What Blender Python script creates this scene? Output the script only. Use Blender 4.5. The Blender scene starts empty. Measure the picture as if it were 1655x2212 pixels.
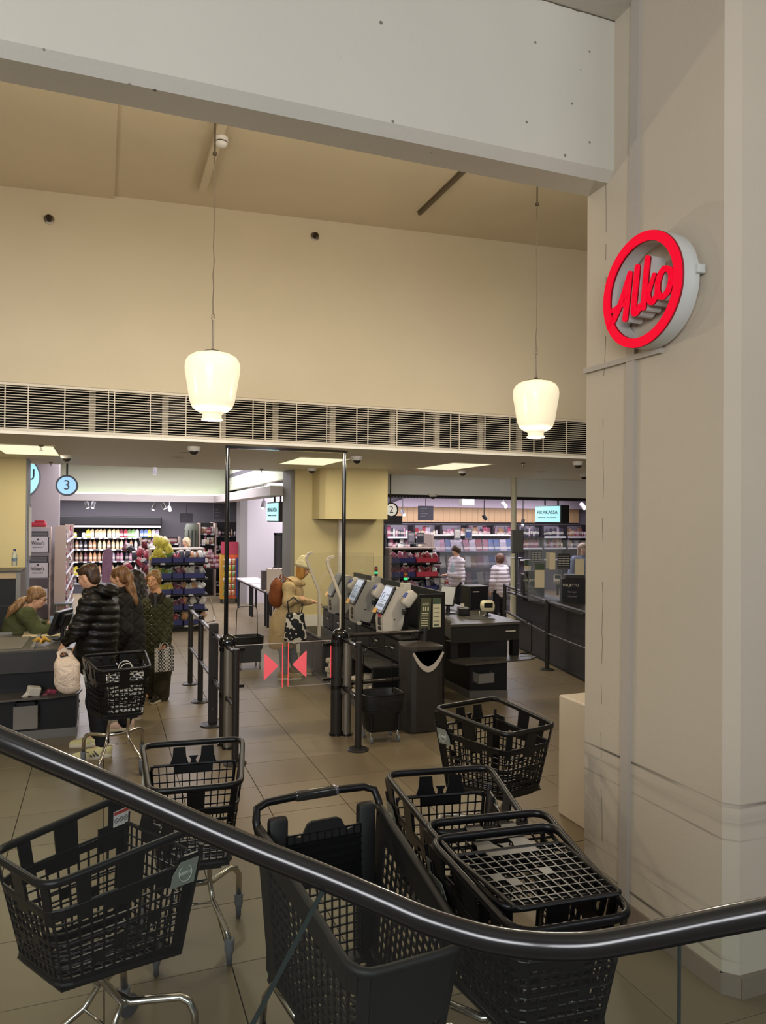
import bpy, bmesh, math, random
import numpy as np
from mathutils import Vector, Matrix, Euler
rnd = random.Random(7)
sc = bpy.context.scene
COL = sc.collection
# ---------------------------------------------------------------- camera
YAW, PITCH, ROLL = math.radians(20.85), math.radians(0.57), math.radians(0.465)
f0 = Vector((math.sin(YAW), math.cos(YAW), 0)); r0 = Vector((math.cos(YAW), -math.sin(YAW), 0)); u0 = Vector((0, 0, 1))
fw = f0 * math.cos(PITCH) + u0 * math.sin(PITCH); u1 = u0 * math.cos(PITCH) - f0 * math.sin(PITCH)
rt = r0 * math.cos(ROLL) + u1 * math.sin(ROLL); up = u1 * math.cos(ROLL) - r0 * math.sin(ROLL)
cd = bpy.data.cameras.new('camera'); cam = bpy.data.objects.new('camera', cd); COL.objects.link(cam)
cd.sensor_fit = 'VERTICAL'; cd.sensor_height = 36; cd.sensor_width = 36 * 1655 / 2212
cd.lens = 1588 / 2212 * 36; cd.clip_start = 0.05; cd.clip_end = 200
M3 = Matrix((rt, up, -fw)).transposed()
cam.matrix_world = Matrix.Translation((0, 0, 2.25)) @ M3.to_4x4()
sc.camera = cam
# ---------------------------------------------------------------- world, big lights, exposure
sc.view_settings.view_transform = 'Standard'; sc.view_settings.look = 'None'
sc.view_settings.gamma = 1; sc.view_settings.use_curve_mapping = False
sc.view_settings.exposure = -0.5
try:
    sc.cycles.use_denoising = True
    sc.cycles.max_bounces = 7; sc.cycles.diffuse_bounces = 4; sc.cycles.glossy_bounces = 3
    sc.cycles.transmission_bounces = 4; sc.cycles.transparent_max_bounces = 14
    sc.cycles.sample_clamp_indirect = 4; sc.cycles.caustics_reflective = False; sc.cycles.caustics_refractive = False
except Exception: pass
w = bpy.data.worlds.new('world'); sc.world = w; w.use_nodes = True
w.node_tree.nodes['Background'].inputs[0].default_value = (0.78, 0.80, 0.85, 1)
w.node_tree.nodes['Background'].inputs[1].default_value = 0.22
def lamp(name, kind, loc, energy, col, size=1, size_y=None, rot=(0, 0, 0), parent=None, spread=None):
    d = bpy.data.lights.new(name, kind); d.energy = energy; d.color = col
    if kind == 'AREA':
        d.size = size
        if size_y: d.shape = 'RECTANGLE'; d.size_y = size_y
        if spread: d.spread = spread
    elif kind in ('POINT', 'SPOT'): d.shadow_soft_size = size
    o = bpy.data.objects.new(name, d); COL.objects.link(o); o.location = loc; o.rotation_euler = rot
    if parent: o.parent = parent
    return o
WARM = (1.0, 0.80, 0.52); COOL = (0.95, 0.96, 1.0); LILAC = (0.96, 0.91, 1.0)
# daylight-white lamps of the mall behind and above the viewer
lamp('mall_lamp', 'AREA', (-2.6, -3.4, 3.5), 560, COOL, 4.5, 2.2, (math.radians(95), 0, math.radians(-22)))
lamp('mall_lamp', 'AREA', (4.6, -2.6, 4.6), 90, COOL, 2.5, 1.2, (math.radians(82), 0, math.radians(12)))
# warm fill lights added behind the beam for the hall, no fittings there
lamp('hall_fill', 'AREA', (2.0, 5.6, 5.25), 32, (1.0, 0.90, 0.76), 6, 1.6)
lamp('hall_fill_up', 'AREA', (1.6, 4.15, 4.35), 122, (1.0, 0.89, 0.74), 7, .3, (math.radians(140), 0, 0))
# tube lamps of the sales floor
for lx, ly, lw, ld, le in ((1.0, 16.5, 4, 5, 420), (0.5, 22, 4, 2.4, 380), (5.6, 18.6, 3, 2, 210), (9.5, 15.0, 4, 3, 390), (10.5, 18.6, 7, 2, 200), (4.7, 15.6, 1.5, 2.5, 110)):
    lamp('sales_floor_lamp', 'AREA', (lx, ly, 3.2 if lx > 4 else (2.9 if ly > 20 else 3.6)), le, LILAC, lw, ld)
# ---------------------------------------------------------------- materials
def srgb(h):
    h = h.lstrip('#'); v = [int(h[i:i + 2], 16) / 255 for i in (0, 2, 4)]
    return tuple((c / 12.92 if c <= 0.04045 else ((c + 0.055) / 1.055) ** 2.4) for c in v)
MATS = {}
def mat(name, col, rough=0.5, metal=0.0, spec=0.5, var=0.0, vscale=8.0, bump=0.0, bscale=60.0, emit=None, estr=0.0, coat=0.0):
    if name in MATS: return MATS[name]
    c = srgb(col) if isinstance(col, str) else col
    m = bpy.data.materials.new(name); m.use_nodes = True; nt = m.node_tree; N = nt.nodes; L = nt.links
    b = N['Principled BSDF']
    b.inputs['Base Color'].default_value = (*c, 1); b.inputs['Roughness'].default_value = rough; b.inputs['Metallic'].default_value = metal
    b.inputs['Specular IOR Level'].default_value = spec
    if coat: b.inputs['Coat Weight'].default_value = coat
    tc = N.new('ShaderNodeTexCoord')
    if var > 0:
        nz = N.new('ShaderNodeTexNoise'); nz.inputs['Scale'].default_value = vscale; nz.inputs['Detail'].default_value = 5
        L.new(tc.outputs['Object'], nz.inputs['Vector'])
        mx = N.new('ShaderNodeMix'); mx.data_type = 'RGBA'
        mx.inputs['A'].default_value = (*[x * (1 - var) for x in c], 1); mx.inputs['B'].default_value = (*[min(1, x * (1 + var)) for x in c], 1)
        L.new(nz.outputs['Fac'], mx.inputs['Factor']); L.new(mx.outputs['Result'], b.inputs['Base Color'])
    if bump > 0:
        n2 = N.new('ShaderNodeTexNoise'); n2.inputs['Scale'].default_value = bscale; n2.inputs['Detail'].default_value = 4
        L.new(tc.outputs['Object'], n2.inputs['Vector'])
        bp = N.new('ShaderNodeBump'); bp.inputs['Strength'].default_value = bump; bp.inputs['Distance'].default_value = 0.01
        L.new(n2.outputs['Fac'], bp.inputs['Height']); L.new(bp.outputs['Normal'], b.inputs['Normal'])
    if emit is not None:
        e = srgb(emit) if isinstance(emit, str) else emit
        b.inputs['Emission Color'].default_value = (*e, 1); b.inputs['Emission Strength'].default_value = estr
    MATS[name] = m; return m
def glass_mat(name, tint, refl=0.06, dirt=0.0):
    if name in MATS: return MATS[name]
    m = bpy.data.materials.new(name); m.use_nodes = True; nt = m.node_tree; N = nt.nodes; L = nt.links
    for n in list(N): N.remove(n)
    out = N.new('ShaderNodeOutputMaterial'); tr = N.new('ShaderNodeBsdfTransparent'); gl = N.new('ShaderNodeBsdfGlossy'); mx = N.new('ShaderNodeMixShader')
    tr.inputs[0].default_value = (*tint, 1); gl.inputs['Roughness'].default_value = 0.02
    fr = N.new('ShaderNodeFresnel'); fr.inputs['IOR'].default_value = 1.45
    L.new(fr.outputs[0], mx.inputs[0]); L.new(tr.outputs[0], mx.inputs[1]); L.new(gl.outputs[0], mx.inputs[2])
    last = mx
    if dirt > 0:
        df = N.new('ShaderNodeBsdfDiffuse'); df.inputs[0].default_value = (0.75, 0.8, 0.8, 1)
        m2 = N.new('ShaderNodeMixShader'); m2.inputs[0].default_value = dirt
        L.new(mx.outputs[0], m2.inputs[1]); L.new(df.outputs[0], m2.inputs[2]); last = m2
    L.new(last.outputs[0], out.inputs[0])
    MATS[name] = m; return m
# ---------------------------------------------------------------- mesh building helpers
class MB:
    def __init__(s): s.v = []; s.f = []
    def add(s, vs, fs):
        o = len(s.v); s.v.extend([tuple(p) for p in vs]); s.f.extend([tuple(i + o for i in q) for q in fs]); return s
    def box(s, c, d, rz=0.0, M=None):
        x, y, z = [k / 2 for k in d]
        P = [Vector((sx * x, sy * y, sz * z)) for sz in (-1, 1) for sy in (-1, 1) for sx in (-1, 1)]
        if M is None: M = Matrix.Translation(c) @ Matrix.Rotation(rz, 4, 'Z')
        else: M = Matrix.Translation(c) @ M.to_4x4()
        return s.add([M @ p for p in P], [(0, 2, 3, 1), (4, 5, 7, 6), (0, 1, 5, 4), (2, 6, 7, 3), (0, 4, 6, 2), (1, 3, 7, 5)])
    def bb(s, a, b): return s.box([(a[i] + b[i]) / 2 for i in range(3)], [abs(b[i] - a[i]) for i in range(3)])
    def rbox(s, c, d, r=0.01, rz=0.0, M=None, seg=2):
        bm = bmesh.new(); bmesh.ops.create_cube(bm, size=1)
        bmesh.ops.scale(bm, vec=d, verts=bm.verts)
        bmesh.ops.bevel(bm, geom=list(bm.edges), offset=min(r, min(d) * 0.49), segments=seg, affect='EDGES', profile=0.5)
        T = Matrix.Translation(c) @ (M.to_4x4() if M is not None else Matrix.Rotation(rz, 4, 'Z'))
        bm.verts.index_update()
        s.add([T @ v.co for v in bm.verts], [[v.index for v in f.verts] for f in bm.faces]); bm.free(); return s
    def tube(s, pts, r, n=10, closed=False, cap=True, ry=None):
        pts = [Vector(p) for p in pts]; m = len(pts); rs = r if isinstance(r, (list, tuple)) else [r] * m
        rings = []; prev = None
        for i, p in enumerate(pts):
            if closed: t = (pts[(i + 1) % m] - pts[i - 1])
            else: t = pts[min(i + 1, m - 1)] - pts[max(i - 1, 0)]
            t.normalize()
            if prev is None:
                a = Vector((0, 0, 1)) if abs(t.z) < 0.9 else Vector((0, 1, 0))
                nx = a.cross(t).normalized()
            else:
                nx = (prev - t * prev.dot(t)).normalized()
            prev = nx; ny = t.cross(nx)
            k = 1.0 if ry is None else ry
            rings.append([p + (nx * math.cos(2 * math.pi * j / n) + ny * (k * math.sin(2 * math.pi * j / n))) * rs[i] for j in range(n)])
        fs = []
        for i in range(m if closed else m - 1):
            a = i * n; b = ((i + 1) % m) * n
            for j in range(n): fs.append((a + j, a + (j + 1) % n, b + (j + 1) % n, b + j))
        vs = [q for g in rings for q in g]
        if cap and not closed:
            fs.append(tuple(reversed(range(n)))); fs.append(tuple((m - 1) * n + j for j in range(n)))
        return s.add(vs, fs)
    def bar(s, a, b, w, h=None, upv=(0, 0, 1)):
        a = Vector(a); b = Vector(b); t = (b - a).normalized(); u = Vector(upv)
        x = t.cross(u)
        if x.length < 1e-4: x = t.cross(Vector((1, 0, 0)))
        x.normalize(); y = x.cross(t); h = h or w
        vs = []
        for p in (a, b):
            for sx, sy in ((-1, -1), (1, -1), (1, 1), (-1, 1)): vs.append(p + x * (sx * w / 2) + y * (sy * h / 2))
        return s.add(vs, [(3, 2, 1, 0), (4, 5, 6, 7), (0, 1, 5, 4), (1, 2, 6, 5), (2, 3, 7, 6), (3, 0, 4, 7)])
    def lathe(s, prof, c=(0, 0, 0), n=24, M=None, capb=True, capt=True, sx=1, sy=1):
        vs = []; fs = []
        for r, z in prof:
            for j in range(n):
                a = 2 * math.pi * j / n; p = Vector((r * sx * math.cos(a), r * sy * math.sin(a), z))
                if M is not None: p = M.to_3x3() @ p
                vs.append(p + Vector(c))
        for i in range(len(prof) - 1):
            for j in range(n): fs.append((i * n + j, i * n + (j + 1) % n, (i + 1) * n + (j + 1) % n, (i + 1) * n + j))
        if capb: fs.append(tuple(reversed(range(n))))
        if capt: fs.append(tuple((len(prof) - 1) * n + j for j in range(n)))
        return s.add(vs, fs)
    def prism(s, poly, axis_o, ax, ay, dvec):
        o = Vector(axis_o); ax = Vector(ax); ay = Vector(ay); d = Vector(dvec); n = len(poly)
        a = [o + ax * p[0] + ay * p[1] for p in poly]; b = [p + d for p in a]
        fs = [tuple(range(n)), tuple(reversed(range(n, 2 * n)))] + [(i, n + i, n + (i + 1) % n, (i + 1) % n) for i in range(n)]
        return s.add(a + b, fs)
    def quad(s, a, b, c, d): return s.add([a, b, c, d], [(0, 1, 2, 3)])
    def sphere(s, c, r, n=14, m=9, sc3=(1, 1, 1), M=None):
        vs = []; fs = []
        for i in range(1, m):
            th = math.pi * i / m
            for j in range(n):
                a = 2 * math.pi * j / n
                p = Vector((r * sc3[0] * math.sin(th) * math.cos(a), r * sc3[1] * math.sin(th) * math.sin(a), r * sc3[2] * math.cos(th)))
                if M is not None: p = M.to_3x3() @ p
                vs.append(p + Vector(c))
        tp = Vector((0, 0, r * sc3[2])); 
        if M is not None: tp = M.to_3x3() @ tp
        vs.append(Vector(c) + tp); vs.append(Vector(c) - tp)
        T = len(vs) - 2; B = T + 1
        for j in range(n):
            fs.append((T, j, (j + 1) % n)); fs.append((B, (m - 2) * n + (j + 1) % n, (m - 2) * n + j))
        for i in range(m - 2):
            for j in range(n): fs.append((i * n + j, (i + 1) * n + j, (i + 1) * n + (j + 1) % n, i * n + (j + 1) % n))
        return s.add(vs, fs)
    def mesh(s, name, material=None, smooth=False):
        me = bpy.data.meshes.new(name); me.from_pydata(s.v, [], s.f); me.update()
        bm = bmesh.new(); bm.from_mesh(me); bmesh.ops.recalc_face_normals(bm, faces=bm.faces); bm.to_mesh(me); bm.free()
        if material: me.materials.append(material)
        if smooth:
            me.shade_smooth()
            if smooth != 'all':
                try: me.set_sharp_from_angle(angle=math.radians(40))
                except Exception: pass
        return me
    def build(s, name, material=None, parent=None, loc=(0, 0, 0), smooth=False):
        return link(name, s.mesh(name, material, smooth), parent, loc)
def link(name, me, parent=None, loc=(0, 0, 0), rot=None):
    o = bpy.data.objects.new(name, me); COL.objects.link(o); o.location = loc
    if rot: o.rotation_euler = rot
    if parent: o.parent = parent
    return o
def tag(o, label, cat, group=None):
    o['label'] = label; o['category'] = cat
    if group: o['group'] = group
    return o
def thing(name, label, cat, loc=(0, 0, 0), rz=0.0, group=None):
    o = bpy.data.objects.new(name, None); COL.objects.link(o); o.location = loc; o.rotation_euler = (0, 0, rz)
    o.empty_display_size = 0.1
    return tag(o, label, cat, group)
def struct(name, mb, m, parent=None, smooth=False):
    o = mb.build(name, m, parent, smooth=smooth)
    if parent is None: o['kind'] = 'structure'
    return o
def copy_tree(o, parent=None):
    c = o.copy(); COL.objects.link(c)
    if parent: c.parent = parent
    for ch in list(o.children): copy_tree(ch, c)
    return c
def arc(c, r, a0, a1, n, plane='xz'):
    out = []
    for i in range(n + 1):
        a = math.radians(a0 + (a1 - a0) * i / n); p = [0, 0, 0]; k = {'x': 0, 'y': 1, 'z': 2}
        p[k[plane[0]]] = r * math.cos(a); p[k[plane[1]]] = r * math.sin(a)
        out.append(tuple(c[j] + p[j] for j in range(3)))
    return out
# lettering: every word becomes one flat extruded mesh, 1 unit of text size high, centred on its origin
WORDS = ['3', '2', 'PIKAKASSA', 'SNABBKASSA  SELF CHECKOUT', 'SULJETTU', 'Stängt', 'Closed', 'U', 'N', "Winter's", 'HERKKU']
TXT = {}
def make_words():
    tmp = []
    for wd in WORDS:
        c = bpy.data.curves.new('word', 'FONT'); c.body = wd; c.size = 1; c.align_x = 'CENTER'; c.align_y = 'CENTER'; c.extrude = 0.02; c.resolution_u = 3
        o = bpy.data.objects.new('word', c); COL.objects.link(o); tmp.append((wd, o))
    dg = bpy.context.evaluated_depsgraph_get()
    for wd, o in tmp: TXT[wd] = bpy.data.meshes.new_from_object(o.evaluated_get(dg))
    for wd, o in tmp: bpy.data.objects.remove(o)
make_words()
def word(wd, size, loc, rot, m, parent=None, name='lettering', width=None):
    me = TXT[wd].copy(); me.name = name; me.materials.clear(); me.materials.append(m)
    xs = [v.co.x for v in me.vertices]; ww = max(xs) - min(xs)
    sx = (width / ww) if width else size
    for v in me.vertices: v.co.x *= sx; v.co.y *= size; v.co.z *= 0.1
    return link(name, me, parent, loc, rot)
FRONT = (math.radians(90), 0, 0)          # text that faces -Y
# ================================================================ SETTING
def plaster(name, col, streaks=None, dents=False):
    m = mat(name, col, rough=0.75, spec=0.25, var=0.05, vscale=1.6, bump=0.12, bscale=45)
    if streaks:
        nt = m.node_tree; N = nt.nodes; L = nt.links; b = N['Principled BSDF']
        src = b.inputs['Base Color'].links[0].from_socket
        ge = N.new('ShaderNodeNewGeometry'); sp = N.new('ShaderNodeSeparateXYZ'); L.new(ge.outputs['Position'], sp.inputs[0])
        nz = N.new('ShaderNodeTexNoise'); nz.inputs['Scale'].default_value = 1.0; nz.inputs['Detail'].default_value = 6
        mp = N.new('ShaderNodeMapping'); mp.inputs['Scale'].default_value = (1.1, 1.1, 30); L.new(ge.outputs['Position'], mp.inputs[0]); L.new(mp.outputs[0], nz.inputs['Vector'])
        tot = None
        for z0, wd, amt in streaks:
            d = N.new('ShaderNodeMath'); d.operation = 'SUBTRACT'; L.new(sp.outputs['Z'], d.inputs[0]); d.inputs[1].default_value = z0
            ad = N.new('ShaderNodeMath'); ad.operation = 'ABSOLUTE'; L.new(d.outputs[0], ad.inputs[0])
            mr = N.new('ShaderNodeMapRange'); L.new(ad.outputs[0], mr.inputs['Value']); mr.inputs['From Min'].default_value = 0; mr.inputs['From Max'].default_value = wd; mr.inputs['To Min'].default_value = amt; mr.inputs['To Max'].default_value = 0
            if tot is None: tot = mr.outputs[0]
            else:
                q = N.new('ShaderNodeMath'); q.operation = 'MAXIMUM'; L.new(tot, q.inputs[0]); L.new(mr.outputs[0], q.inputs[1]); tot = q.outputs[0]
        nr = N.new('ShaderNodeMapRange'); L.new(nz.outputs['Fac'], nr.inputs['Value']); nr.inputs['From Min'].default_value = 0.42; nr.inputs['From Max'].default_value = 0.62
        mu = N.new('ShaderNodeMath'); mu.operation = 'MULTIPLY'; L.new(tot, mu.inputs[0]); L.new(nr.outputs[0], mu.inputs[1])
        mx = N.new('ShaderNodeMix'); mx.data_type = 'RGBA'; L.new(mu.outputs[0], mx.inputs['Factor']); L.new(src, mx.inputs['A']); mx.inputs['B'].default_value = (0.05, 0.042, 0.035, 1)
        L.new(mx.outputs['Result'], b.inputs['Base Color'])
    if dents:
        nt = m.node_tree; N = nt.nodes; L = nt.links; b = N['Principled BSDF']
        src = b.inputs['Base Color'].links[0].from_socket
        ge = N.new('ShaderNodeNewGeometry')
        vo = N.new('ShaderNodeTexVoronoi'); vo.inputs['Scale'].default_value = 6.5; vo.inputs['Randomness'].default_value = 1; L.new(ge.outputs['Position'], vo.inputs['Vector'])
        cr = N.new('ShaderNodeMapRange'); L.new(vo.outputs['Distance'], cr.inputs['Value']); cr.inputs['From Min'].default_value = 0.055; cr.inputs['From Max'].default_value = 0.075; cr.inputs['To Min'].default_value = 0.75; cr.inputs['To Max'].default_value = 0
        mx = N.new('ShaderNodeMix'); mx.data_type = 'RGBA'; L.new(cr.outputs[0], mx.inputs['Factor']); L.new(src, mx.inputs['A']); mx.inputs['B'].default_value = (0.06, 0.05, 0.04, 1)
        L.new(mx.outputs['Result'], b.inputs['Base Color'])
    return m
M_BEAM = plaster('painted_plaster_grey', '#c9c5b8', dents=True)
M_PIL = plaster('painted_pillar', '#c4b9a6', streaks=[(0.895, 0.013, 1.0), (0.73, 0.008, 0.8), (0.82, 0.05, 0.22), (0.30, 0.008, 0.6), (0.165, 0.014, 1.0), (0.36, 0.03, 0.2)])
M_HALL = plaster('painted_hall_wall', '#c6bba2')
M_CEIL = plaster('hall_ceiling', '#c6b99f')
M_LOWC = mat('low_ceiling', '#efece2', rough=0.6, var=0.03)
M_YEL = plaster('yellow_beige_column', '#cabb90')
M_WHITE = mat('white_paint', '#d8d4d0', rough=0.6, var=0.03)
M_MAUVE = plaster('mauve_wall', '#a9a0a2')
M_DARKWALL = mat('dark_upper_wall', '#4e4a50', rough=0.7)
# --- floor: loose stone tiles near the viewer, the same stone with drawn joints far off
def tile_mat():
    m = bpy.data.materials.new('stone_tile'); m.use_nodes = True; nt = m.node_tree; N = nt.nodes; L = nt.links; b = N['Principled BSDF']
    oi = N.new('ShaderNodeObjectInfo'); ge = N.new('ShaderNodeNewGeometry')
    nz = N.new('ShaderNodeTexNoise'); nz.inputs['Scale'].default_value = 2.2; nz.inputs['Detail'].default_value = 6; L.new(ge.outputs['Position'], nz.inputs['Vector'])
    n2 = N.new('ShaderNodeTexNoise'); n2.inputs['Scale'].default_value = 60; L.new(ge.outputs['Position'], n2.inputs['Vector'])
    a = N.new('ShaderNodeMath'); a.operation = 'MULTIPLY_ADD'; L.new(oi.outputs['Random'], a.inputs[0]); a.inputs[1].default_value = 0.5; L.new(nz.outputs['Fac'], a.inputs[2])
    mx = N.new('ShaderNodeMix'); mx.data_type = 'RGBA'; mx.inputs['A'].default_value = (*srgb('#6c604b'), 1); mx.inputs['B'].default_value = (*srgb('#7e7159'), 1)
    L.new(a.outputs[0], mx.inputs['Factor']); L.new(mx.outputs['Result'], b.inputs['Base Color'])
    mr = N.new('ShaderNodeMapRange'); L.new(nz.outputs['Fac'], mr.inputs['Value']); mr.inputs['To Min'].default_value = 0.32; mr.inputs['To Max'].default_value = 0.5
    L.new(mr.outputs[0], b.inputs['Roughness']); b.inputs['Specular IOR Level'].default_value = 0.38
    return m
M_TILE = tile_mat(); M_GROUT = mat('grout', '#544c42', rough=0.9)
fl = struct('floor', MB().bb((-6, -2, -0.12), (18, 32, -0.012)), M_GROUT)
TS = 0.6; TX0 = 0.63; TY0 = 3.75
tme = MB().rbox((0, 0, -0.006), (TS - 0.005, TS - 0.005, 0.012), 0.0015, seg=1).mesh('floor_tile', M_TILE)
for i in range(-4, 11):
    for j in range(-3, 12):
        x, y = TX0 + (i + 0.5) * TS, TY0 + (j + 0.5) * TS
        if x > 2.85 and y < 2.7: continue
        t = link('floor_tile', tme, fl, (x, y, rnd.uniform(-0.0006, 0)))
far = MB()
yy = TY0 + 12 * TS; xx0 = TX0 - 4 * TS; xx1 = TX0 + 11 * TS
def joints(x0, x1, y0, y1):
    nx = max(1, round((x1 - x0) / TS)); ny = max(1, round((y1 - y0) / TS))
    for i in range(nx):
        for j in range(ny):
            a = x0 + (x1 - x0) * i / nx; b = x0 + (x1 - x0) * (i + 1) / nx; c = y0 + (y1 - y0) * j / ny; d = y0 + (y1 - y0) * (j + 1) / ny
            far.bb((a + .002, c + .002, -0.012), (b - .002, d - .002, 0))
joints(xx0, xx1, yy, 30); joints(xx1, 17.4, TY0 - TS * 3, 30); joints(-5.4, xx0, TY0 - 3 * TS, 30)
fo = far.build('distant_floor_tiles', M_TILE, fl); fo['kind'] = 'stuff'
# --- pillar on the right with its baseboard and trims
PX0 = 2.79
pil = struct('wall_right', MB().prism([(PX0, 3.80), (PX0, 2.725), (PX0 + 0.055, 2.67), (4.9, 2.64), (4.9, 3.80)], (0, 0, 0), (1, 0, 0), (0, 1, 0), (0, 0, 5.6)), M_PIL)
M_BASE = mat('tile_baseboard', '#86796a', rough=0.35, var=0.08)
struct('baseboard_right', MB().bb((PX0 - 0.014, 2.715, 0.0), (PX0 + .02, 3.80, 0.10)).prism([(PX0 - .014, 2.72), (PX0 + .047, 2.655), (PX0 + .06, 2.69), (PX0 + .01, 2.74)], (0, 0, 0), (1, 0, 0), (0, 1, 0), (0, 0, 0.10)).bb((PX0 + .05, 2.645, 0), (4.9, 2.68, 0.10)), M_BASE)
M_TRIM = plaster('pillar_trim', '#b3aba0')
struct('trim_1', MB().prism([(3.385, 0.1), (3.455, 0.1), (3.375, 5.4), (3.305, 5.4)], (PX0 - 0.022, 0, 0), (0, 1, 0), (0, 0, 1), (0.03, 0, 0)), M_TRIM)
struct('trim_2', MB().bar((PX0 - 0.012, 3.80, 3.175), (PX0 - 0.012, 3.13, 3.165), 0.028, 0.03), M_TRIM)
# thin crack lines in the pillar's paint, cut as shallow dark slits
crk = MB(); cy = 3.625; z = 0.35; rr = random.Random(3)
while z < 4.2:
    nz_ = z + rr.uniform(0.05, 0.14); ny = cy + rr.uniform(-0.008, 0.008)
    if rr.random() < 0.8: crk.bar((PX0 - 0.0005, cy, z), (PX0 - 0.0005, ny, nz_), 0.0014, 0.0022, upv=(1, 0, 0))
    cy = ny * 0.9 + 3.625 * 0.1; z = nz_
crk.build('paint_crack', mat('crack_dark', '#6b6052', rough=1), pil)
cr2 = MB(); x = 2.05; zc = 5.195
while x < 2.78:
    nx = x + rr.uniform(.02, .06); nzz = 5.20 - max(0, rr.uniform(-0.004, 0.008)); cr2.bar((x, 3.548, zc), (nx, 3.548, nzz), 0.008, 0.006); x = nx; zc = nzz
# --- big beam across the entrance, its soffit edge chamfered
beam = struct('trim_3', MB().prism([(3.55, 5.6), (3.55, 4.315), (3.60, 4.262), (3.795, 4.262), (3.795, 5.9), (3.6, 5.9)], (-6, 0, 0), (0, 1, 0), (0, 0, 1), (8.79, 0, 0)), M_BEAM)
cr2.build('paint_crack', mat('crack_dark', '#40382f'), beam)
struct('ceiling_front', MB().bb((-6, -1.0, 5.2), (8, 3.56, 5.35)), M_BEAM)['kind'] = 'structure'
# --- hall ceiling behind the beam and wall over the grille
YW = 8.25
hc = MB(); za, zb = 5.52, 5.86
hc.prism([(-6, 5.40), (9.5, 6.02), (9.5, 6.3), (-6, 6.3)], (0, 3.7, 0), (1, 0, 0), (0, 0, 1), (0, YW - 3.6, 0))
struct('ceiling_hall', hc, M_CEIL)
struct('trim_4', MB().prism([(-6, 5.37), (0.075, 5.612), (0.075, 5.75), (-6, 5.6)], (0, 3.79, 0), (1, 0, 0), (0, 0, 1), (0, YW - 3.79, 0)), M_CEIL)
struct('wall_header', MB().bb((-6, YW, 3.60), (9.5, YW + 0.2, 6.1)), M_HALL)
struct('wall_left', MB().bb((-6.1, -2, 0), (-6, 32, 6)), M_HALL)
struct('wall_hall_right', MB().bb((4.85, 3.8, 0), (4.95, 3.85, 5.9)), M_HALL)
# --- lower ceiling over the tills
ZC = 3.08
lc = MB()
lc.bb((-6, YW, ZC), (17.2, 12.75, ZC + 0.06)); lc.bb((-6, YW - 0.03, ZC), (17.2, YW + 0.02, ZC + 0.035))
lowc = struct('ceiling_low', lc, M_LOWC)
# plenum seen through the grille
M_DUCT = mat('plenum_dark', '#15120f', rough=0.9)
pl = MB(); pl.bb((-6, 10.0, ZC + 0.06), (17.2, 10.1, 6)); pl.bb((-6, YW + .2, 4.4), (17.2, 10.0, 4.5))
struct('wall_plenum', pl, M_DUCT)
M_STUD = mat('plenum_stud', '#b7ad99', rough=0.6)
for q_, px in enumerate((-0.16, 0.62, 1.27, 1.9, 2.62, 3.42, 4.05, 4.7, 5.3)):
    s_ = MB().bb((px, 8.75, ZC + .06), (px + .07, 8.80, 4.4)); tag(s_.build('ceiling_hanger', M_STUD), f'pale metal hanger strip behind the vent grille, {["leftmost", "second from the left", "third from the left", "fourth from the left", "fifth from the left", "fourth from the right", "third from the right", "second from the right", "rightmost"][q_]}', 'hanger', 'hangers behind the grille')
dct = MB().tube([(0.72, 9.3, 3.62), (0.72, 9.9, 3.62)], 0.24, 20); tag(dct.build('air_duct', mat('duct_grey', '#4a443c', rough=0.5), smooth=True), 'round dark air duct end behind the grille', 'duct')
# --- grille over the entrance: frames with thin wires
gr = thing('vent_grille', 'long white wire ventilation grille above the low ceiling edge', 'grille', (0, YW - 0.03, ZC))
M_GR = mat('grille_white', '#cfc6b4', rough=0.45)
gx = [-1.9, -1.42, -0.93, -0.72, -0.38, 0.04, 0.10, 0.46, 0.83, 1.20, 1.56, 1.70, 2.06, 2.42, 2.79, 2.93, 3.30, 3.66, 4.02, 4.14, 4.50, 4.86, 5.22, 5.36, 5.72, 6.08, 6.44, 6.60]
for i, x in enumerate(gx):
    MB().bb((x - .005, -0.006, 0.03), (x + .005, 0.006, 0.515)).build('upright', M_GR, gr)
for k, zz in enumerate((0.045, 0.50)): MB().bb((-2, -.012, zz - .012), (7, .012, zz + .012)).build('rail', M_GR, gr)
wr = MB()
for k in range(1, 17): wr.bb((-2, -.004, 0.045 + .455 * k / 17 - .0033), (7, .004, 0.045 + .455 * k / 17 + .0033))
wo = wr.build('wires', M_GR, gr); wo['kind'] = 'stuff'
# --- columns
struct('wall_column_left', MB().bb((-3.2, 11.6, 0), (-1.03, 12.05, ZC)), M_YEL)
struct('wall_column_center', MB().bb((3.02, 12.1, 0), (4.62, 12.75, ZC)), M_YEL)
struct('wall_column_box', MB().prism([(3.50, 11.5), (4.43, 11.42), (4.5, 12.1), (3.32, 12.1), (3.34, 11.72), (3.40, 11.58)], (0, 0, 2.25), (1, 0, 0), (0, 1, 0), (0, 0, ZC - 2.25)), M_YEL)
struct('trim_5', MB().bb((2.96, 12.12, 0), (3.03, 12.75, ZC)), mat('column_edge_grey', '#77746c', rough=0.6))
struct('baseboard_column', MB().bb((3.03, 12.06, 0.0), (4.62, 12.1, 0.62)), M_WHITE)
tag(MB().tube([(3.80, 11.98, 0.6), (3.80, 11.98, 2.25)], 0.045, 14).build('downpipe', M_WHITE, smooth=True), 'white pipe down the yellow column below its boxed top', 'pipe')
struct('trim_6', MB().bb((-1.035, 11.62, 0), (-1.010, 12.05, ZC)), mat('column_edge_blue', '#7d7f8c', rough=0.6))
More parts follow.
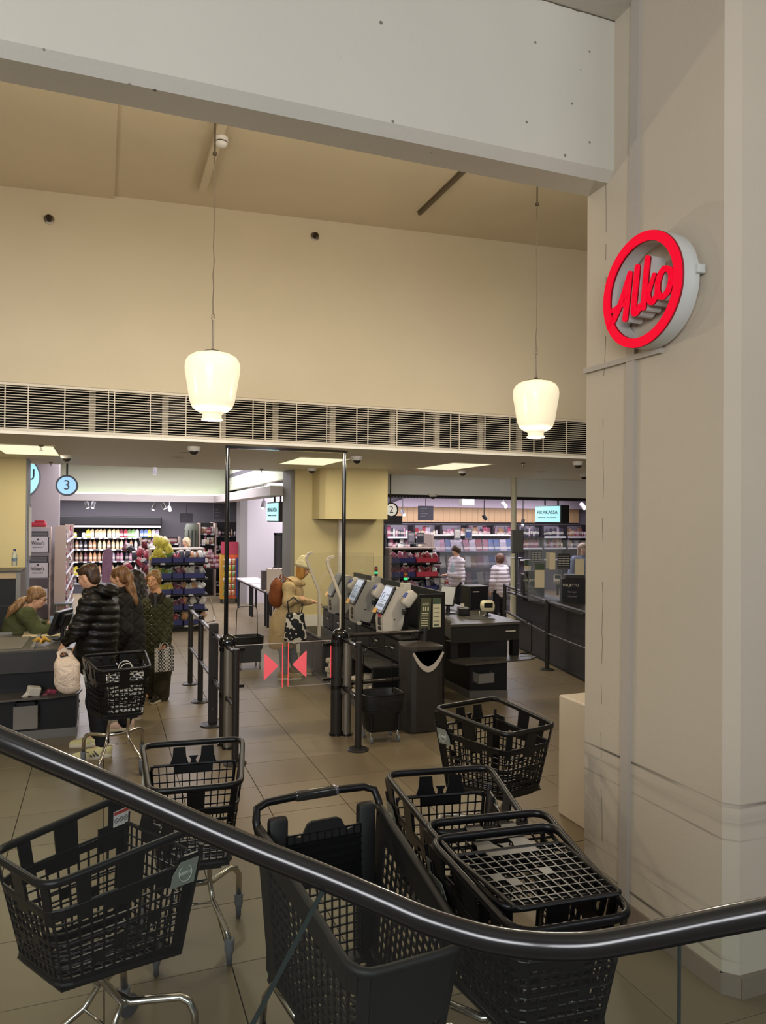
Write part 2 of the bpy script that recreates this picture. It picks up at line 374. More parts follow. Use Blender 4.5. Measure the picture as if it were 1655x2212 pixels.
# --- sales floor shell
struct('wall_back', MB().bb((-6, 24.2, 0), (17.2, 24.4, 4.5)), mat('back_wall_grey', '#6a666c', rough=.7))
struct('wall_far_right', MB().bb((17.2, -2, 0), (17.3, 27, 5)), M_MAUVE)
struct('ceiling_sales', MB().bb((3.1, 12.9, 3.3), (17.2, 26.5, 3.4)).bb((-6, 20.3, 2.92), (3.2, 26.5, 3.0)), mat('sales_ceiling', '#6b6870', rough=0.8))
struct('wall_cove', MB().bb((-6, 20.2, 2.86), (3.2, 20.3, 4.6)).bb((3.1, 12.9, 2.98), (3.2, 20.3, 4.6)), mat('cove_wall', '#d9dacb', rough=0.7))
struct('ceiling_cove', MB().bb((-6, 12.7, 4.5), (3.2, 20.3, 4.6)), M_WHITE)
struct('trim_7', MB().prism([(-6, 19.85), (2.75, 19.85), (2.75, 12.8), (3.1, 12.8), (3.1, 20.2), (-6, 20.2)], (0, 0, 2.66), (1, 0, 0), (0, 1, 0), (0, 0, 0.17)), mat('fascia_white', '#cdc6c4', rough=0.6))
# light line hidden in the cove
M_COVE = mat('cove_light', '#e8ffd8', emit='#e9f7cf', estr=4)
cl = thing('cove_light', 'lit tube line behind the pale fascia of the sales floor', 'light', (0, 20.05, 2.84))
MB().bb((-5, -.03, 0), (3.0, .03, .03)).build('tube', M_COVE, cl); MB().bb((2.9, -7, 0), (2.96, 0, .03)).build('tube', M_COVE, cl)
struct('wall_mauve_pier', MB().bb((-2.6, 18.0, 0), (-0.93, 18.5, 3.9)), M_MAUVE)
struct('wall_white_pier', MB().bb((3.55, 19.4, 0), (5.6, 19.9, 3.3)), mat('white_pier', '#c9c2c6', rough=0.7))
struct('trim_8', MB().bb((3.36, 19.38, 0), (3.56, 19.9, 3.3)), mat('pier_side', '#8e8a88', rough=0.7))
# right half: deep fascia with the toothed cable tray under it
struct('trim_9', MB().bb((4.62, 12.75, 2.72), (17.2, 12.95, ZC + .2)), mat('fascia_pale', '#ecefef', rough=0.6))
ct = MB(); ct.bb((4.62, 12.8, 2.685), (17.2, 12.9, 2.70)); ct.bb((4.62, 12.78, 2.70), (17.2, 12.80, 2.72))
for i in range(150): ct.bb((4.65 + i * .065, 12.79, 2.66), (4.68 + i * .065, 12.9, 2.685))
tag(ct.build('cable_tray', mat('tray_dark', '#2e2c2a', rough=0.5, metal=0.5)), 'dark toothed cable tray along the lower edge of the pale fascia', 'cable tray')
M_WOOD = mat('pale_wood_boards', '#c3a079', rough=0.5, var=0.15, vscale=3)
wf = thing('wood_fascia', 'pale wooden board fascia above the back wall shelves', 'panelling', (0, 20.6, 2.18))
bme = MB().bb((-.097, 0, 0), (.097, .03, .45)).mesh('board', M_WOOD)
for i in range(36): link('board', bme, wf, (7.75 + .2 * i, rnd.uniform(0, .006), 0))
struct('wall_sales_back', MB().bb((4.6, 20.7, 0), (17.2, 20.8, 3.3)), mat('back_shelf_wall', '#837a86', rough=0.7))
struct('trim_10', MB().prism([(7.7, 2.63), (17.2, 2.63), (17.2, 2.95), (8.6, 2.95)], (0, 20.3, 0), (1, 0, 0), (0, 0, 1), (0, .4, 0)), mat('bulkhead_mauve', '#a295a2', rough=0.7))
# --- white box behind the pillar
a = (3.060, 4.563, 0.000)
bx = thing('white_plinth', 'plain white boxy plinth standing against the far side of the pillar', 'plinth', (3.30, 4.70, 0))
MB().rbox((.45, -.30, .455), (.9, .85, .91), .012).build('body', mat('white_board', '#cfc3ae', rough=0.45, var=0.05, vscale=2), bx)
# ================================================================ SHOPPING CARTS
M_PLAS = mat('black_plastic', '#0f0f10', rough=0.36, spec=0.35, bump=0.05, bscale=300)
M_PLAS2 = mat('black_plastic_matt', '#171716', rough=0.55)
M_CHROME = mat('chrome_tube', '#c9c4ba', rough=0.22, metal=1.0)
M_RUB = mat('grey_rubber', '#4a4b4e', rough=0.6)
M_CAST = mat('castor_housing', '#6f7276', rough=0.45)
M_STICK = mat('grey_sticker', '#7f8478', rough=0.5)
M_STICKL = mat('sticker_line', '#c9cdc2', rough=0.5)
M_WARN = mat('warning_sticker', '#c9c2bd', rough=0.5); M_WRED = mat('warning_red', '#a33a35', rough=0.5)
def lattice(mb, S, us, vs, kind, bw, th, sk=1):
    """grid panel over the surface S(u, v); kind[j][i]: 0 open mesh, 1 solid plate, 2 empty hole"""
    nu, nv = len(us) - 1, len(vs) - 1
    def nrm(u, v):
        e = 1e-3; a = Vector(S(u + e, v)) - Vector(S(u - e, v)); b = Vector(S(u, v + e)) - Vector(S(u, v - e)); return a.cross(b).normalized()
    g = lambda j, i: kind[j][i] if 0 <= j < nv and 0 <= i < nu else 9
    for j in range(nv + 1):
        for i in range(nu):
            k = {g(j, i), g(j - 1, i)}
            if 0 in k: 
                a, b = Vector(S(us[i], vs[j])), Vector(S(us[i + 1], vs[j]))
                mb.bar(a, b, th, bw, upv=(b - a).cross(nrm((us[i] + us[i + 1]) / 2, vs[j])))
    for i in range(nu + 1):
        for j in range(nv):
            k = {g(j, i), g(j, i - 1)}
            if 0 in k:
                a, b = Vector(S(us[i], vs[j])), Vector(S(us[i], vs[j + 1]))
                mb.bar(a, b, th, bw, upv=(b - a).cross(nrm(us[i], (vs[j] + vs[j + 1]) / 2)))
    h = th * 0.5 * sk
    for j in range(nv):
        for i in range(nu):
            if kind[j][i] == 1:
                c = [Vector(S(us[i], vs[j])), Vector(S(us[i + 1], vs[j])), Vector(S(us[i + 1], vs[j + 1])), Vector(S(us[i], vs[j + 1]))]
                n = (c[1] - c[0]).cross(c[3] - c[0]); n.normalize(); n *= h
                mb.add([p + n for p in c] + [p - n for p in c], [(0, 1, 2, 3), (7, 6, 5, 4), (0, 4, 5, 1), (1, 5, 6, 2), (2, 6, 7, 3), (3, 7, 4, 0)])
def ring_path(y0, y1, wr, wf, r, z0, z1, n=5, rear=True):
    """rounded trapezoid: rear edge at y0 (half width wr), front edge at y1 (half width wf)"""
    cs = [(-wr, y0), (-wf, y1), (wf, y1), (wr, y0)]; pts = []
    for i in range(4):
        p = Vector(cs[i]); a = (Vector(cs[i - 1]) - p).normalized(); b = (Vector(cs[(i + 1) % 4]) - p).normalized()
        for k in range(n + 1):
            t = k / n; q = p + a * r * (1 - t) ** 2 + b * r * t ** 2
            zz = z0 + (z1 - z0) * (q.y - y0) / (y1 - y0); pts.append((q.x, q.y, zz))
    return pts
CL, CWR, CWF, CZR, CZF = 0.63, 0.27, 0.21, 1.0, 0.965
def czb(y): return 0.47 + 0.095 * max(0, min(1, y / CL)) ** 0.8   # the basket floor rises to the front
def cart_corner(t):
    """corner positions at height fraction t (0 floor of the basket, 1 rim)"""
    y0 = 0.07 * (1 - t); y1 = 0.545 + (CL - 0.545) * t; wr = 0.205 + (CWR - 0.205) * t; wf = 0.165 + (CWF - 0.165) * t
    return y0, y1, wr, wf
def cart_S(u, v):
    # u along rear-left -> front-left -> front-right -> rear-right, 0..1 with rounded front corners
    y0, y1, wr, wf = cart_corner(v)
    L1 = 0.63; L2 = 0.42; T = 2 * L1 + L2; d = u * T; rc = 0.07
    def line(d):
        if d < L1: f = d / L1; return Vector((-wr + (wr - wf) * f, y0 + (y1 - y0) * f))
        if d < L1 + L2: f = (d - L1) / L2; return Vector((-wf + 2 * wf * f, y1))
        f = (d - L1 - L2) / L1; return Vector((wf + (wr - wf) * f, y1 + (y0 - y1) * f))
    p = line(d)
    for cdist in (L1, L1 + L2):
        if abs(d - cdist) < rc:
            t = (d - cdist + rc) / (2 * rc); a, c, b = line(cdist - rc), line(cdist), line(cdist + rc)
            p = a * (1 - t) ** 2 + c * 2 * t * (1 - t) + b * t * t
    zt = CZR + (CZF - CZR) * max(0, min(1, p.y / CL))
    zb = czb(p.y); return (p.x, p.y, zb + (zt - 0.015 - zb) * v)
def make_cart(label, group='shopping carts by the escalator'):
    t = thing('shopping_cart', label, 'shopping cart', group=group)
    MB().tube(ring_path(0, CL, CWR, CWF, 0.075, CZR, CZF), 0.0135, 10, closed=True, ry=1.25).build('rim', M_PLAS, t, smooth='all')
    L1, L2 = 0.63, 0.42; T = 2 * L1 + L2
    us = []
    ns, nf = 12, 10
    for i in range(ns + 1): us.append(L1 * i / ns / T)
    for i in range(1, nf + 1): us.append((L1 + L2 * i / nf) / T)
    for i in range(1, ns + 1): us.append((L1 + L2 + L1 * i / ns) / T)
    vs = [0, 0.085] + [0.085 + 0.535 * k / 6 for k in range(1, 7)] + [0.69, 0.75, 0.83, 1.0]
    nu = len(us) - 1; K = []
    def prof(i):  # position inside a side or the front
        if i < ns: return 's', i
        if i < ns + nf: return 'f', i - ns
        return 's', 2 * ns + nf - 1 - i
    win_s = {0, 2, 3, 4, 7, 8, 10, 11}; win_f = {1, 2, 3, 6, 7, 8}
    for j in range(len(vs) - 1):
        row = []
        for i in range(nu):
            w, q = prof(i)
            if j == 0: k = 1
            elif j <= 6:
                k = 0
                if w == 's' and q == 0: k = 1
                if (j, i % 12) in ((2, 8), (4, 3), (3, 6)): k = 1
            elif j == 7: k = 1 if (w == 's' and q in (0, 1, 2, 5, 6, 7, 9)) or (w == 'f' and q in (0, 4, 5, 9)) else 0
            elif j == 8: k = 1
            elif w == 's' and q < 3 and i >= ns + nf and (q < 2 or j == 9): k = 1
            else:
                win = q in (win_s if w == 's' else win_f)
                k = 2 if win else 1
                if w == 's' and q == 0 and j == 9: k = 1
                if w == 's' and q in (0, 1) and j == 10: k = 2
            row.append(k)
        K.append(row)
    mb = MB(); lattice(mb, cart_S, us, vs, K, 0.0068, 0.008, sk=1.1)
    # second thin wires right round the outside and stiffening rims
    for v in (0.2, 0.31, 0.42, 0.53, 0.62):
        mb.tube([cart_S(u, v) for u in us], 0.0042, 6)
    mb.tube([cart_S(u, 0.765) for u in us], 0.006, 6); mb.tube([cart_S(u, 0.03) for u in us], 0.012, 8)
    for u in (0.0, 1.0): mb.tube([cart_S(u, v) for v in (0, .5, .88)], 0.011, 8)
    mb.build('basket_wall', M_PLAS, t)
    fb = MB(); y0, y1, wr_, wf_ = cart_corner(0)
    Sf = lambda u, v: ((-wr_ + (wr_ - wf_) * v) * (1 - 2 * u), y0 + (y1 - y0) * v, czb(y0 + (y1 - y0) * v) - 0.004)
    lattice(fb, Sf, [i / 11 for i in range(12)], [i / 12 for i in range(13)], [[1 if (i in (0, 10) or j in (0, 11)) else 0 for i in range(11)] for j in range(12)], 0.008, 0.008)
    fb.rbox((0, 0.30, czb(.3) - .024), (0.26, 0.44, 0.02), 0.006, M=Matrix.Rotation(.16, 3, 'X'))
    fb.build('basket_floor', M_PLAS, t)
    # rear gate hinged on the rim, built hanging down from its hinge line
    g = thing('gate', '', ''); del g['label']; del g['category']; g.parent = t; g.location = (0, 0.035, CZR - 0.012)
    gb = MB(); GH = 0.405; gw0, gw1 = 0.225, 0.19
    Sg = lambda u, v: ((gw1 + (gw0 - gw1) * v) * (2 * u - 1), 0.0, -0.095 - GH * (1 - v))
    kk = [[0] * 11 for _ in range(9)]
    for j, i in ((8, 3), (8, 4), (8, 5), (8, 6), (8, 7), (4, 4), (3, 8), (4, 9)): kk[j][i] = 1
    kk[8][0] = kk[8][10] = 0
    lattice(gb, Sg, [i / 11 for i in range(12)], [j / 9 for j in range(10)], kk, 0.0062, 0.007)
    gb.tube([Sg(0, .02), Sg(0, .5), Sg(0, .94), Sg(.035, 1), Sg(.5, 1.005), Sg(.965, 1), Sg(1, .94), Sg(1, .5), Sg(1, .02), Sg(.96, -.01), Sg(.5, -.01), Sg(.04, -.01)], 0.0085, 8, closed=True)
    gp = gb.build('gate_grid', M_PLAS, g)
    st = MB()
    for s in (-1, 1):
        st.prism([(s * .075 - .032, 0.0), (s * .075 + .032, 0.0), (s * .075 + .036, -.05), (s * .075 + .052, -.098), (s * .075 - .052, -.098), (s * .075 - .036, -.05)], (0, -.004, 0), (1, 0, 0), (0, 0, 1), (0, .008, 0))
        for q in (-.013, .013): st.bb((s * .075 + q - .003, -.007, -.055), (s * .075 + q + .003, -.003, -.012))
    st.prism([(-.02, -.098), (.02, -.098), (.012, -.07), (.026, -.048), (-.026, -.048), (-.012, -.07)], (0, -.004, 0), (1, 0, 0), (0, 0, 1), (0, .008, 0))
    st.build('gate_strap', M_PLAS, g)
    # sticker plates on both flanks and the warning sign at the gate end
    for s in (-1, 1):
        def onside(d, v): return Vector(cart_S(d / T if s < 0 else 1 - d / T, v)) + Vector((s * 0.012, 0, 0))
        sm = MB(); c = [onside(.015, .60), onside(.13, .60), onside(.13, .70), onside(.10, .80), onside(.015, .80)]
        n = Vector((s * .004, 0, 0)); sm.add(c + [p + n for p in c], [(4, 3, 2, 1, 0), (5, 6, 7, 8, 9)] + [(i, (i + 1) % 5, 5 + (i + 1) % 5, 5 + i) for i in range(5)])
        so = sm.build('emblem_plate', M_STICK, t); so['label'] = 'grey emblem plate'
        em = MB(); cc = onside(.07, .70) + Vector((s * .006, 0, 0)); ex = (onside(.10, .70) - onside(.04, .70)).normalized(); ez = Vector((0, 0, 1))
        em.tube([cc + ex * .029 * math.cos(2 * math.pi * k / 20) + ez * .032 * math.sin(2 * math.pi * k / 20) for k in range(20)], .0015, 5, closed=True)
        em.build('emblem_ring', M_STICKL, so)
        ry = math.atan2(ex.x, ex.y)
        word('HERKKU', .017, cc, (math.radians(90), 0, math.radians(90) if s > 0 else math.radians(-90)), M_STICKL, so, 'emblem_lettering', .046)
    wm = MB(); a = [Vector(cart_S(1 - d / T, v)) + Vector((-.009, 0, 0)) for d, v in ((.005, .80), (.085, .80), (.085, .93), (.005, .93))]
    wm.add(a + [p + Vector((-.002, 0, 0)) for p in a], [(0, 1, 2, 3), (7, 6, 5, 4), (0, 4, 5, 1), (1, 5, 6, 2), (2, 6, 7, 3), (3, 7, 4, 0)])
    wo = wm.build('warning_label', M_WARN, t); wo['label'] = 'small warning sticker with red top edge'
    b = [Vector(cart_S(1 - d / T, v)) + Vector((-.0125, 0, 0)) for d, v in ((.007, .898), (.083, .898), (.083, .925), (.007, .925))]
    MB().quad(*b).build('red_strip', M_WRED, wo)
    rm = MB()
    for q in range(3):
        c0 = Vector(cart_S(1 - (.02 + .025 * q) / T, .85)) + Vector((-.0125, 0, 0))
        rm.tube([c0 + Vector((0, .009 * math.cos(k * math.pi / 5), .010 * math.sin(k * math.pi / 5))) for k in range(10)], .0012, 4, closed=True)
        rm.bar(c0 + Vector((0, -.006, -.006)), c0 + Vector((0, .006, .006)), .0014)
    rm.build('warning_sign', M_PLAS2, wo)
    # chrome frame: two stems, a wide rear bow, two front legs, cross rod, four castors
    fr = MB()
    for s in (-1, 1):
        fr.tube([(s * .075, .36, czb(.36) - .02), (s * .08, .33, .45), (s * .085, .25, .33), (s * .10, .30, .26), (s * .16, .43, .17), (s * .175, .46, .13)], .0135, 10)
    fr.tube([(-.255, .02, .14), (-.255, .03, .25), (-.235, .04, .29), (-.20, .06, .305), (-.10, .22, .325), (0, .235, .327), (.10, .22, .325), (.20, .06, .305), (.235, .04, .29), (.255, .03, .25), (.255, .02, .14)], .0165, 10)
    fr.tube([(-.105, .305, .255), (.105, .305, .255)], .006, 8)
    fr.build('chrome_frame', M_CHROME, t, smooth='all')
    for x, y in ((-.255, .02), (.255, .02), (-.175, .46), (.175, .46)):
        cm = MB(); cm.lathe([(.026, .14), (.027, .132), (.024, .13), (.024, .085), (.02, .075)], (x, y, 0), 14); cm.rbox((x, y - .012, .075), (.036, .05, .035), .008)
        co = cm.build('castor', M_CAST, t, smooth=True)
        MB().lathe([(.020, -.012), (.047, -.012), (.05, -.006), (.05, .006), (.047, .012), (.020, .012)], (x, y - .022, .05), 18, M=Matrix.Rotation(math.radians(90), 3, 'Y')).build('wheel', M_RUB, co, smooth=True)
    return t
def put(o, x, y, rz, label=None, gate=0.0, dz=0.0):
    o.location = (x, y, dz); o.rotation_euler = (0, 0, rz)
    if label: o['label'] = label
    for ch in o.children:
        if ch.name.startswith('gate'): ch.rotation_euler = (gate, 0, 0)
    return o
cart0 = make_cart('black plastic shopping cart at the left edge, with a warning sticker inside')
put(cart0, 0.262, 3.30, math.radians(121), gate=0.05)
for (x, y, a, lb, g, dz) in (
    (0.485, 4.21, 174.7, 'black shopping cart alone behind the handrail, its gate hanging at the far end', 0.04, 0),
    (0.11, 7.19, 186.9, 'black shopping cart beside the man in the puffer jacket, with a patterned bag inside', 0.04, 0),
    (2.33, 4.50, 192.5, 'black shopping cart farthest right, standing free in front of the black till', 0.04, 0),
    (1.575, 3.33, 171.5, 'black shopping cart at the back of the cluster beside the pillar', 0.03, 0),
    (1.515, 2.74, 174.0, 'middle black shopping cart of the cluster, pushed into the tilted-gate cart', 1.45, 0.0),
    (1.475, 2.60, 175.2, 'front black shopping cart of the cluster with its grid gate lifted flat on top', 1.63, 0.0)):
    o = put(copy_tree(cart0), x, y, math.radians(a), lb, g, dz)
    if g > 1.6:
        for ch in o.children:
            if ch.name.startswith('gate'): ch.scale = (1, 1, 1.1)
# --- big deep trolley in the middle, seen over its low front
tr = thing('plastic_trolley', 'large deep black plastic trolley with handle bar and sloping sides, centre foreground', 'trolley', (0.875, 3.02, 0), math.radians(184.5))
TL, TWR, TWF = 0.86, 0.272, 0.205
def trz(y): # height of the side rims along the length
    f = max(0, min(1, y / TL)); return 0.99 - 0.15 * f ** 1.2
def tr_S(u, v):
    L1, L2 = .86, .41; T = 2 * L1 + L2; d = u * T; y0 = 0.03 * (1 - v); y1 = TL - 0.10 * (1 - v); wr_ = TWR - .05 * (1 - v); wf_ = TWF - .04 * (1 - v); rc = .09
    def line(d):
        if d < L1: f = d / L1; return Vector((-wr_ + (wr_ - wf_) * f, y0 + (y1 - y0) * f))
        if d < L1 + L2: f = (d - L1) / L2; return Vector((-wf_ + 2 * wf_ * f, y1))
        f = (d - L1 - L2) / L1; return Vector((wf_ + (wr_ - wf_) * f, y1 + (y0 - y1) * f))
    p = line(d)
    for q in (L1, L1 + L2):
        if abs(d - q) < rc:
            t = (d - q + rc) / (2 * rc); a, c, b = line(q - rc), line(q), line(q + rc); p = a * (1 - t) ** 2 + c * 2 * t * (1 - t) + b * t * t
    zb = 0.375 - 0.02 * p.y; zt = trz(p.y); return (p.x, p.y, zb + (zt - zb) * v)
L1, L2 = .86, .41; T = 2 * L1 + L2
us = [L1 * i / 17 / T for i in range(18)] + [(L1 + L2 * i / 8) / T for i in range(1, 9)] + [(L1 + L2 + L1 * i / 17) / T for i in range(1, 18)]
vs = [0, .09] + [.09 + .66 * k / 10 for k in range(1, 11)] + [.82, 1.0]
K = []
for j in range(len(vs) - 1):
    row = []
    for i in range(len(us) - 1):
        side = i < 17 or i >= 25; q = i if i < 17 else (41 - i if i >= 25 else 0)
        k = 0
        if j == 0 or j >= len(vs) - 2: k = 1
        if side and q < 2: k = 1
        if not side and j >= 7: k = 1
        row.append(k)
    K.append(row)
mb = MB(); lattice(mb, tr_S, us, vs, K, .0085, .009, sk=1.3); mb.build('basket_wall', M_PLAS2, tr)
mb = MB(); mb.tube([tr_S(u, 1.0) for u in us], .017, 10); mb.tube([tr_S(u, .0) for u in us], .013, 8)
mb.build('rim', M_PLAS2, tr, smooth='all')
mb = MB()
hp = [(-TWR, .03, .96), (-TWR - .004, -.005, 1.01), (-TWR + .005, -.03, 1.05), (-TWR + .05, -.045, 1.065), (-.10, -.05, 1.068), (.10, -.05, 1.068), (TWR - .05, -.045, 1.065), (TWR - .005, -.03, 1.05), (TWR + .004, -.005, 1.01), (TWR, .03, .96)]
mb.tube(hp, .017, 10); mb.build('handle_bow', M_PLAS, tr, smooth='all')
gm = MB(); gm.rbox((0, -.05, 1.068), (.2, .044, .040), .014, seg=3); go = gm.build('handle_grip', mat('grip_glossy', '#2a2927', rough=.16), tr, smooth=True)
MB().rbox((-.088, -.05, 1.0695), (.03, .045, .042), .014).build('grip_clip', mat('clip_grey', '#5d5a5c', rough=.3), go)
for s in (-1, 1):
    mb = MB(); mb.rbox((s * .197, .035, .715), (.085, .05, .63), .02); mb.build('upright', M_PLAS2, tr, smooth=True)
# back gate: solid fold-down seat panel above an open grid
Sb = lambda u, v: ((.165) * (1 - 2 * u), .055 + .02 * (1 - v), .40 + .55 * v)
kk = [[0] * 10 for _ in range(15)]
for j in range(9, 14):
    for i in range(10): kk[j][i] = 1
for i in (0, 1, 2, 3, 4, 5, 6, 7, 8, 9): kk[14][i] = 0
mb = MB(); lattice(mb, Sb, [i / 10 for i in range(11)], [j / 15 for j in range(16)], kk, .0065, .008)
for j in range(6): mb.bb((-.165, .062, .735 + .033 * j), (.165, .072, .741 + .033 * j))
mb.build('back_gate', M_PLAS, tr)
MB().prism([(-.16, .955), (-.10, .935), (-.075, .985), (-.055, .995), (.055, .995), (.075, .985), (.10, .935), (.16, .955), (.16, .915), (-.16, .915)], (0, .045, 0), (1, 0, 0), (0, 0, 1), (0, .014, 0)).build('child_seat_back', M_PLAS2, tr)
y0, y1 = .04, TL - .11
Sf = lambda u, v: ((.205 - .055 * v) * (1 - 2 * u), y0 + (y1 - y0) * v, .405 - .02 * v)
mb = MB(); lattice(mb, Sf, [i / 11 for i in range(12)], [j / 18 for j in range(19)], [[1 if i in (0, 10) or j in (0, 1, 17) else 0 for i in range(11)] for j in range(18)], .0085, .01); mb.build('basket_floor', M_PLAS2, tr)
fr = MB()
for s in (-1, 1):
    fr.tube([(s * .235, -.03, .14), (s * .24, .02, .30), (s * .22, .08, .385), (s * .2, .3, .38)], .014, 10)
    fr.tube([(s * .235, -.03, .16), (s * .17, .3, .20), (s * .15, .58, .15)], .015, 10)
fr.build('chrome_frame', M_CHROME, tr, smooth='all')
for x, y in ((-.235, -.03), (.235, -.03), (-.15, .58), (.15, .58)):
    cm = MB(); cm.lathe([(.03, .15), (.031, .14), (.026, .135), (.026, .09), (.02, .08)], (x, y, 0), 14); cm.rbox((x, y - .012, .08), (.038, .055, .04), .008)
    co = cm.build('castor', M_CAST, tr, smooth=True)
    MB().lathe([(.02, -.013), (.052, -.013), (.055, -.006), (.055, .006), (.052, .013), (.02, .013)], (x, y - .025, .055), 18, M=Matrix.Rotation(math.radians(90), 3, 'Y')).build('wheel', M_RUB, co, smooth=True)
# --- patterned paper bag standing in the cart beside the man
M_BAGW = None
def geo_pattern(name, scale, a='#15161a', b='#d8d4c8', rot=0.6):
    m = bpy.data.materials.new(name); m.use_nodes = True; nt = m.node_tree; N = nt.nodes; L = nt.links; bs = N['Principled BSDF']
    tc = N.new('ShaderNodeTexCoord'); mp = N.new('ShaderNodeMapping'); mp.inputs['Scale'].default_value = (scale, scale, scale); mp.inputs['Rotation'].default_value = (0, rot, 0); L.new(tc.outputs['Object'], mp.inputs[0])
    ch = N.new('ShaderNodeTexChecker'); ch.inputs['Scale'].default_value = 1.0; L.new(mp.outputs[0], ch.inputs['Vector'])
    wv = N.new('ShaderNodeTexWave'); wv.inputs['Scale'].default_value = 0.42; wv.bands_direction = 'DIAGONAL'; wv.inputs['Distortion'].default_value = 1.2; L.new(mp.outputs[0], wv.inputs['Vector'])
    gt = N.new('ShaderNodeMath'); gt.operation = 'GREATER_THAN'; gt.inputs[1].default_value = 0.52; L.new(wv.outputs['Fac'], gt.inputs[0])
    xr = N.new('ShaderNodeMath'); xr.operation = 'SUBTRACT'; L.new(ch.outputs['Fac'], xr.inputs[0]); L.new(gt.outputs[0], xr.inputs[1])
    ab = N.new('ShaderNodeMath'); ab.operation = 'ABSOLUTE'; L.new(xr.outputs[0], ab.inputs[0])
    mx = N.new('ShaderNodeMix'); mx.data_type = 'RGBA'; mx.inputs['A'].default_value = (*srgb(a), 1); mx.inputs['B'].default_value = (*srgb(b), 1); L.new(ab.outputs[0], mx.inputs['Factor'])
    L.new(mx.outputs['Result'], bs.inputs['Base Color']); bs.inputs['Roughness'].default_value = 0.6; return m
M_GEO = geo_pattern('black_white_pattern', 26)
def paper_bag(name, label, cat, loc, rz, d, m, hm):
    t = thing(name, label, cat, loc, rz)
    w, dp, h = d; b = MB(); o = b
    b.prism([(-w / 2, -dp / 2), (w / 2, -dp / 2), (w / 2, dp / 2), (-w / 2, dp / 2)], (0, 0, 0), (1, 0, 0), (0, 1, 0), (0, 0, .004))
    for a, c in (((-w / 2, -dp / 2), (w / 2, -dp / 2)), ((w / 2, -dp / 2), (w / 2, dp / 2)), ((w / 2, dp / 2), (-w / 2, dp / 2)), ((-w / 2, dp / 2), (-w / 2, -dp / 2))):
        b.bar((a[0], a[1], h / 2), (c[0], c[1], h / 2), .003, h)
    b.build('bag_body', m, t)
    for s in (-1, 1):
        b = MB(); b.tube([(-w * .2, s * dp / 2, h - .03)] + arc((0, s * dp / 2 * .9, h + .03), w * .2, 180, 0, 10) + [(w * .2, s * dp / 2, h - .03)], .0035, 6); b.build('bag_handle', hm, t, smooth='all')
    return t
M_CORD = mat('white_cord', '#d9d5cc', rough=.7)
paper_bag('paper_bag', 'black and white patterned paper bag standing inside the cart beside the man', 'bag', (0.20, 6.73, 0.575), 0.09, (.27, .14, .34), M_GEO, M_CORD)
ca = thing('carton', 'pale slim carton standing in the far corner of the cart beside the man', 'carton', (0.335, 6.98, 0.53), 0.2)
MB().rbox((0, 0, .17), (.03, .06, .34), .004).build('body', mat('pale_carton', '#cfc9c0', rough=.5), ca); MB().bb((-.016, -.031, .2), (.016, .031, .26)).build('printed_band', mat('carton_blue', '#2b3a8a'), ca)
# ================================================================ HANDRAIL AND GLASS BALUSTRADE
RAIL = [(-0.411, 2.088, 1.790), (-0.223, 1.963, 1.723), (0.035, 1.834, 1.619), (0.286, 1.718, 1.509), (0.478, 1.614, 1.439), (0.599, 1.547, 1.393), (0.679, 1.495, 1.365), (0.751, 1.457, 1.345), (0.804, 1.427, 1.335), (0.862, 1.396, 1.330), (0.931, 1.365, 1.328),
        (1.000, 1.331, 1.335), (1.068, 1.290, 1.357), (1.136, 1.242, 1.386), (1.204, 1.187, 1.421), (1.273, 1.129, 1.457), (1.364, 1.051, 1.505), (1.532, 0.900, 1.596)]
def smooth_path(P, n=6):
    P = [Vector(p) for p in P]; out = []
    for i in range(len(P) - 1):
        a, b, c, d = P[max(0, i - 1)], P[i], P[i + 1], P[min(len(P) - 1, i + 2)]
        for k in range(n):
            t = k / n; out.append(0.5 * ((2 * b) + (c - a) * t + (2 * a - 5 * b + 4 * c - d) * t * t + (3 * b - a - 3 * c + d) * t ** 3))
    out.append(P[-1]); return out
RP = smooth_path(RAIL)
hr = thing('handrail', 'thick glossy black handrail sweeping across the foreground above glass', 'handrail', (0.9, 1.4, 0))
mv = lambda P: [p - Vector((0.9, 1.4, 0)) for p in P]
MB().tube(mv(RP), .0255, 24).build('rail', mat('rail_black', '#201f1e', rough=.22, spec=.6, coat=.15), hr, smooth='all')
MB().tube(mv([p + Vector((0, 0, -.0255)) for p in RP]), .010, 10).build('rail_profile', mat('rail_profile_metal', '#55585c', rough=.25, metal=1), hr, smooth='all')
M_BGL = glass_mat('balustrade_glass', (.80, .86, .84), dirt=0.005)
def glass_run(P, name, label):
    g = thing(name, label, 'glass panel', tuple(P[0] - Vector((0, 0, P[0].z))), group='balustrade glass under the handrail'); mb = MB(); o = Vector(g.location)
    top = [p - Vector((0, 0, .03)) - o for p in P]; bot = [Vector((p.x - o.x, p.y - o.y, p.z - 1.05 if p.z - 1.05 > .05 else .05)) for p in P]; n = len(P)
    mb.add(top + bot, [(i, i + 1, n + i + 1, n + i) for i in range(n - 1)])
    mb.build('pane', M_BGL, g, smooth='all')
    return g
k1 = next(i for i, p in enumerate(RP) if p.x > 0.46); k2 = next(i for i, p in enumerate(RP) if p.x > 1.140)
g1 = glass_run(RP[:k1 + 1], 'glass_panel', 'clear balustrade pane under the left, sloping stretch of the handrail')
g2 = glass_run(RP[k1:k2 + 1], 'glass_panel', 'curved clear balustrade pane under the low bend of the handrail')
g3 = glass_run(RP[k2:], 'glass_panel', 'clear balustrade pane under the right end of the handrail')
M_JOINT = mat('glass_edge_dark', '#2a3230', rough=.2)
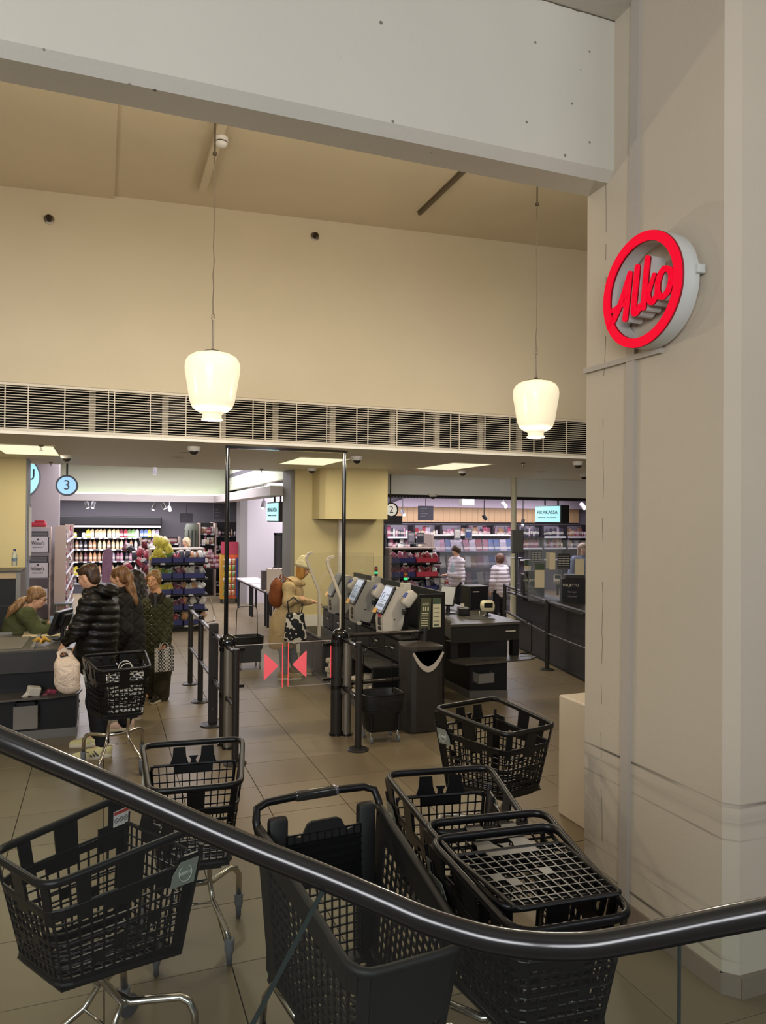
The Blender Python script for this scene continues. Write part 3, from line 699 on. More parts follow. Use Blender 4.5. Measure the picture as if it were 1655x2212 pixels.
def edge(g, p, q=None):
    o = Vector(g.location); a = p - Vector((0, 0, .03)) - o; b = (q if q is not None else Vector((p.x, p.y, p.z - 1.0))) - o
    MB().bar(a, b, .005, .011, upv=(0, 0, 1) if q is not None else (0.5, 0.8, 0)).build('pane_edge', M_JOINT, g)
edge(g3, RP[k2]); edge(g1, RP[k1] + Vector((0, 0, .0)), RP[k1] + Vector((-.16, .06, -.36)))
# ================================================================ LAMPS, SIGN, CEILING FITTINGS
M_OPAL = mat('opal_glass_lit', '#f3e6c8', rough=.25, emit=(1.0, .87, .62), estr=.9)
M_STEEL = mat('brushed_steel', '#7d766c', rough=.35, metal=.9)
M_CABLE = mat('lamp_cable', '#6e6455', rough=.7)
def pendant(label, x, y, zb, ztop, zs=None):
    t = thing('pendant_lamp', label, 'lamp', (x, y, zb), group='opal pendant lamps')
    pr = [(.088, 0), (.090, .008), (.080, .018), (.078, .045), (.092, .058), (.13, .075), (.165, .105), (.187, .16), (.200, .24), (.214, .33), (.226, .40), (.229, .445), (.222, .49), (.200, .525), (.160, .550), (.10, .566), (.04, .572)]
    MB().lathe(pr, n=40, capb=False).build('shade', M_OPAL, t, smooth='all')
    MB().lathe([(.10, .568), (.075, .580), (.03, .588), (.016, .60)], n=24).build('cap', M_STEEL, t, smooth='all')
    MB().tube([(0, 0, .59), (0, 0, .84)], .009, 10).build('rod', M_STEEL, t, smooth=True)
    mb = MB(); mb.tube(arc((0, 0, .858), .014, 0, 300, 10, 'xz'), .0035, 6); mb.tube(arc((0, 0, .885), .014, 180, 480, 10, 'xz'), .0035, 6); mb.build('hook', M_STEEL, t, smooth=True)
    top = ztop - zb; zs = (zs or ztop - .24) - zb; rr = random.Random(int(x * 100)); pts = [(0, 0, .89)]
    for k in range(1, 12): pts.append((rr.uniform(-.006, .006), 0, .89 + (zs - .89) * k / 12))
    pts.append((0.0, 0, zs)); mb = MB().tube(pts, .0045, 6); mb.build('cable', M_CABLE, t, smooth=True)
    mb = MB().tube([(0, 0, zs), (0, 0, top)], .008, 8); mb.lathe([(.0, -.02), (.018, -.012), (.018, .012), (0, .02)], (0, 0, zs), 10); mb.build('suspension', M_STEEL, t, smooth=True)
    lamp('lamp_bulb', 'POINT', (0, 0, -.06), 100, (1, .87, .69), .09, parent=t)
pendant('opal white pendant lamp hanging left, nearer the queue at the till', 0.85, 6.30, 3.075, 5.675, 5.33)
pendant('opal white pendant lamp hanging right, nearer the round red sign', 4.06, 6.36, 3.085, 5.80, 5.44)
pendant('opal white pendant lamp of the row, left of the frame', -2.35, 6.25, 3.07, 5.545)
# --- round red sign on the pillar
sg = thing('alko_sign', 'round red illuminated sign with script lettering on the pillar', 'sign', (2.70, 3.145, 3.475), 0)
sg.name = 'round_sign'
M_RED = mat('sign_red_lit', '#38000a', rough=.8, spec=.1, emit=(1.0, .004, .03), estr=1.25)
M_SIGNW = mat('sign_white_metal', '#c9cbc6', rough=.4)
M_REDD = mat('sign_red_side', '#8a0c18', rough=.45)
# the sign faces -X: local disc axes are e = -Y (to the right as seen) and z
R = .30
def ring_solid(ro, ri, x0, x1, n=56):
    mb = MB(); P = []
    for x in (x0, x1):
        for r in (ro, ri):
            P += [(x, -r * math.cos(2 * math.pi * k / n), r * math.sin(2 * math.pi * k / n)) for k in range(n)]
    F = []
    for k in range(n):
        j = (k + 1) % n; F += [(k, j, n + j, n + k), (2 * n + j, 2 * n + k, 3 * n + k, 3 * n + j), (k, 2 * n + k, 2 * n + j, j), (n + k, n + j, 3 * n + j, 3 * n + k)]
    return mb.add(P, F)
ring_solid(R, R - .048, -.062, -.050).build('ring_face', M_RED, sg, smooth=True)
ring_solid(R + .002, R - .050, -.050, -.040).build('ring_edge', M_REDD, sg, smooth=True)
ring_solid(R, R - .046, -.040, .058).build('ring_body', M_SIGNW, sg, smooth=True)
def strokes(mb, S, x0, x1):
    n = 10
    for pts, wd in S:
        ws = wd if isinstance(wd, list) else [wd] * len(pts)
        for i, (p, r) in enumerate(zip(pts, ws)):
            mb.prism([(r * math.cos(2 * math.pi * k / n), r * math.sin(2 * math.pi * k / n)) for k in range(n)], (x0, -p[0], p[1]), (0, -1, 0), (0, 0, 1), (x1 - x0, 0, 0))
            if i:
                q, s_ = pts[i - 1], ws[i - 1]; d = Vector((p[0] - q[0], p[1] - q[1]));
                if d.length < 1e-5: continue
                d.normalize(); nn = Vector((-d.y, d.x))
                mb.prism([(q[0] + nn.x * s_, q[1] + nn.y * s_), (q[0] - nn.x * s_, q[1] - nn.y * s_), (p[0] - nn.x * r, p[1] - nn.y * r), (p[0] + nn.x * r, p[1] + nn.y * r)], (x0, 0, 0), (0, -1, 0), (0, 0, 1), (x1 - x0, 0, 0))
def bez(a, b, c, n=8): return [((1 - t) ** 2 * a[0] + 2 * t * (1 - t) * b[0] + t * t * c[0], (1 - t) ** 2 * a[1] + 2 * t * (1 - t) * b[1] + t * t * c[1]) for t in [k / n for k in range(n + 1)]]
W = .0150
LET = [
 ([(-.252, -.135), (-.215, -.104), (-.176, -.058), (-.132, .02), (-.082, .112)], [.017, .016, .014, .013, .014]),   # A, left stroke rising from the ring
 ([(-.082, .112), (-.100, -.01), (-.120, -.124)], W),                                                       # A, right stroke
 ([(-.226, -.052), (-.172, -.040), (-.11, -.044)], [.011, .010, .010]),                                    # A, cross bar
 ([(-.022, .129), (-.041, -.01)] + bez((-.052, -.085), (-.056, -.122), (-.028, -.112)) + [(.004, -.085)], W),    # l
 ([(.056, .150), (.040, .037), (.024, -.100)], W),                                                         # k, stem
 ([(.106, .052), (.084, .010), (.060, -.034)], [.0075, .010, .012]),                                             # k, arm
 ([(.058, -.034)] + bez((.064, -.06), (.080, -.108), (.108, -.080)) + [(.134, -.050)], .0125),             # k, leg running into the o
 ([(.200, .052), (.176, .058), (.150, .040), (.132, .000), (.130, -.045), (.146, -.076), (.172, -.084), (.204, -.066), (.224, -.028), (.228, .010), (.220, .038), (.200, .052)], .0135)]
sm = MB(); strokes(sm, LET, -.062, -.050); lo = sm.build('lettering', M_RED, sg)
sm = MB(); strokes(sm, LET, -.050, -.042); sm.build('lettering_edge', M_REDD, sg)
sm = MB(); strokes(sm, [([q for q in p], [x * 1.12 for x in (w if isinstance(w, list) else [w] * len(p))]) for p, w in LET], -.042, .05); sm.build('lettering_body', M_SIGNW, sg)
for s_ in (-1, 1): sm = MB(); sm.rbox((.055, s_ * (R + .004), .03), (.05, .03, .045), .006); sm.build('bracket', M_SIGNW, sg)
# --- sprinklers, conduits, smoke detector
def sprinkler(label, p):
    t = thing('sprinkler', label, 'sprinkler', p); rx = Matrix.Rotation(math.radians(90), 3, 'X')
    MB().lathe([(.05, 0), (.05, .006), (.035, .012), (.03, .012)], n=20, M=rx).build('escutcheon', M_STEEL, t, smooth=True)
    mb = MB(); mb.lathe([(.02, .012), (.016, .04)], n=12, M=rx); mb.lathe([(.028, .06), (.028, .064)], n=12, M=rx)
    for s in (-1, 1): mb.bar((s * .014, -.03, 0), (s * .018, -.062, 0), .006)
    mb.build('head', mat('sprinkler_dark', '#3f372d', rough=.3, metal=.8), t)
sprinkler('sprinkler head in the header wall, left, above the queue', (-0.551, 8.250, 5.299)); sprinkler('sprinkler head in the header wall between the two pendant lamps', (2.265, 8.250, 5.531))
# conduits follow the ceiling
def ceil_z(x): return 5.40 + (x + 6) * .62 / 15.5
xa = 0.92; cdt = MB().bar((xa, 3.9, ceil_z(xa) - .035), (xa, 7.75, ceil_z(xa) - .035), .075, .06)
tag(cdt.build('cable_conduit', M_CEIL), 'pale boxed conduit on the ceiling beside the left lamp cable', 'conduit')
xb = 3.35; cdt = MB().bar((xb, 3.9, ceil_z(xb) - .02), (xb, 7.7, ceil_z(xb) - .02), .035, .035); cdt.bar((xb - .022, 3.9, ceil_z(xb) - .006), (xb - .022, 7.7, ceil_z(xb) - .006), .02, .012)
tag(cdt.build('cable_conduit', mat('conduit_dark', '#5f533f', rough=.7)), 'thin dark conduit on the ceiling left of the right lamp', 'conduit')  # the conduit itself is dark brown, one even colour
sd = thing('smoke_detector', 'round smoke detector on the ceiling conduit beside the left lamp cable', 'smoke detector', (xa + .02, 6.55, ceil_z(xa) - .12))
MB().lathe([(.03, -.03), (.045, -.02), (.055, 0)], n=20, capt=False).build('cover', M_WHITE, sd, smooth=True); MB().lathe([(.05, .004), (.05, .012)], n=20).build('slot', mat('slot_dark', '#3a3128'), sd); MB().lathe([(.058, .012), (.058, .05)], n=20).build('base', M_WHITE, sd, smooth=True)
# --- ceiling light panels
M_PAN = mat('panel_lit', '#fff7d8', rough=.5, emit=(1.0, .95, .66), estr=1.3)
M_PANF = mat('panel_frame', '#d8d0b0', rough=.5)
def panel(label, x0, x1, y0, y1):
    cx, cy = (x0 + x1) / 2, (y0 + y1) / 2; t = thing('ceiling_panel_light', label, 'light', (cx, cy, ZC), group='lit ceiling panels over the tills'); a, b = (x1 - x0) / 2, (y1 - y0) / 2
    MB().bb((-a, -b, -.004), (a, b, 0)).build('diffuser', M_PAN, t)
    mb = MB()
    for s in (-1, 1): mb.bb((-a - .015, s * b - .01, -.008), (a + .015, s * b + .01, 0)); mb.bb((s * a - .01, -b, -.008), (s * a + .01, b, 0))
    mb.build('frame', M_PANF, t)
    lamp('panel_lamp', 'AREA', (0, 0, -.012), 48, (1, .89, .62), 2 * a, 2 * b, parent=t)
panel('lit ceiling panel at the far left above the seated cashier', -1.22, -.55, 9.42, 10.85)
panel('lit ceiling panel in front of the yellow boxed column', 2.46, 3.18, 9.62, 10.95)
panel('lit ceiling panel right of the yellow column, above the self checkouts', 4.71, 5.38, 9.55, 10.95)
# --- dome cameras
M_CAMB = mat('camera_dark', '#2b2622', rough=.15)
def dome(label, x, y, z, r=.075):
    t = thing('dome_camera', label, 'camera', (x, y, z), group='white dome cameras')
    MB().lathe([(r * .78, -.055), (r, -.035), (r * 1.02, -.006), (r * 1.02, 0)], n=22, capb=False).build('housing', M_WHITE, t, smooth=True)
    MB().sphere((0, 0, -.055), r * .72, 16, 9, (1, 1, .8)).build('dome', M_CAMB, t, smooth='all')
for lb, px in (('white dome camera right of the far left ceiling panel', (-0.463, 10.675, 3.080)), ('white dome camera on the low ceiling left of the gate frame', (0.984, 8.807, 3.080)), ('white dome camera below the middle ceiling panel', (3.159, 11.548, 3.080)),
               ('white dome camera just right of the gate frame top', (3.134, 9.220, 3.080)), ('white dome camera below the right ceiling panel', (5.610, 11.014, 3.080)), ('white dome camera close to the pillar, nearer the grille', (6.201, 8.631, 3.080)), ('white dome camera half hidden by the pillar edge', (7.949, 10.885, 3.080))): dome(lb, *px)
dome('dark dome camera in the lit cove right of round sign 3', 1.06, 13.0, 3.19, .07); dome('white dome camera under the cable tray above round sign 2', 5.85, 12.7, 2.74, .08)
def small_sprk(label, p):
    t = thing('ceiling_sprinkler', label, 'sprinkler', p, group='small sprinklers in the low ceiling'); MB().lathe([(.02, -.05), (.006, -.045), (.006, -.02), (.03, -.01), (.035, 0)], n=12).build('head', M_STEEL, t, smooth=True)
    MB().lathe([(.022, -.062), (.022, -.058)], n=12).build('deflector', M_STEEL, t)
for lb, p in (('small sprinkler hanging at the left ceiling panel', (-0.683, 9.422, 3.080)), ('small sprinkler above round sign 3', (-0.749, 12.233, 3.080)), ('small sprinkler on the ceiling edge left of the yellow column', (2.481, 12.270, 3.080)), ('small sprinkler above the white post', (5.656, 9.189, 3.080))): small_sprk(lb, p)
for i, (lb, p) in enumerate((('flat round ceiling vent left of the gate frame, nearer', (0.957, 9.468, 3.080)), ('flat round ceiling vent left of the gate frame, farther', (0.945, 10.383, 3.080)), ('flat round ceiling vent near the pillar', (6.873, 10.611, 3.080)))):
    v = thing('ceiling_vent', lb, 'vent', p); MB().lathe([(.06, -.012), (.10, -.006), (.11, 0)], n=20).build('plate', M_WHITE, v, smooth=True); MB().lathe([(.035, -.016), (.05, -.012)], n=16).build('cone', M_STUD, v)
# ================================================================ BARRIERS AND GATE
M_POST = mat('anthracite_post', '#292624', rough=.42, spec=.4)
M_POSTB = mat('glossy_black_cap', '#0e0e0f', rough=.12, coat=.4)
M_ALU = mat('aluminium_profile', '#8d877c', rough=.38, metal=.75)
M_RTUBE = mat('rail_tube', '#3a3633', rough=.28, metal=.5)
def round_post(label, x, y, h=1.06, r=.033, group='round barrier posts', base=.105):
    t = thing('barrier_post', label, 'post', (x, y, 0), group=group)
    MB().lathe([(r, 0.02), (r, h - .004), (r - .004, h)], n=18).build('tube', M_POST, t, smooth=True)
    MB().lathe([(base, 0), (base, .008), (base * .86, .018), (r + .004, .024)], n=26).build('base_plate', M_POST, t, smooth=True)
    return t
def rail(label, a, b, r=.022, group='barrier rails'):
    a, b = Vector(a), Vector(b); t = thing('barrier_rail', label, 'rail', tuple(a), group=group); d = b - a; n = d.normalized()
    MB().tube([n * .03, d - n * .03], r, 14).build('tube', M_RTUBE, t, smooth=True)
    for p, s in ((Vector(), 1), (d, -1)):
        MB().tube([p + n * s * .025, p + n * s * .07], r + .006, 14).build('end_ring', M_POSTB, t, smooth=True)
    return t
round_post('round anthracite barrier post, farthest of the row left of the gate', 1.125, 10.23)
round_post('round anthracite barrier post, second farthest in the row left of the gate', 1.135, 9.21)
t = thing('barrier_post', 'flat wide anthracite barrier post in the middle of the row left of the gate', 'post', (1.14, 8.14, 0))
MB().rbox((0, 0, .56), (.10, .055, 1.09), .012).build('flat_profile', M_POST, t); MB().lathe([(.135, 0), (.135, .012), (.11, .02)], n=26).build('base_plate', M_POST, t, smooth=True)
mb = MB()
for z in (.18, .96): mb.lathe([(.008, 0), (.008, .004)], (-.01, -.0285, z), 8, M=Matrix.Rotation(math.radians(90), 3, 'X'))
mb.build('screws', M_ALU, t)['kind'] = 'stuff'
round_post('round anthracite barrier post nearest the viewer, left side of the gate', 1.155, 6.79, 1.05)
round_post('round anthracite barrier post nearest the viewer, right side of the gate, by the rolling basket', 2.35, 6.80, 1.05)
round_post('round anthracite barrier post behind the black waste bin', 3.30, 7.36, 1.08)
for z, wd in ((1.0, 'upper'), (.50, 'lower')):
    rail(f'{wd} steel rail between the two farthest posts left of the gate', (1.125, 10.23, z), (1.135, 9.21, z))
    rail(f'{wd} steel rail running up to the flat wide post from behind', (1.135, 9.21, z), (1.14, 8.17, z))
    rail(f'{wd} steel rail between the flat wide post and the left gate pillar', (1.14, 8.11, z), (1.145, 7.36, z))
    rail(f'{wd} steel rail between the left gate pillar and the nearest left post', (1.15, 7.24, z), (1.155, 6.82, z))
    rail(f'{wd} steel rail between the right gate pillar and the nearest right post', (2.36, 7.28, z), (2.35, 6.83, z))
    rail(f'{wd} steel rail from the right gate pillar to the post behind the bin', (2.40, 7.34, z + .03), (3.30, 7.36, z + .03))
def gate_pillar(label, x, y, s):
    t = thing('gate_pillar', label, 'gate pillar', (x, y, 0))
    dx, dy, ax_ = (-.045, .02, .055) if s < 0 else (-.005, .10, .0)
    MB().tube([(dx, dy, .012), (dx, dy, 1.02)], .062, 22).build('dark_column', M_POST, t, smooth=True)
    MB().tube([(ax_, -.03, .012), (ax_, -.03, 1.0)], .045, 18, ry=.7).build('aluminium_column', M_ALU, t, smooth=True)
    MB().lathe([(.085, 1.0), (.088, 1.03), (.075, 1.075), (.045, 1.10), (.0, 1.108)], (-.02 if s < 0 else .0, 0 if s < 0 else .03, 0), 24, capt=False).build('dome_cap', M_POSTB, t, smooth=True)
    mb = MB(); mb.lathe([(.078, 0), (.078, .02)], (dx, dy, 0), 22); mb.lathe([(.06, 0), (.06, .02)], (ax_, -.03, 0), 18); mb.build('base_plate', M_POSTB, t)
    for z in (.5, .95): MB().lathe([(.067, z - .02), (.067, z + .02)], (dx, dy, 0), 22).build('collar', M_POSTB, t, smooth=True)
    return t
gate_pillar('double gate pillar with black dome cap, left of the glass gate', 1.165, 7.30, 1)
p2 = gate_pillar('double gate pillar with black dome cap, right of the glass gate', 2.345, 7.34, -1)
MB().bb((-.02, -.1, .44), (.02, -.043, .49)).build('label_plate', M_ALU, p2); 
# --- anti-theft frame standing on the gate pillars
fr_ = thing('security_arch', 'tall thin black frame over the gate, its top just below the vent grille', 'frame', (1.75, 7.33, 1.09))
for x in (-.605, .605): MB().tube([(x, 0, 0), (x, 0, 1.86)], .021, 12).build('frame_post', M_POSTB, fr_, smooth=True)
MB().bb((-.63, -.03, 1.85), (.63, .03, 1.875)).build('top_bar', M_POSTB, fr_)
# --- two glass wings with glowing red edges and arrows
M_WING = glass_mat('gate_glass', (.93, .93, .93), dirt=.02)
M_REDGE = mat('red_edge_glow', '#ff4a50', rough=.4, emit=(1, .10, .12), estr=.75); M_ARROW = mat('red_arrow', '#e9656c', rough=.5, emit=(1, .10, .14), estr=.42)
M_PALE = mat('pale_edge', '#cfc0b4', rough=.3)
def wing(label, x0, x1, y, hinge):
    t = thing('gate_wing', label, 'gate wing', (x0, y, 0)); w = x1 - x0; z0, z1 = .545, .99
    r = .03; P = [(0, z0), (w, z0), (w, z1), (0, z1)]
    MB().bb((0, -.004, z0), (w, .004, z1)).build('pane', M_WING, t)
    lead = w if hinge < 0 else 0
    mb = MB(); mb.bar((lead, 0, z0), (lead, 0, z1), .006, .010, upv=(0, 1, 0)); mb.bar((w - lead, 0, z0 + .03), (w - lead, 0, z1 - .03), .006, .009, upv=(0, 1, 0)); mb.build('glowing_edge', M_REDGE, t)
    mb = MB(); mb.bar((0, 0, z0), (w, 0, z0), .007); mb.bar((0, 0, z1), (w, 0, z1), .007); mb.build('clear_edge', M_PALE, t)
    cx = lead + (-.115 if hinge < 0 else .115); d = 1 if hinge < 0 else -1
    tri = [(cx - d * .075, .625), (cx + d * .075, .765), (cx - d * .075, .905)]
    c0 = Vector((sum(p[0] for p in tri) / 3, sum(p[1] for p in tri) / 3)); poly = []
    for i in range(3):
        p = Vector(tri[i]); a = (Vector(tri[i - 1]) - p).normalized() * .018; b = (Vector(tri[(i + 1) % 3]) - p).normalized() * .018
        for k in range(4): q = k / 3; poly.append(tuple(p + a * (1 - q) ** 2 + b * q * q))
    MB().prism(poly, (0, -.0065, 0), (1, 0, 0), (0, 0, 1), (0, .002, 0)).build('arrow', M_ARROW, t)
    h0 = 0 if hinge < 0 else w
    for z in (.59, .95): MB().bb((h0 - .09 + (.05 if hinge < 0 else 0), -.014, z - .014), (h0 + .09 - (0 if hinge < 0 else .05), .014, z + .014)).build('clamp', M_POSTB, t)
wing('left clear gate wing with a red arrow pointing right', 1.235, 1.71, 7.31, -1)
wing('right clear gate wing with a red arrow pointing left', 1.775, 2.225, 7.33, 1)
# --- rolling baskets
def rolling_basket(label, x, y, rz=0.0, parent=None):
    t = thing('rolling_basket', label, 'basket', (x, y, 0), rz, group=None)
    prof = [(.155, .105), (.17, .12), (.185, .27), (.20, .30), (.212, .40), (.218, .475), (.205, .48)]
    def ringp(w, z, n=28, dd=.74):
        out = []
        for k in range(n):
            a = 2 * math.pi * k / n; c, s = math.cos(a), math.sin(a); e = .45
            out.append((w * math.copysign(abs(c) ** e, c), w * dd * math.copysign(abs(s) ** e, s), z))
        return out
    mb = MB(); n = 28; vs = []
    full = prof + [(.195, .45), (.175, .15), (.15, .115)]
    for w, z in full: vs += ringp(w, z)
    fs = [(i * n + j, i * n + (j + 1) % n, (i + 1) * n + (j + 1) % n, (i + 1) * n + j) for i in range(len(full) - 1) for j in range(n)]
    fs += [tuple(range(n)), tuple((len(full) - 1) * n + j for j in range(n))]
    mb.add(vs, fs); mb.build('tub', M_PLAS2, t, smooth=True)
    mb = MB()
    for z in (.32, .345, .37, .395, .42): mb.tube(ringp(.206 + (z - .3) * .09, z), .0035, 5, closed=True)
    mb.build('ribs', M_PLAS2, t)
    MB().tube(ringp(.214, .478), .008, 8, closed=True).build('rim', M_PLAS, t)
    MB().tube([(-.165, .10, .45), (-.155, .10, .86)] + [(-.135, .10, .905), (-.10, .10, .92), (.10, .10, .92), (.135, .10, .905)] + [(.155, .10, .86), (.165, .10, .45)], .006, 8).build('pull_handle', M_POSTB, t, smooth='all')
    mb = MB()
    for s in (-1, 1): mb.tube([(s * .145, -.15, .29), (s * .145, -.155, .12)], .016, 8)
    mb.build('front_struts', M_PLAS, t)
    for sx, sy in ((-1, -1), (1, -1), (-1, 1), (1, 1)):
        mb = MB(); mb.rbox((sx * .145, sy * .12, .085), (.022, .03, .06), .006); o = mb.build('castor', M_CHROME, t)
        MB().lathe([(.034, -.01), (.036, 0), (.034, .01)], (sx * .145, sy * .12 - .01, .036), 14, M=Matrix.Rotation(math.radians(90), 3, 'Y')).build('wheel', M_CAST, o, smooth=True)
    return t
rolling_basket('black rolling basket with raised wire handle beside the nearest right barrier post', 2.68, 7.06, -.03)
rolling_basket('black rolling basket with raised handle seen behind the left gate pillar', 2.06, 11.05, .05)
# folding gate bracket of the queue rail
tag(MB().tube([(0, 0, 0), (.30, .1, .05), (.36, .5, .06), (.31, .62, .30), (.2, .62, .32)], .010, 8).build('wire_bracket', M_ALU, None, (1.16, 10.25, .78), smooth=True), 'thin steel wire hoop sticking out behind the farthest queue post', 'wire hoop')
# --- waste bin
wb = thing('waste_bin', 'tall dark waste bin with a curved chrome mouth in front of the black till', 'waste bin', (3.185, 7.30, 0))
poly = [(-.175, -.15), (-.14, -.185), (-.09, -.20), (.16, -.20), (.21, -.185), (.235, -.15), (.24, .0), (.2, .2), (-.13, .2), (-.19, .0)]
M_BIN = mat('bin_brown_black', '#2b2723', rough=.45, var=.05)
MB().prism(poly, (0, 0, .015), (1, 0, 0), (0, 1, 0), (0, 0, .86)).build('body', M_BIN, wb)
lid = MB(); n = len(poly); lid.add([(p[0] * 1.02, p[1] * 1.02, .875) for p in poly] + [(p[0] * 1.03, p[1] * 1.03, .90 + .02 * (.25 - abs(p[0])) / .25) for p in poly] + [(0, 0, .945)], [tuple(range(n))] + [(i, (i + 1) % n, n + (i + 1) % n, n + i) for i in range(n)] + [(n + i, n + (i + 1) % n, 2 * n) for i in range(n)]); lid.build('lid', mat('bin_lid', '#3d3833', rough=.4), wb)
def mouth(k): return [(x, .70 + .155 * (abs(x - .045) / .165) ** 1.8 - k) for x in [.045 + .165 * (q / 12 - 1) for q in range(25)]]
inn = [p for p in mouth(0)]; up_ = [(inn[-1][0], .862), (inn[0][0], .862)]
MB().prism(inn + up_, (0, -.2035, 0), (1, 0, 0), (0, 0, 1), (0, .01, 0)).build('opening_plate', mat('mouth_shade', '#020202', rough=1, spec=0), wb)  # flat black plate, the shade inside the mouth put into its colour
ou = [(x, .640 + .217 * (abs(x - .045) / .19) ** 2.0) for x in [.045 + .18 * (q / 12 - 1) for q in range(25)]]
mb = MB()
vs = []
for (a, b) in zip(inn, ou): vs += [(a[0], -.212, a[1]), (b[0], -.212, b[1]), (a[0], -.198, a[1]), (b[0], -.198, b[1])]
fs = []
for i in range(24):
    a, b = i * 4, i * 4 + 4; fs += [(a, b, b + 1, a + 1), (a + 2, a + 3, b + 3, b + 2), (a, a + 2, b + 2, b), (a + 1, b + 1, b + 3, a + 3)]
mb.add(vs, fs); mb.build('chrome_mouth', mat('polished_metal', '#d2cabc', rough=.25, metal=.35), wb)
# ================================================================ TILLS
M_TILL = mat('till_black', '#121111', rough=.5, spec=.35, var=.1, vscale=3); M_TILL2 = mat('till_anthracite', '#24221f', rough=.42); M_TOPD = mat('till_top', '#4d4942', rough=.33)
M_PLINTH = mat('steel_plinth', '#77736c', rough=.4, metal=.6)
M_SHELL = mat('terminal_shell', '#c4beb1', rough=.4); M_BEZEL = mat('screen_bezel', '#1d1d1e', rough=.3)
M_SCR = mat('screen_lit', '#8fa0b8', rough=.25, emit=srgb('#93a3bb'), estr=.55); M_SCRT = mat('screen_print', '#4c5a70', rough=.3, emit=srgb('#4c5a70'), estr=.3); M_SCRD = mat('screen_dim', '#5e5d5a', rough=.12)
M_YLAB = mat('yellow_label', '#e0a722', rough=.5); M_PAPER = mat('white_paper', '#d9d2c2', rough=.7); M_PINK = mat('pink_label', '#d8405a', rough=.5)
# --- self checkout island: bagging platform, drawer cabinet, rear divider
isl = thing('bagging_platform', 'long low ribbed bagging platform of the self checkouts with plastic bags underneath', 'platform', (2.83, 7.70, 0))
for j in range(5):
    MB().rbox((.165, .33 + .655 * j, .585), (.35, .648, .03), .006).build('deck', M_TILL2, isl)
mb = MB()
for j in range(44): mb.bb((.02, .05 + .073 * j, .600), (.31, .062 + .073 * j, .605))
mb.build('ribs', mat('deck_rib', '#5a554c', rough=.3), isl)['kind'] = 'stuff'
MB().bb((0, 0, .10), (.33, .05, .57)).build('end_panel', M_TILL, isl); MB().bb((.30, .05, .10), (.34, 3.25, .57)).build('rear_panel', M_TILL, isl)
MB().bb((.0, .05, .09), (.33, 3.25, .13)).build('lower_shelf', M_TILL2, isl); MB().bb((.02, .01, .0), (.33, 3.24, .09)).build('plinth', M_PLINTH, isl)
for y in (.75, 1.75, 2.5, 3.22): MB().bb((.0, y - .012, .13), (.32, y + .012, .57)).build('partition', M_TILL, isl)
MB().bb((.0, 2.05, .13), (.012, 3.2, .56)).build('front_board', mat('brown_board', '#3a2c22', rough=.5), isl)
cab = thing('drawer_cabinet', 'dark drawer cabinet behind the ribbed platform carrying the self checkout terminals', 'cabinet', (3.18, 7.72, 0))
MB().bb((.012, 0, .02), (.44, 3.2, .88)).build('carcass', M_TILL, cab); MB().rbox((.215, 1.6, .895), (.46, 3.24, .03), .008).build('worktop', M_TILL2, cab)
for j in range(6):
    d = MB().rbox((.004, .27 + .53 * j, .735), (.016, .51, .24), .004).build('drawer', M_TILL2, cab); MB().bb((-.008, .20 + .53 * j, .77), (-.003, .34 + .53 * j, .80)).build('recessed_grip', mat('grip_hole', '#050505'), d)
    MB().bb((-.008, .24 + .53 * j, .745), (-.003, .33 + .53 * j, .76)).build('drawer_tag', M_PAPER, d)
dv = thing('divider_panel', 'tall black divider behind the self checkout terminals', 'divider', (3.66, 7.78, 0))
MB().bb((0, -.11, 0), (.035, 3.1, 1.42)).build('long_panel', M_TILL, dv); MB().bb((-.30, -.14, 0.0), (0.0, -.11, 1.40)).build('end_panel', M_TILL, dv)
# plastic bags stuffed below the platform
M_BAGP = mat('white_plastic_bags', '#d6cbb8', rough=.55, bump=.5, bscale=18)
def bag_bundle(label, x, y, z, s):
    rr = random.Random(int(y * 100)); mb = MB(); n, m = 12, 7
    for k in range(4):
        mb.rbox((rr.uniform(-.02, .02), rr.uniform(-.02, .02), .03 + k * .05 * s), (.20 * s, .22 * s, .055 * s), .024, M=Euler((rr.uniform(-.25, .25), rr.uniform(-.25, .25), rr.uniform(-.4, .4))).to_matrix(), seg=3)
    o = mb.build('bag_bundle', M_BAGP, None, (x, y, z), smooth='all'); tag(o, label, 'plastic bags')
bag_bundle('crumpled white plastic bags under the platform, by the nearest partition', 2.94, 8.3, .145, 1.2); bag_bundle('crumpled white plastic bags under the platform, seen through the right gate wing', 2.94, 9.35, .145, 1.3); bag_bundle('grey white plastic bags at the near end of the platform, low down', 2.98, 7.92, .145, .9)
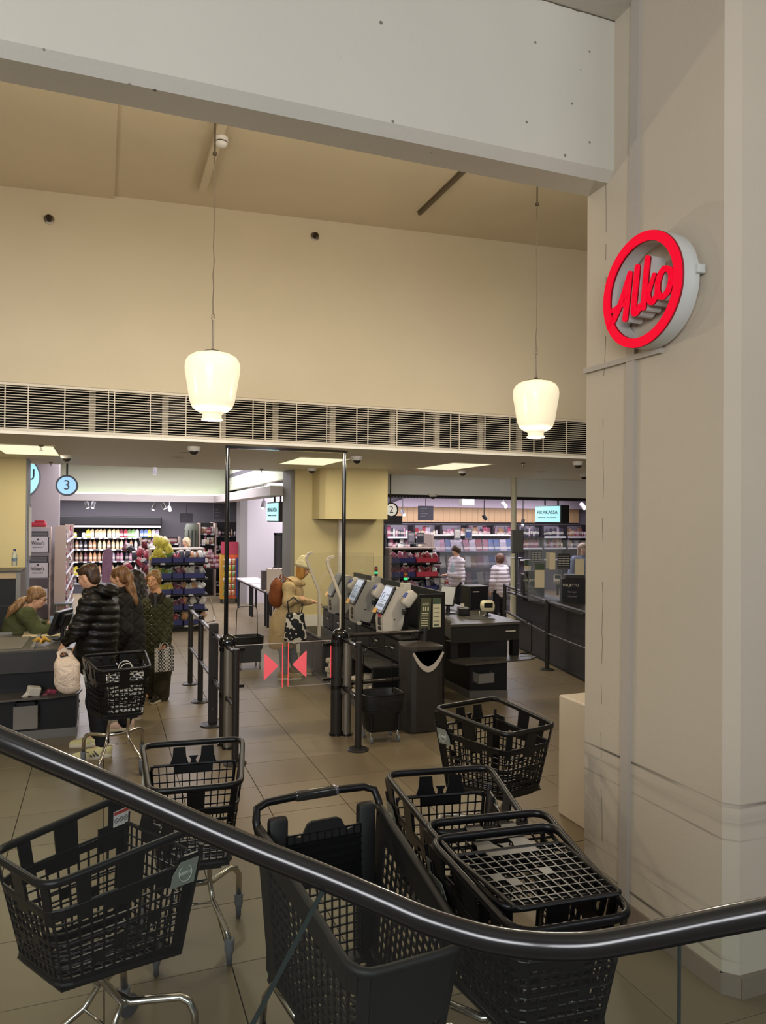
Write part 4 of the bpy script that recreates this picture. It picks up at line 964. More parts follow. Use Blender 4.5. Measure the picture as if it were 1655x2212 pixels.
# --- terminals
def terminal(label, y, lit, stick):
    t = thing('self_checkout', label, 'terminal', (3.06, y, .91), group=None)
    side = [(0, 0), (.20, 0), (.24, .10), (.30, .50), (.26, .53), (.14, .53), (.0, .26), (-.015, .16)]
    MB().prism(side, (0, -.12, 0), (1, 0, 0), (0, 0, 1), (0, .24, 0)).build('shell', M_SHELL, t)
    MB().prism([(.20, 0), (.30, 0), (.36, .50), (.30, .50), (.24, .10)], (0, -.11, 0), (1, 0, 0), (0, 0, 1), (0, .22, 0)).build('back_shell', M_BEZEL, t)
    MB().bb((.03, -.13, -.012), (.30, .13, .004)).build('foot', M_BEZEL, t)
    tl = Matrix.Rotation(math.radians(28), 3, 'Y'); c = Vector((.055, 0, .395))
    hs = MB().rbox(c, (.035, .285, .36), .012, M=tl).build('screen_housing', M_BEZEL, t)
    def onscr(y0, y1, z0, z1, off, nm, m, par):
        P = []
        for xx in (-.0175 - off, -.016): P += [c + tl @ Vector((xx, yy, zz)) for yy, zz in ((y0, z0), (y1, z0), (y1, z1), (y0, z1))]
        return MB().add(P, [(0, 1, 2, 3), (7, 6, 5, 4), (0, 4, 5, 1), (1, 5, 6, 2), (2, 6, 7, 3), (3, 7, 4, 0)]).build(nm, m, par)
    s_ = onscr(-.118, .118, -.135, .155, .001, 'screen', M_SCR if lit else M_SCRD, hs)
    if lit:
        for y0, y1, z0, z1 in ((-.10, -.02, .05, .065), (-.10, -.01, -.02, -.005), (-.10, .09, -.10, -.06), (-.03, .09, -.045, -.035)): onscr(y0, y1, z0, z1, .002, 'screen_text', M_SCRT, s_)
        mb = MB(); cc = c + tl @ Vector((-.0195, .05, .03)); mb.tube([cc + tl @ Vector((0, .035 * math.cos(k * .314), .05 * math.sin(k * .314))) for k in range(20)], .003, 5, closed=True); mb.build('screen_ring', M_SCRT, s_)
    onscr(.03, .142, -.19, -.125, .003, 'yellow_label', M_YLAB, t); onscr(-.10, -.075, -.165, -.148, .003, 'indicator', M_PAPER, t)
    if stick:
        MB().bb((-.018, -.045, .10), (-.008, .03, .19)).build('price_sticker', M_BEZEL, t); MB().bb((-.016, -.045, .045), (-.006, .03, .085)).build('price_sticker', M_BEZEL, t)
        if stick == 2: MB().bb((-.017, -.045, .195), (-.006, .03, .225)).build('pink_sticker', M_PINK, t)
    mb = MB(); mb.lathe([(.010, 0), (.010, .005)], (.13, -.121, .17), 10, M=Matrix.Rotation(math.radians(90), 3, 'X')); mb.build('lock', M_BEZEL, t)
    # card reader on an arm beside the screen
    rd = MB().rbox((.27, -.23, .42), (.13, .105, .20), .035, M=Matrix.Rotation(math.radians(38), 3, 'Y'), seg=3).build('card_reader', M_SHELL, t, smooth=True)
    MB().rbox((.225, -.23, .465), (.02, .07, .065), .004, M=Matrix.Rotation(math.radians(38), 3, 'Y')).build('reader_display', mat('reader_blue', '#3c4a86', rough=.3, emit=srgb('#3c4a86'), estr=.4), rd)
    MB().bar((.3, -.1, .40), (.28, -.22, .40), .03).build('reader_arm', M_BEZEL, t); MB().rbox((.21, -.23, .27), (.05, .06, .06), .01).build('receipt_slot', M_BEZEL, t)
    # light tower
    if lit:
        MB().rbox((.33, .02, .54), (.10, .12, .09), .012).build('tower_foot', M_SHELL, t)
        MB().tube([(.33, .02, .585), (.33, .02, .62)], .022, 12).build('tower_neck', M_BEZEL, t, smooth=True)
        MB().tube([(.33, .02, .62), (.33, .02, .645)], .025, 14).build('green_light', mat('green_lit', '#2fd98a', emit=(.05, .9, .35), estr=.9), t, smooth=True)
        MB().tube([(.33, .02, .645), (.33, .02, .675)], .023, 14).build('red_light', mat('red_lens', '#6e2015', rough=.3), t, smooth=True)
        MB().tube([(.33, .02, .675), (.33, .02, .70)], .023, 14).build('orange_light', mat('orange_lens', '#a85a12', rough=.3), t, smooth=True)
        MB().tube([(.33, .02, .70), (.33, .02, .712)], .019, 14).build('tower_cap', M_BEZEL, t, smooth=True)
    return t
terminal('self checkout terminal nearest the bin, lit screen and a pink sticker', 8.10, True, 2); terminal('middle self checkout terminal with lit screen and white shell', 9.12, True, 1); terminal('farthest self checkout terminal, its screen dark, by the reaching hand', 10.10, False, 1)
def scanner(label, x, y):
    t = thing('hand_scanner', label, 'scanner', (x, y, .915)); MB().tube([(0, 0, .02), (-.09, -.03, .05), (-.14, -.05, .06)], [.016, .02, .026], 10).build('grip', M_BEZEL, t, smooth=True)
    MB().rbox((-.16, -.055, .055), (.05, .06, .04), .01).build('scan_head', M_SHELL, t); MB().tube([(0, 0, .02), (.05, .0, .04), (.08, -.02, -.10), (.04, -.06, -.22), (-.02, -.1, -.12), (-.03, -.12, .0)], .005, 6).build('cord', M_BEZEL, t)
scanner('handheld scanner with cord lying left of the nearest self checkout terminal', 3.12, 8.62); scanner('handheld scanner lying right of the nearest self checkout terminal, cord hanging', 3.32, 7.80)
# --- white curved fins with clear side screens
M_FIN = mat('fin_white', '#cfc5b0', rough=.4); M_CLEAR = glass_mat('clear_screen', (.97, .97, .96), dirt=.01)
def fin(label, y, short=False):
    t = thing('curved_fin', label, 'fin', (2.84, y, .605)); P = [(.0, 0), (.0, .30), (-.004, .62), (-.02, .665), (-.165, 1.02), (-.187, 1.075), (-.187, 1.115), (-.17, 1.15), (-.135, 1.168), (-.105, 1.17)]
    mb = MB(); prev = None
    for a, b in zip(P, P[1:]): mb.bar((a[0], 0, a[1]), (b[0], 0, b[1]), .034, .04, upv=(0, 1, 0))
    mb.build('fin_band', M_FIN, t)
    q = [(p[0] + .02, p[1]) for p in P]; MB().prism(q + [(.80, 1.165), (.80, .32), (.14, .32), (.14, .0)], (0, -.003, 0), (1, 0, 0), (0, 0, 1), (0, .006, 0)).build('clear_pane', M_CLEAR, t)
fin('white curved fin with clear screen beside the woman in the beige coat', 9.93); fin('white curved fin with clear screen between the two farther self checkouts', 8.92)
# posters on the black end panel
def sheet(name, label, cat, p, w, h, rot, m, extra=(), group=None):
    t = thing(name, label, cat, p, 0, group); t.rotation_euler = rot
    MB().bb((-w / 2, -.002, -h / 2), (w / 2, .002, h / 2)).build('sheet', m, t)
    for nm, x0, x1, z0, z1, mm in extra: MB().bb((x0 * w / 2, -.004, z0 * h / 2), (x1 * w / 2, -.001, z1 * h / 2)).build(nm, mm, t)
    return t
M_OLIVE = mat('olive_print', '#42452f', rough=.6); M_CREAM = mat('cream_print', '#c3bd9c', rough=.6); M_GREEN = mat('green_print', '#3d4d38', rough=.6)
lines = [('text_line', -.7, .6, z, z + .05, M_CREAM) for z in (-.75, -.6, -.45, -.3, -.15, .0, .55, .65)]
sheet('poster', 'olive poster with small cream figures on the black panel beside the bin', 'poster', (3.43, 7.632, 1.18), .13, .36, (0, .05, 0), M_OLIVE, lines + [('icon', x, x + .25, .2, .45, M_CREAM) for x in (-.6, -.12, .35)])
sheet('poster', 'cream poster with a green heading right of the olive poster', 'poster', (3.575, 7.632, 1.19), .10, .33, (0, 0, 0), M_CREAM, [('heading', -1, 1, .6, 1, M_GREEN), ('barcode', -.7, .5, -.9, -.8, M_GREEN)] + [('text_line', -.7, .6, z, z + .03, M_OLIVE) for z in (-.6, -.3, 0, .3)])
# --- staffed till in the middle right
tl2 = thing('checkout_counter', 'black checkout counter with wide top and grey shelf, right of the waste bin', 'counter', (4.0, 8.2, 0))
foot = [(.36, .12), (.83, .0), (.86, 2.2), (.36, 2.2)]
MB().prism(foot, (0, 0, .09), (1, 0, 0), (0, 1, 0), (0, 0, .64)).build('body', M_TILL, tl2)
MB().prism([(.35, .105), (.835, -.012), (.865, 2.2), (.35, 2.2)], (0, 0, 0), (1, 0, 0), (0, 1, 0), (0, 0, .09)).build('plinth', M_PLINTH, tl2)
top = [(.02, .0), (.55, -.02), (1.03, .0), (1.06, 1.3), (1.1, 2.3), (.45, 2.3), (.42, 1.4), (.15, .2)]
MB().prism(top, (0, 0, .925), (1, 0, 0), (0, 1, 0), (0, 0, .03)).build('worktop', M_TOPD, tl2)
MB().prism([(.04, .02), (.55, 0), (1.02, .02), (1.04, 1.3), (.44, 1.4), (.16, .22)], (0, 0, .72), (1, 0, 0), (0, 1, 0), (0, 0, .206)).build('apron', M_TILL2, tl2)
MB().bb((.93, .03, .50), (1.02, .12, .73)).build('right_leg', M_TILL, tl2); MB().bb((.06, .06, .50), (.16, .2, .73)).build('left_leg', M_TILL2, tl2)
MB().prism([(.10, -.28), (1.05, -.22), (1.20, -.10), (1.12, .1), (.06, .12), (.02, -.1)], (0, 0, .495), (1, 0, 0), (0, 1, 0), (0, 0, .018)).build('shelf_plate', M_TOPD, tl2)
MB().bb((.40, -.15, .508), (.66, -.12, .5155)).build('cord_slot', M_BEZEL, tl2)
MB().prism([(.50, .3), (.80, .25), (.72, 1.4), (.52, 1.4)], (0, 0, .955), (1, 0, 0), (0, 1, 0), (0, 0, .004)).build('belt', mat('conveyor_belt', '#2f2d2a', rough=.7), tl2)
MB().tube([(1.03, .02, .94), (1.19, .02, .94), (1.205, .02, .92), (1.205, .02, .56), (1.19, .02, .54), (1.04, .02, .535)], .008, 8).build('wire_hoop', M_POSTB, tl2, smooth=True)
bo = MB(); bo.bb((.40, -.05, .21), (.62, -.03, .33)); bo.bb((.40, -.03, .21), (.41, .11, .33)); bo.bb((.61, -.03, .21), (.62, .11, .33)); bo.bb((.40, -.03, .205), (.62, .11, .215)); bo.build('receipt_box', mat('box_grey', '#8b857a', rough=.6), tl2)
MB().bb((.81, -.004, .83), (.95, .003, .845)).build('maker_plate', M_SHELL, tl2)
def monitor(label, loc, w, h, rz, tilt, lit=True, mback=None):
    t = thing('monitor', label, 'monitor', loc, rz); R_ = Matrix.Rotation(tilt, 3, 'X')
    MB().lathe([(.11, 0), (.11, .012), (.03, .02), (.025, .10)], n=20).build('stand', M_BEZEL, t)
    c = Vector((0, -.02, .09 + h / 2)); hs = MB().rbox(c, (w, .035, h), .01, M=R_).build('housing', mback or M_BEZEL, t)
    MB().box(c + R_ @ Vector((0, -.0185, 0)), (w - .03, .002, h - .03), M=R_).build('screen', M_SCRL if lit else M_SCRD, hs)
    return t
M_SCRL = mat('screen_pale', '#a3a29c', rough=.2, emit=srgb('#a3a29c'), estr=.5)
monitor('tilted pale lit monitor on the middle black checkout counter', (4.491, 9.224, 0.958), .23, .29, math.radians(-48), math.radians(-26))
pt = thing('receipt_printer', 'black receipt printer with a curled paper slip on the middle counter', 'printer', (4.604, 8.982, 0.958), -.3)
MB().rbox((0, 0, .055), (.15, .2, .11), .02).build('case', M_BEZEL, pt); MB().bb((-.05, -.07, .10), (.0, -.06, .16)).build('paper_slip', M_PAPER, pt)
cb = thing('till_cabinet', 'tall black boxy till cabinet behind the receipt printer', 'cabinet', (5.098, 9.592, 0.958)); MB().rbox((0, 0, .16), (.30, .28, .32), .015).build('case', M_TILL, cb); MB().bb((-.10, -.144, .25), (.0, -.14, .262)).build('label_strip', M_PAPER, cb); MB().rbox((0, 0, .325), (.32, .30, .02), .006).build('lid', M_TILL2, cb)
cd_ = thing('card_terminal', 'cream card terminal on a bracket at the right end of the middle counter', 'card terminal', (4.874, 8.797, 0.958), -.35)
MB().lathe([(.05, 0), (.05, .008), (.015, .014), (.015, .07)], n=14).build('bracket', M_BEZEL, cd_); b_ = MB().rbox((0, 0, .13), (.19, .15, .13), .04, M=Matrix.Rotation(.35, 3, 'X'), seg=3).build('case', mat('cream_plastic', '#cfc4a0', rough=.4), cd_, smooth=True)
MB().rbox((0, -.078, .15), (.115, .02, .07), .004, M=Matrix.Rotation(.35, 3, 'X')).build('display', M_BEZEL, b_); MB().tube([(0, .05, .06), (-.05, -.02, .0), (-.12, -.05, -.0), (-.10, .04, .06)], .005, 6).build('cable', M_PAPER, cd_, smooth='all')
# --- closed tills on the right: black side walls, rails, screens
A_ = Vector((6.28, 8.30, 0)); B_ = Vector((6.90, 11.35, 0)); dW = (B_ - A_).normalized(); aw = math.atan2(dW.y, dW.x)
M_BWALL = mat('black_side_wall', '#222126', rough=.4, spec=.4)
for k in range(2):
    L_ = (B_ - A_).length / 2; c = A_ + dW * L_ * k
    t = thing('till_side_wall', ['smooth black side wall of the closed till next to the pillar', 'smooth black side wall of the closed till beside the white pole'][k], 'panel', tuple(c), aw)
    MB().bb((.004, 0, .04), (L_ - .004, .04, .97)).build('panel', M_BWALL, t); MB().bb((.004, .01, 0), (L_ - .004, .03, .04)).build('kick_strip', M_TILL, t); MB().rbox((L_ / 2, -.05, .98), (L_ - .01, .5, .03), .008).build('top_board', M_TILL2, t)
for x, y, lb in ((6.28, 9.49, 'round dark rail post right of the middle counter, in front of the black side walls'), (7.07, 12.1, 'round dark rail post left of the white pole'), (5.98, 7.9, 'round dark rail post hidden behind the pillar')): round_post(lb, x, y, 1.06, .033, 'posts before the closed tills')
for z, wd in ((1.03, 'upper'), (.55, 'lower')):
    rail(f'{wd} dark rail before the closed tills, crossing in front of the white pole', (7.07, 12.1, z), (6.28, 9.49, z), group='rails before the closed tills'); rail(f'{wd} dark rail before the closed tills, running behind the pillar', (6.28, 9.49, z), (5.98, 7.9, z), group='rails before the closed tills')
wp = thing('white_post', 'slim white pole from floor to ceiling beside the closed tills', 'pole', (7.37, 12.3, 0)); MB().tube([(0, 0, 0), (0, 0, 3.08)], .052, 18).build('pole', mat('pole_cream', '#d2cdb4', rough=.45), wp, smooth=True); MB().lathe([(.09, 0), (.09, .01)], n=18).build('foot', M_WHITE, wp)
def closed_sign(label, p, rz):
    t = thing('closed_sign', label, 'sign', p, rz); MB().rbox((0, 0, .22), (.36, .26, .44), .01).build('box', M_TILL, t); MB().rbox((0.02, .02, .47), (.30, .26, .06), .01).build('lid', M_TILL2, t)
    word('SULJETTU', .055, (-.05, -.133, .34), FRONT, M_PAPER, t, 'lettering', .24); word('Stängt', .04, (-.03, -.133, .24), FRONT, mat('grey_print', '#77777a'), t, 'lettering', .13); word('Closed', .04, (-.03, -.133, .17), FRONT, mat('grey_print', '#77777a'), t, 'lettering', .13)
closed_sign('black closed-till box reading SULJETTU, nearest the pillar', (6.880, 9.700, 0.911), -.45); closed_sign('black closed-till box reading SULJETTU, behind the rail beside the white pole', (6.814, 10.750, 0.904), -.4)
monitor('grey monitor back standing high behind the white pole', (6.62, 10.95, 1.60), .26, .40, .15, 0, False, mat('monitor_grey', '#5c5d62', rough=.4))
tag(MB().tube([(6.62, 10.95, .97), (6.62, 10.95, 1.62)], .02, 10).build('monitor_pole', M_BEZEL), 'thin dark pole under the grey monitor by the white pole', 'pole')
M_FILM = glass_mat('clear_film', (.93, .93, .95), dirt=.07)
def screen_pane(label, p, w, h, rz, notes):
    t = thing('clear_till_screen', label, 'screen', p, rz); MB().bb((-w / 2, -.003, 0), (w / 2, .003, h)).build('clear_sheet', M_FILM, t)
    for nm, x, z, ww, hh, m, hd in notes:
        o = MB().bb((x - ww / 2, -.008, z - hh / 2), (x + ww / 2, -.004, z + hh / 2)).build(nm, m, t)
        if hd == 1: MB().bb((x - ww / 2, -.010, z + hh * .22), (x + ww / 2, -.008, z + hh / 2)).build('note_heading', M_GREEN, o)
        if hd == 2:
            for a in range(3):
                for b in range(6): MB().bb((x - ww * .44 + a * ww * .31, -.010, z - hh * .44 + b * hh * .15), (x - ww * .44 + a * ww * .31 + ww * .24, -.008, z - hh * .44 + b * hh * .15 + hh * .04)).build('printed_row', M_SHELL, o)
M_BLKP = mat('black_board', '#1c1b1a', rough=.6); M_BEIP = mat('beige_paper', '#cdbf9d', rough=.7)
screen_pane('clear till screen with a black price board and beige notes, nearest the pillar', (6.62, 9.7, 1.0), .95, .95, math.radians(-18), [('black_board', .08, .62, .20, .24, M_BLKP, 2), ('beige_note', -.10, .62, .09, .26, M_BEIP, 0), ('beige_note', .33, .52, .14, .28, M_BEIP, 0), ('beige_note', -.30, .40, .15, .38, M_BEIP, 1)])
screen_pane('clear till screen with a black price board, behind the white pole', (7.26, 11.12, 1.0), .66, .95, math.radians(-18), [('black_board', -.12, .60, .20, .26, M_BLKP, 2), ('beige_note', -.27, .36, .11, .40, M_BEIP, 1), ('beige_note', .12, .55, .13, .28, M_BEIP, 0)])
for lb, p, rz in (('cream card terminal standing on the closed till nearest the pillar', (6.809, 10.000, 1.309), -.6), ('cream card terminal standing on the closed till near the white pole', (6.983, 11.050, 1.294), -.5)):
    t = thing('card_terminal', lb, 'card terminal', p, rz); MB().rbox((0, 0, 0), (.13, .20, .09), .025, M=Matrix.Rotation(.5, 3, 'X')).build('case', M_SHELL, t, smooth=True); MB().box((0, -.03, .045), (.09, .08, .006), M=Matrix.Rotation(.5, 3, 'X')).build('keypad', M_BEZEL, t); MB().tube([(0, 0.02, -.02), (0, .06, -.25)], .018, 8).build('stem', M_BEZEL, t)
cu = MB(); 
for k in range(12):
    a0, a1 = k / 12, (k + 1) / 12; f = lambda t: (6.55 - .20 * t, 10.6 - 1.0 * t, 1.40 - .38 * t - .25 * t * (1 - t))
    p, q = Vector(f(a0)), Vector(f(a1)); cu.add([p, q, q + Vector((.03, -.02, -.40 * (1 - a1) - .02)), p + Vector((.03, -.02, -.40 * (1 - a0) - .02))], [(0, 1, 2, 3)])
tag(cu.build('plastic_curtain', M_FILM, smooth='all'), 'clear plastic sheet drooping over the closed till beside the rail post', 'plastic sheet')
# --- cashier's till on the left
tl1 = thing('checkout_counter', 'black checkout counter at the left edge with the cashier behind', 'counter', (-.23, 8.1, 0))
MB().bb((-2.6, .12, .09), (.0, .9, .86)).build('body', M_TILL, tl1); MB().bb((-2.6, .10, 0), (0.005, .88, .09)).build('plinth', M_PLINTH, tl1)
MB().bb((-2.6, -.02, .70), (.02, .16, .905)).build('apron', M_TILL2, tl1); MB().bb((-2.6, .0, .90), (.03, 1.15, .92)).build('worktop', M_TOPD, tl1)
MB().prism([(-2.6, -.22), (-.25, -.20), (.02, -.12), (.05, .1), (-2.6, .14)], (0, 0, .465), (1, 0, 0), (0, 1, 0), (0, 0, .018)).build('shelf_plate', M_TOPD, tl1)
for a, b in (((-2.6, 1.15), (.03, 1.18)), ((-.43, .02), (-.40, 1.15))): MB().bb((a[0], a[1], .92), (b[0], b[1], .945)).build('edge_strip', M_PLINTH, tl1)
MB().prism([(-2.6, .1), (-.52, .1), (-.50, .9), (-2.6, .9)], (0, 0, .921), (1, 0, 0), (0, 1, 0), (0, 0, .004)).build('belt', mat('belt_grey', '#5a554b', rough=.6), tl1)
bo = MB(); bo.bb((-.58, .02, .13), (-.36, .04, .36)); bo.bb((-.58, .04, .13), (-.57, .12, .36)); bo.bb((-.37, .04, .13), (-.36, .12, .36)); bo.build('waste_box', mat('box_grey', '#8b857a', rough=.6), tl1)
MB().rbox((-.47, .08, .37), (.2, .09, .06), .02, seg=2).build('bin_liner', M_TILL, tl1)
for nm, lb, x, y, d, m in (('paper_slip', 'crumpled white receipt on the grey shelf of the left counter', -.62, 8.02, (.12, .08, .09), M_PAPER), ('candy_wrapper', 'small pink wrapper on the grey shelf of the left counter', -.46, 8.03, (.09, .05, .045), mat('wrapper_pink', '#8a3a4c', rough=.4))):
    mb = MB().rbox((0, 0, d[2] / 2), d, .012, M=Euler((.15, .2, .3)).to_matrix()); mb.prism([(-d[0] * .9, 0), (-d[0] * .4, .0), (-d[0] * .5, d[2] * .5)], (0, -.03, 0), (1, 0, 0), (0, 0, 1), (0, .03, 0)); tag(mb.build(nm, m, None, (x, y, .484)), lb, 'litter')
# banana skins on the belt
bn = thing('banana_bunch', 'crumpled yellow banana skins on the left checkout counter', 'fruit', (-0.569, 8.356, 0.920)); M_BAN = mat('banana_yellow', '#d9a83a', rough=.5, var=.25, vscale=20)
rr = random.Random(5)
for k in range(6):
    a = k * 1.05 + .3; L_ = rr.uniform(.06, .10)
    MB().tube([(0, 0, .03), (.4 * L_ * math.cos(a), .4 * L_ * math.sin(a), .055 + .02 * (k % 2)), (L_ * math.cos(a), L_ * math.sin(a), .025 + .03 * (k % 2))], [.012, .018, .005], 7).build('banana_skin', M_BAN, bn, smooth='all')
# monitor at the cashier, its back to the queue
mo = thing('till_monitor', 'black slanted till monitor on the left counter, its back to the queue', 'monitor', (-.40, 8.72, .92), math.radians(68)); R_ = Matrix.Rotation(math.radians(20), 3, 'X')
MB().rbox((0, .02, .19), (.36, .045, .27), .012, M=R_).build('housing', M_BEZEL, mo); MB().rbox((0, -.03, .21), (.2, .06, .15), .02, M=R_).build('back_bulge', M_TILL, mo); MB().lathe([(.1, 0), (.1, .01), (.02, .02), (.02, .12)], n=16).build('stand', M_BEZEL, mo); MB().box((0, .045, .195), (.32, .004, .23), M=R_).build('screen', M_SCRD, mo)
kb = thing('pin_pad', 'small dark pin pad with cable on the left counter beside the man', 'pin pad', (-.20, 8.55, .925), .4); MB().rbox((0, 0, .06), (.09, .16, .05), .012, M=Matrix.Rotation(.5, 3, 'X')).build('case', M_BEZEL, kb); MB().tube([(0, .05, .0), (0, .03, .05)], .02, 8).build('foot', M_TILL, kb)
tag(MB().add([(-.2, -.15, .002), (.2, -.16, .002), (.22, .12, .03), (.0, .16, .045), (-.2, .13, .02), (-.2, -.15, 0), (.2, -.16, 0), (.22, .12, .0), (0, .16, 0), (-.2, .13, 0)], [(0, 1, 2, 3, 4), (5, 9, 8, 7, 6), (0, 5, 6, 1), (1, 6, 7, 2), (2, 7, 8, 3), (3, 8, 9, 4), (4, 9, 5, 0)]).build('paper_bags', M_BEIP, None, (-.62, 9.12, .921)), 'flat stack of brown paper bags on the cashier desk', 'paper bags')
pb = thing('desk_shield', 'small clear desk holder with blue leaflet beside the cashier', 'leaflet holder', (-.50, 9.16, .92)); MB().rbox((0, 0, .10), (.10, .02, .2), .004).build('holder', mat('leaflet_blue', '#7f93a6', rough=.4), pb); MB().bb((-.05, -.03, 0), (.05, .03, .012)).build('base', M_BEZEL, pb)
# --- second, dark cash desk behind the cashier, seen at the left edge
d2 = thing('kiosk_counter', 'dark kiosk counter with a pale top board behind the cashier', 'counter', (-1.05, 10.55, 0)); zt = 1.545
MB().bb((-1.6, .1, 0), (.0, .7, zt - .10)).build('body', M_TILL, d2); MB().bb((-1.6, .06, zt - .02), (.06, .75, zt)).build('top_plate', M_TILL2, d2); MB().bb((-1.6, .07, zt - .10), (.0, .72, zt - .022)).build('pale_board', mat('pale_board', '#b09a78', rough=.5), d2)
MB().bb((.0, .08, 0), (.055, .72, zt - .02)).build('end_profile', M_PLINTH, d2); MB().bb((-1.6, .09, 1.08), (-.01, .102, 1.10)).build('groove', M_BEZEL, d2)
bt = thing('water_bottle', 'clear water bottle with dark blue cap on the kiosk counter', 'bottle', (-1.096, 10.900, 1.593)); M_PET = glass_mat('pet_clear', (.88, .9, .88), dirt=.25)
MB().lathe([(.03, 0), (.034, .01), (.034, .12), (.03, .15), (.014, .185), (.013, .20)], n=18).build('bottle_body', M_PET, bt, smooth=True); MB().lathe([(.016, .198), (.016, .225)], n=14).build('cap', mat('cap_blue', '#27325c', rough=.4), bt); MB().lathe([(.0345, .06), (.0345, .10)], n=18, capb=False, capt=False).build('bottle_label', mat('bottle_label', '#5f7486', rough=.4), bt, smooth=True)
# ================================================================ SALES FLOOR
PAL = ['#bba882', '#bbb6ab', '#6f2f38', '#944860', '#bdb040', '#6f8f5a', '#5a6f9a', '#8a6a52', '#b98a62', '#9a8f9c', '#3e3b44', '#c8c4bd', '#8f303c', '#44527a', '#a3748a', '#7a4a5a']
PNAME = ['tan', 'off-white', 'dark red', 'pink', 'yellow', 'green', 'blue', 'brown', 'orange', 'grey', 'black', 'white', 'red', 'navy', 'rose', 'maroon']
PM = [mat('product_' + n.replace('-', '_').replace(' ', '_'), c, rough=.4, var=.55, vscale=26) for n, c in zip(PNAME, PAL)]
for m_ in PM:   # printed label band round the goods
    nt = m_.node_tree; N = nt.nodes; b_ = N['Principled BSDF']; src = b_.inputs['Base Color'].links[0].from_socket; tc_ = N.new('ShaderNodeTexCoord'); sp_ = N.new('ShaderNodeSeparateXYZ'); nt.links.new(tc_.outputs['Object'], sp_.inputs[0])
    mr_ = N.new('ShaderNodeMath'); mr_.operation = 'COMPARE'; mr_.inputs[1].default_value = .075; mr_.inputs[2].default_value = .026; nt.links.new(sp_.outputs['Z'], mr_.inputs[0]); n_ = N.new('ShaderNodeTexNoise'); n_.inputs['Scale'].default_value = 55; nt.links.new(tc_.outputs['Object'], n_.inputs['Vector'])
    mu_ = N.new('ShaderNodeMath'); mu_.operation = 'MULTIPLY'; nt.links.new(mr_.outputs[0], mu_.inputs[0]); nt.links.new(n_.outputs['Fac'], mu_.inputs[1]); mx_ = N.new('ShaderNodeMix'); mx_.data_type = 'RGBA'; nt.links.new(mu_.outputs[0], mx_.inputs['Factor']); nt.links.new(src, mx_.inputs['A']); mx_.inputs['B'].default_value = (.75, .7, .62, 1); nt.links.new(mx_.outputs['Result'], b_.inputs['Base Color'])
PCACHE = {}
def product(kind, ci):
    if (kind, ci) in PCACHE: return PCACHE[kind, ci]
    m = PM[ci]; mb = MB()
    if kind == 'bottle': mb.lathe([(.032, 0), (.034, .01), (.034, .13), (.028, .16), (.012, .19), (.012, .215)], n=10)
    elif kind == 'carton': mb.bb((-.035, -.035, 0), (.035, .035, .17)); mb.prism([(-.035, .17), (.035, .17), (.0, .205)], (0, -.035, 0), (1, 0, 0), (0, 0, 1), (0, .07, 0)); mb.lathe([(.012, .18), (.012, .205)], (.012, -.02, 0), 8)
    elif kind == 'box': mb.rbox((0, 0, .06), (.10, .10, .12), .006, seg=1)
    elif kind == 'jar': mb.lathe([(.034, 0), (.036, .01), (.036, .09), (.03, .10), (.031, .12)], n=10)
    elif kind == 'packet':
        for s_ in (-1, 1):
            vs = []; nx_, nz_ = 6, 8
            for a in range(nz_ + 1):
                for b in range(nx_ + 1):
                    u, v = b / nx_ * 2 - 1, a / nz_ * 2 - 1; t_ = .030 * max(0, 1 - abs(u) ** 3) * max(0, 1 - abs(v) ** 2.4) * (1 + .25 * math.sin(5 * u + 3 * v)); vs.append((u * .056 * (1 - .08 * v * v), s_ * (.002 + t_), v * .085))
            mb.add(vs, [(a * (nx_ + 1) + b, a * (nx_ + 1) + b + 1, (a + 1) * (nx_ + 1) + b + 1, (a + 1) * (nx_ + 1) + b) for a in range(nz_) for b in range(nx_)])
    elif kind == 'book': mb.bb((-.055, -.01, 0), (.055, .01, .19))
    elif kind == 'magazine': mb.bb((-.10, -.004, 0), (.10, .004, .27))
    me = mb.mesh(kind, m, smooth=(kind in ('bottle', 'jar', 'packet'))); PCACHE[kind, ci] = me; return me
KNAME = {'bottle': 'drink_bottle', 'carton': 'drink_carton', 'box': 'product_box', 'jar': 'product_jar', 'packet': 'candy_packet', 'book': 'paperback', 'magazine': 'magazine'}
KCAT = {'bottle': 'bottle', 'carton': 'carton', 'box': 'box', 'jar': 'jar', 'packet': 'candy packet', 'book': 'book', 'magazine': 'magazine'}
ORD = ['first', 'second', 'third', 'fourth', 'fifth', 'sixth', 'seventh', 'eighth', 'ninth', 'tenth', 'eleventh', 'twelfth', 'thirteenth', 'fourteenth', 'fifteenth', 'sixteenth', 'seventeenth', 'eighteenth', 'nineteenth', 'twentieth'] + ['twenty-' + q for q in ('first', 'second', 'third', 'fourth', 'fifth', 'sixth', 'seventh', 'eighth', 'ninth')] + ['thirtieth'] + ['thirty-' + q for q in ('first', 'second', 'third', 'fourth', 'fifth')]
SEEN = {}
def goods(kind, ci, loc, where, group, rot=(0, 0, 0), sc=1.0):
    o = link(KNAME[kind], product(kind, ci), None, loc, rot); o.scale = (sc,) * 3 if not isinstance(sc, tuple) else sc
    n = SEEN[where, kind, ci] = SEEN.get((where, kind, ci), -1) + 1
    return tag(o, f'{ORD[min(n, 34)]} {PNAME[ci]} {KCAT[kind]} {where}', KCAT[kind], group)
M_FRAMEB = mat('shelf_black', '#1b1a1c', rough=.5); M_SHELFG = mat('shelf_grey', '#6c6a6e', rough=.5); M_TAGW = mat('price_tag', '#d9d8dc', rough=.6)
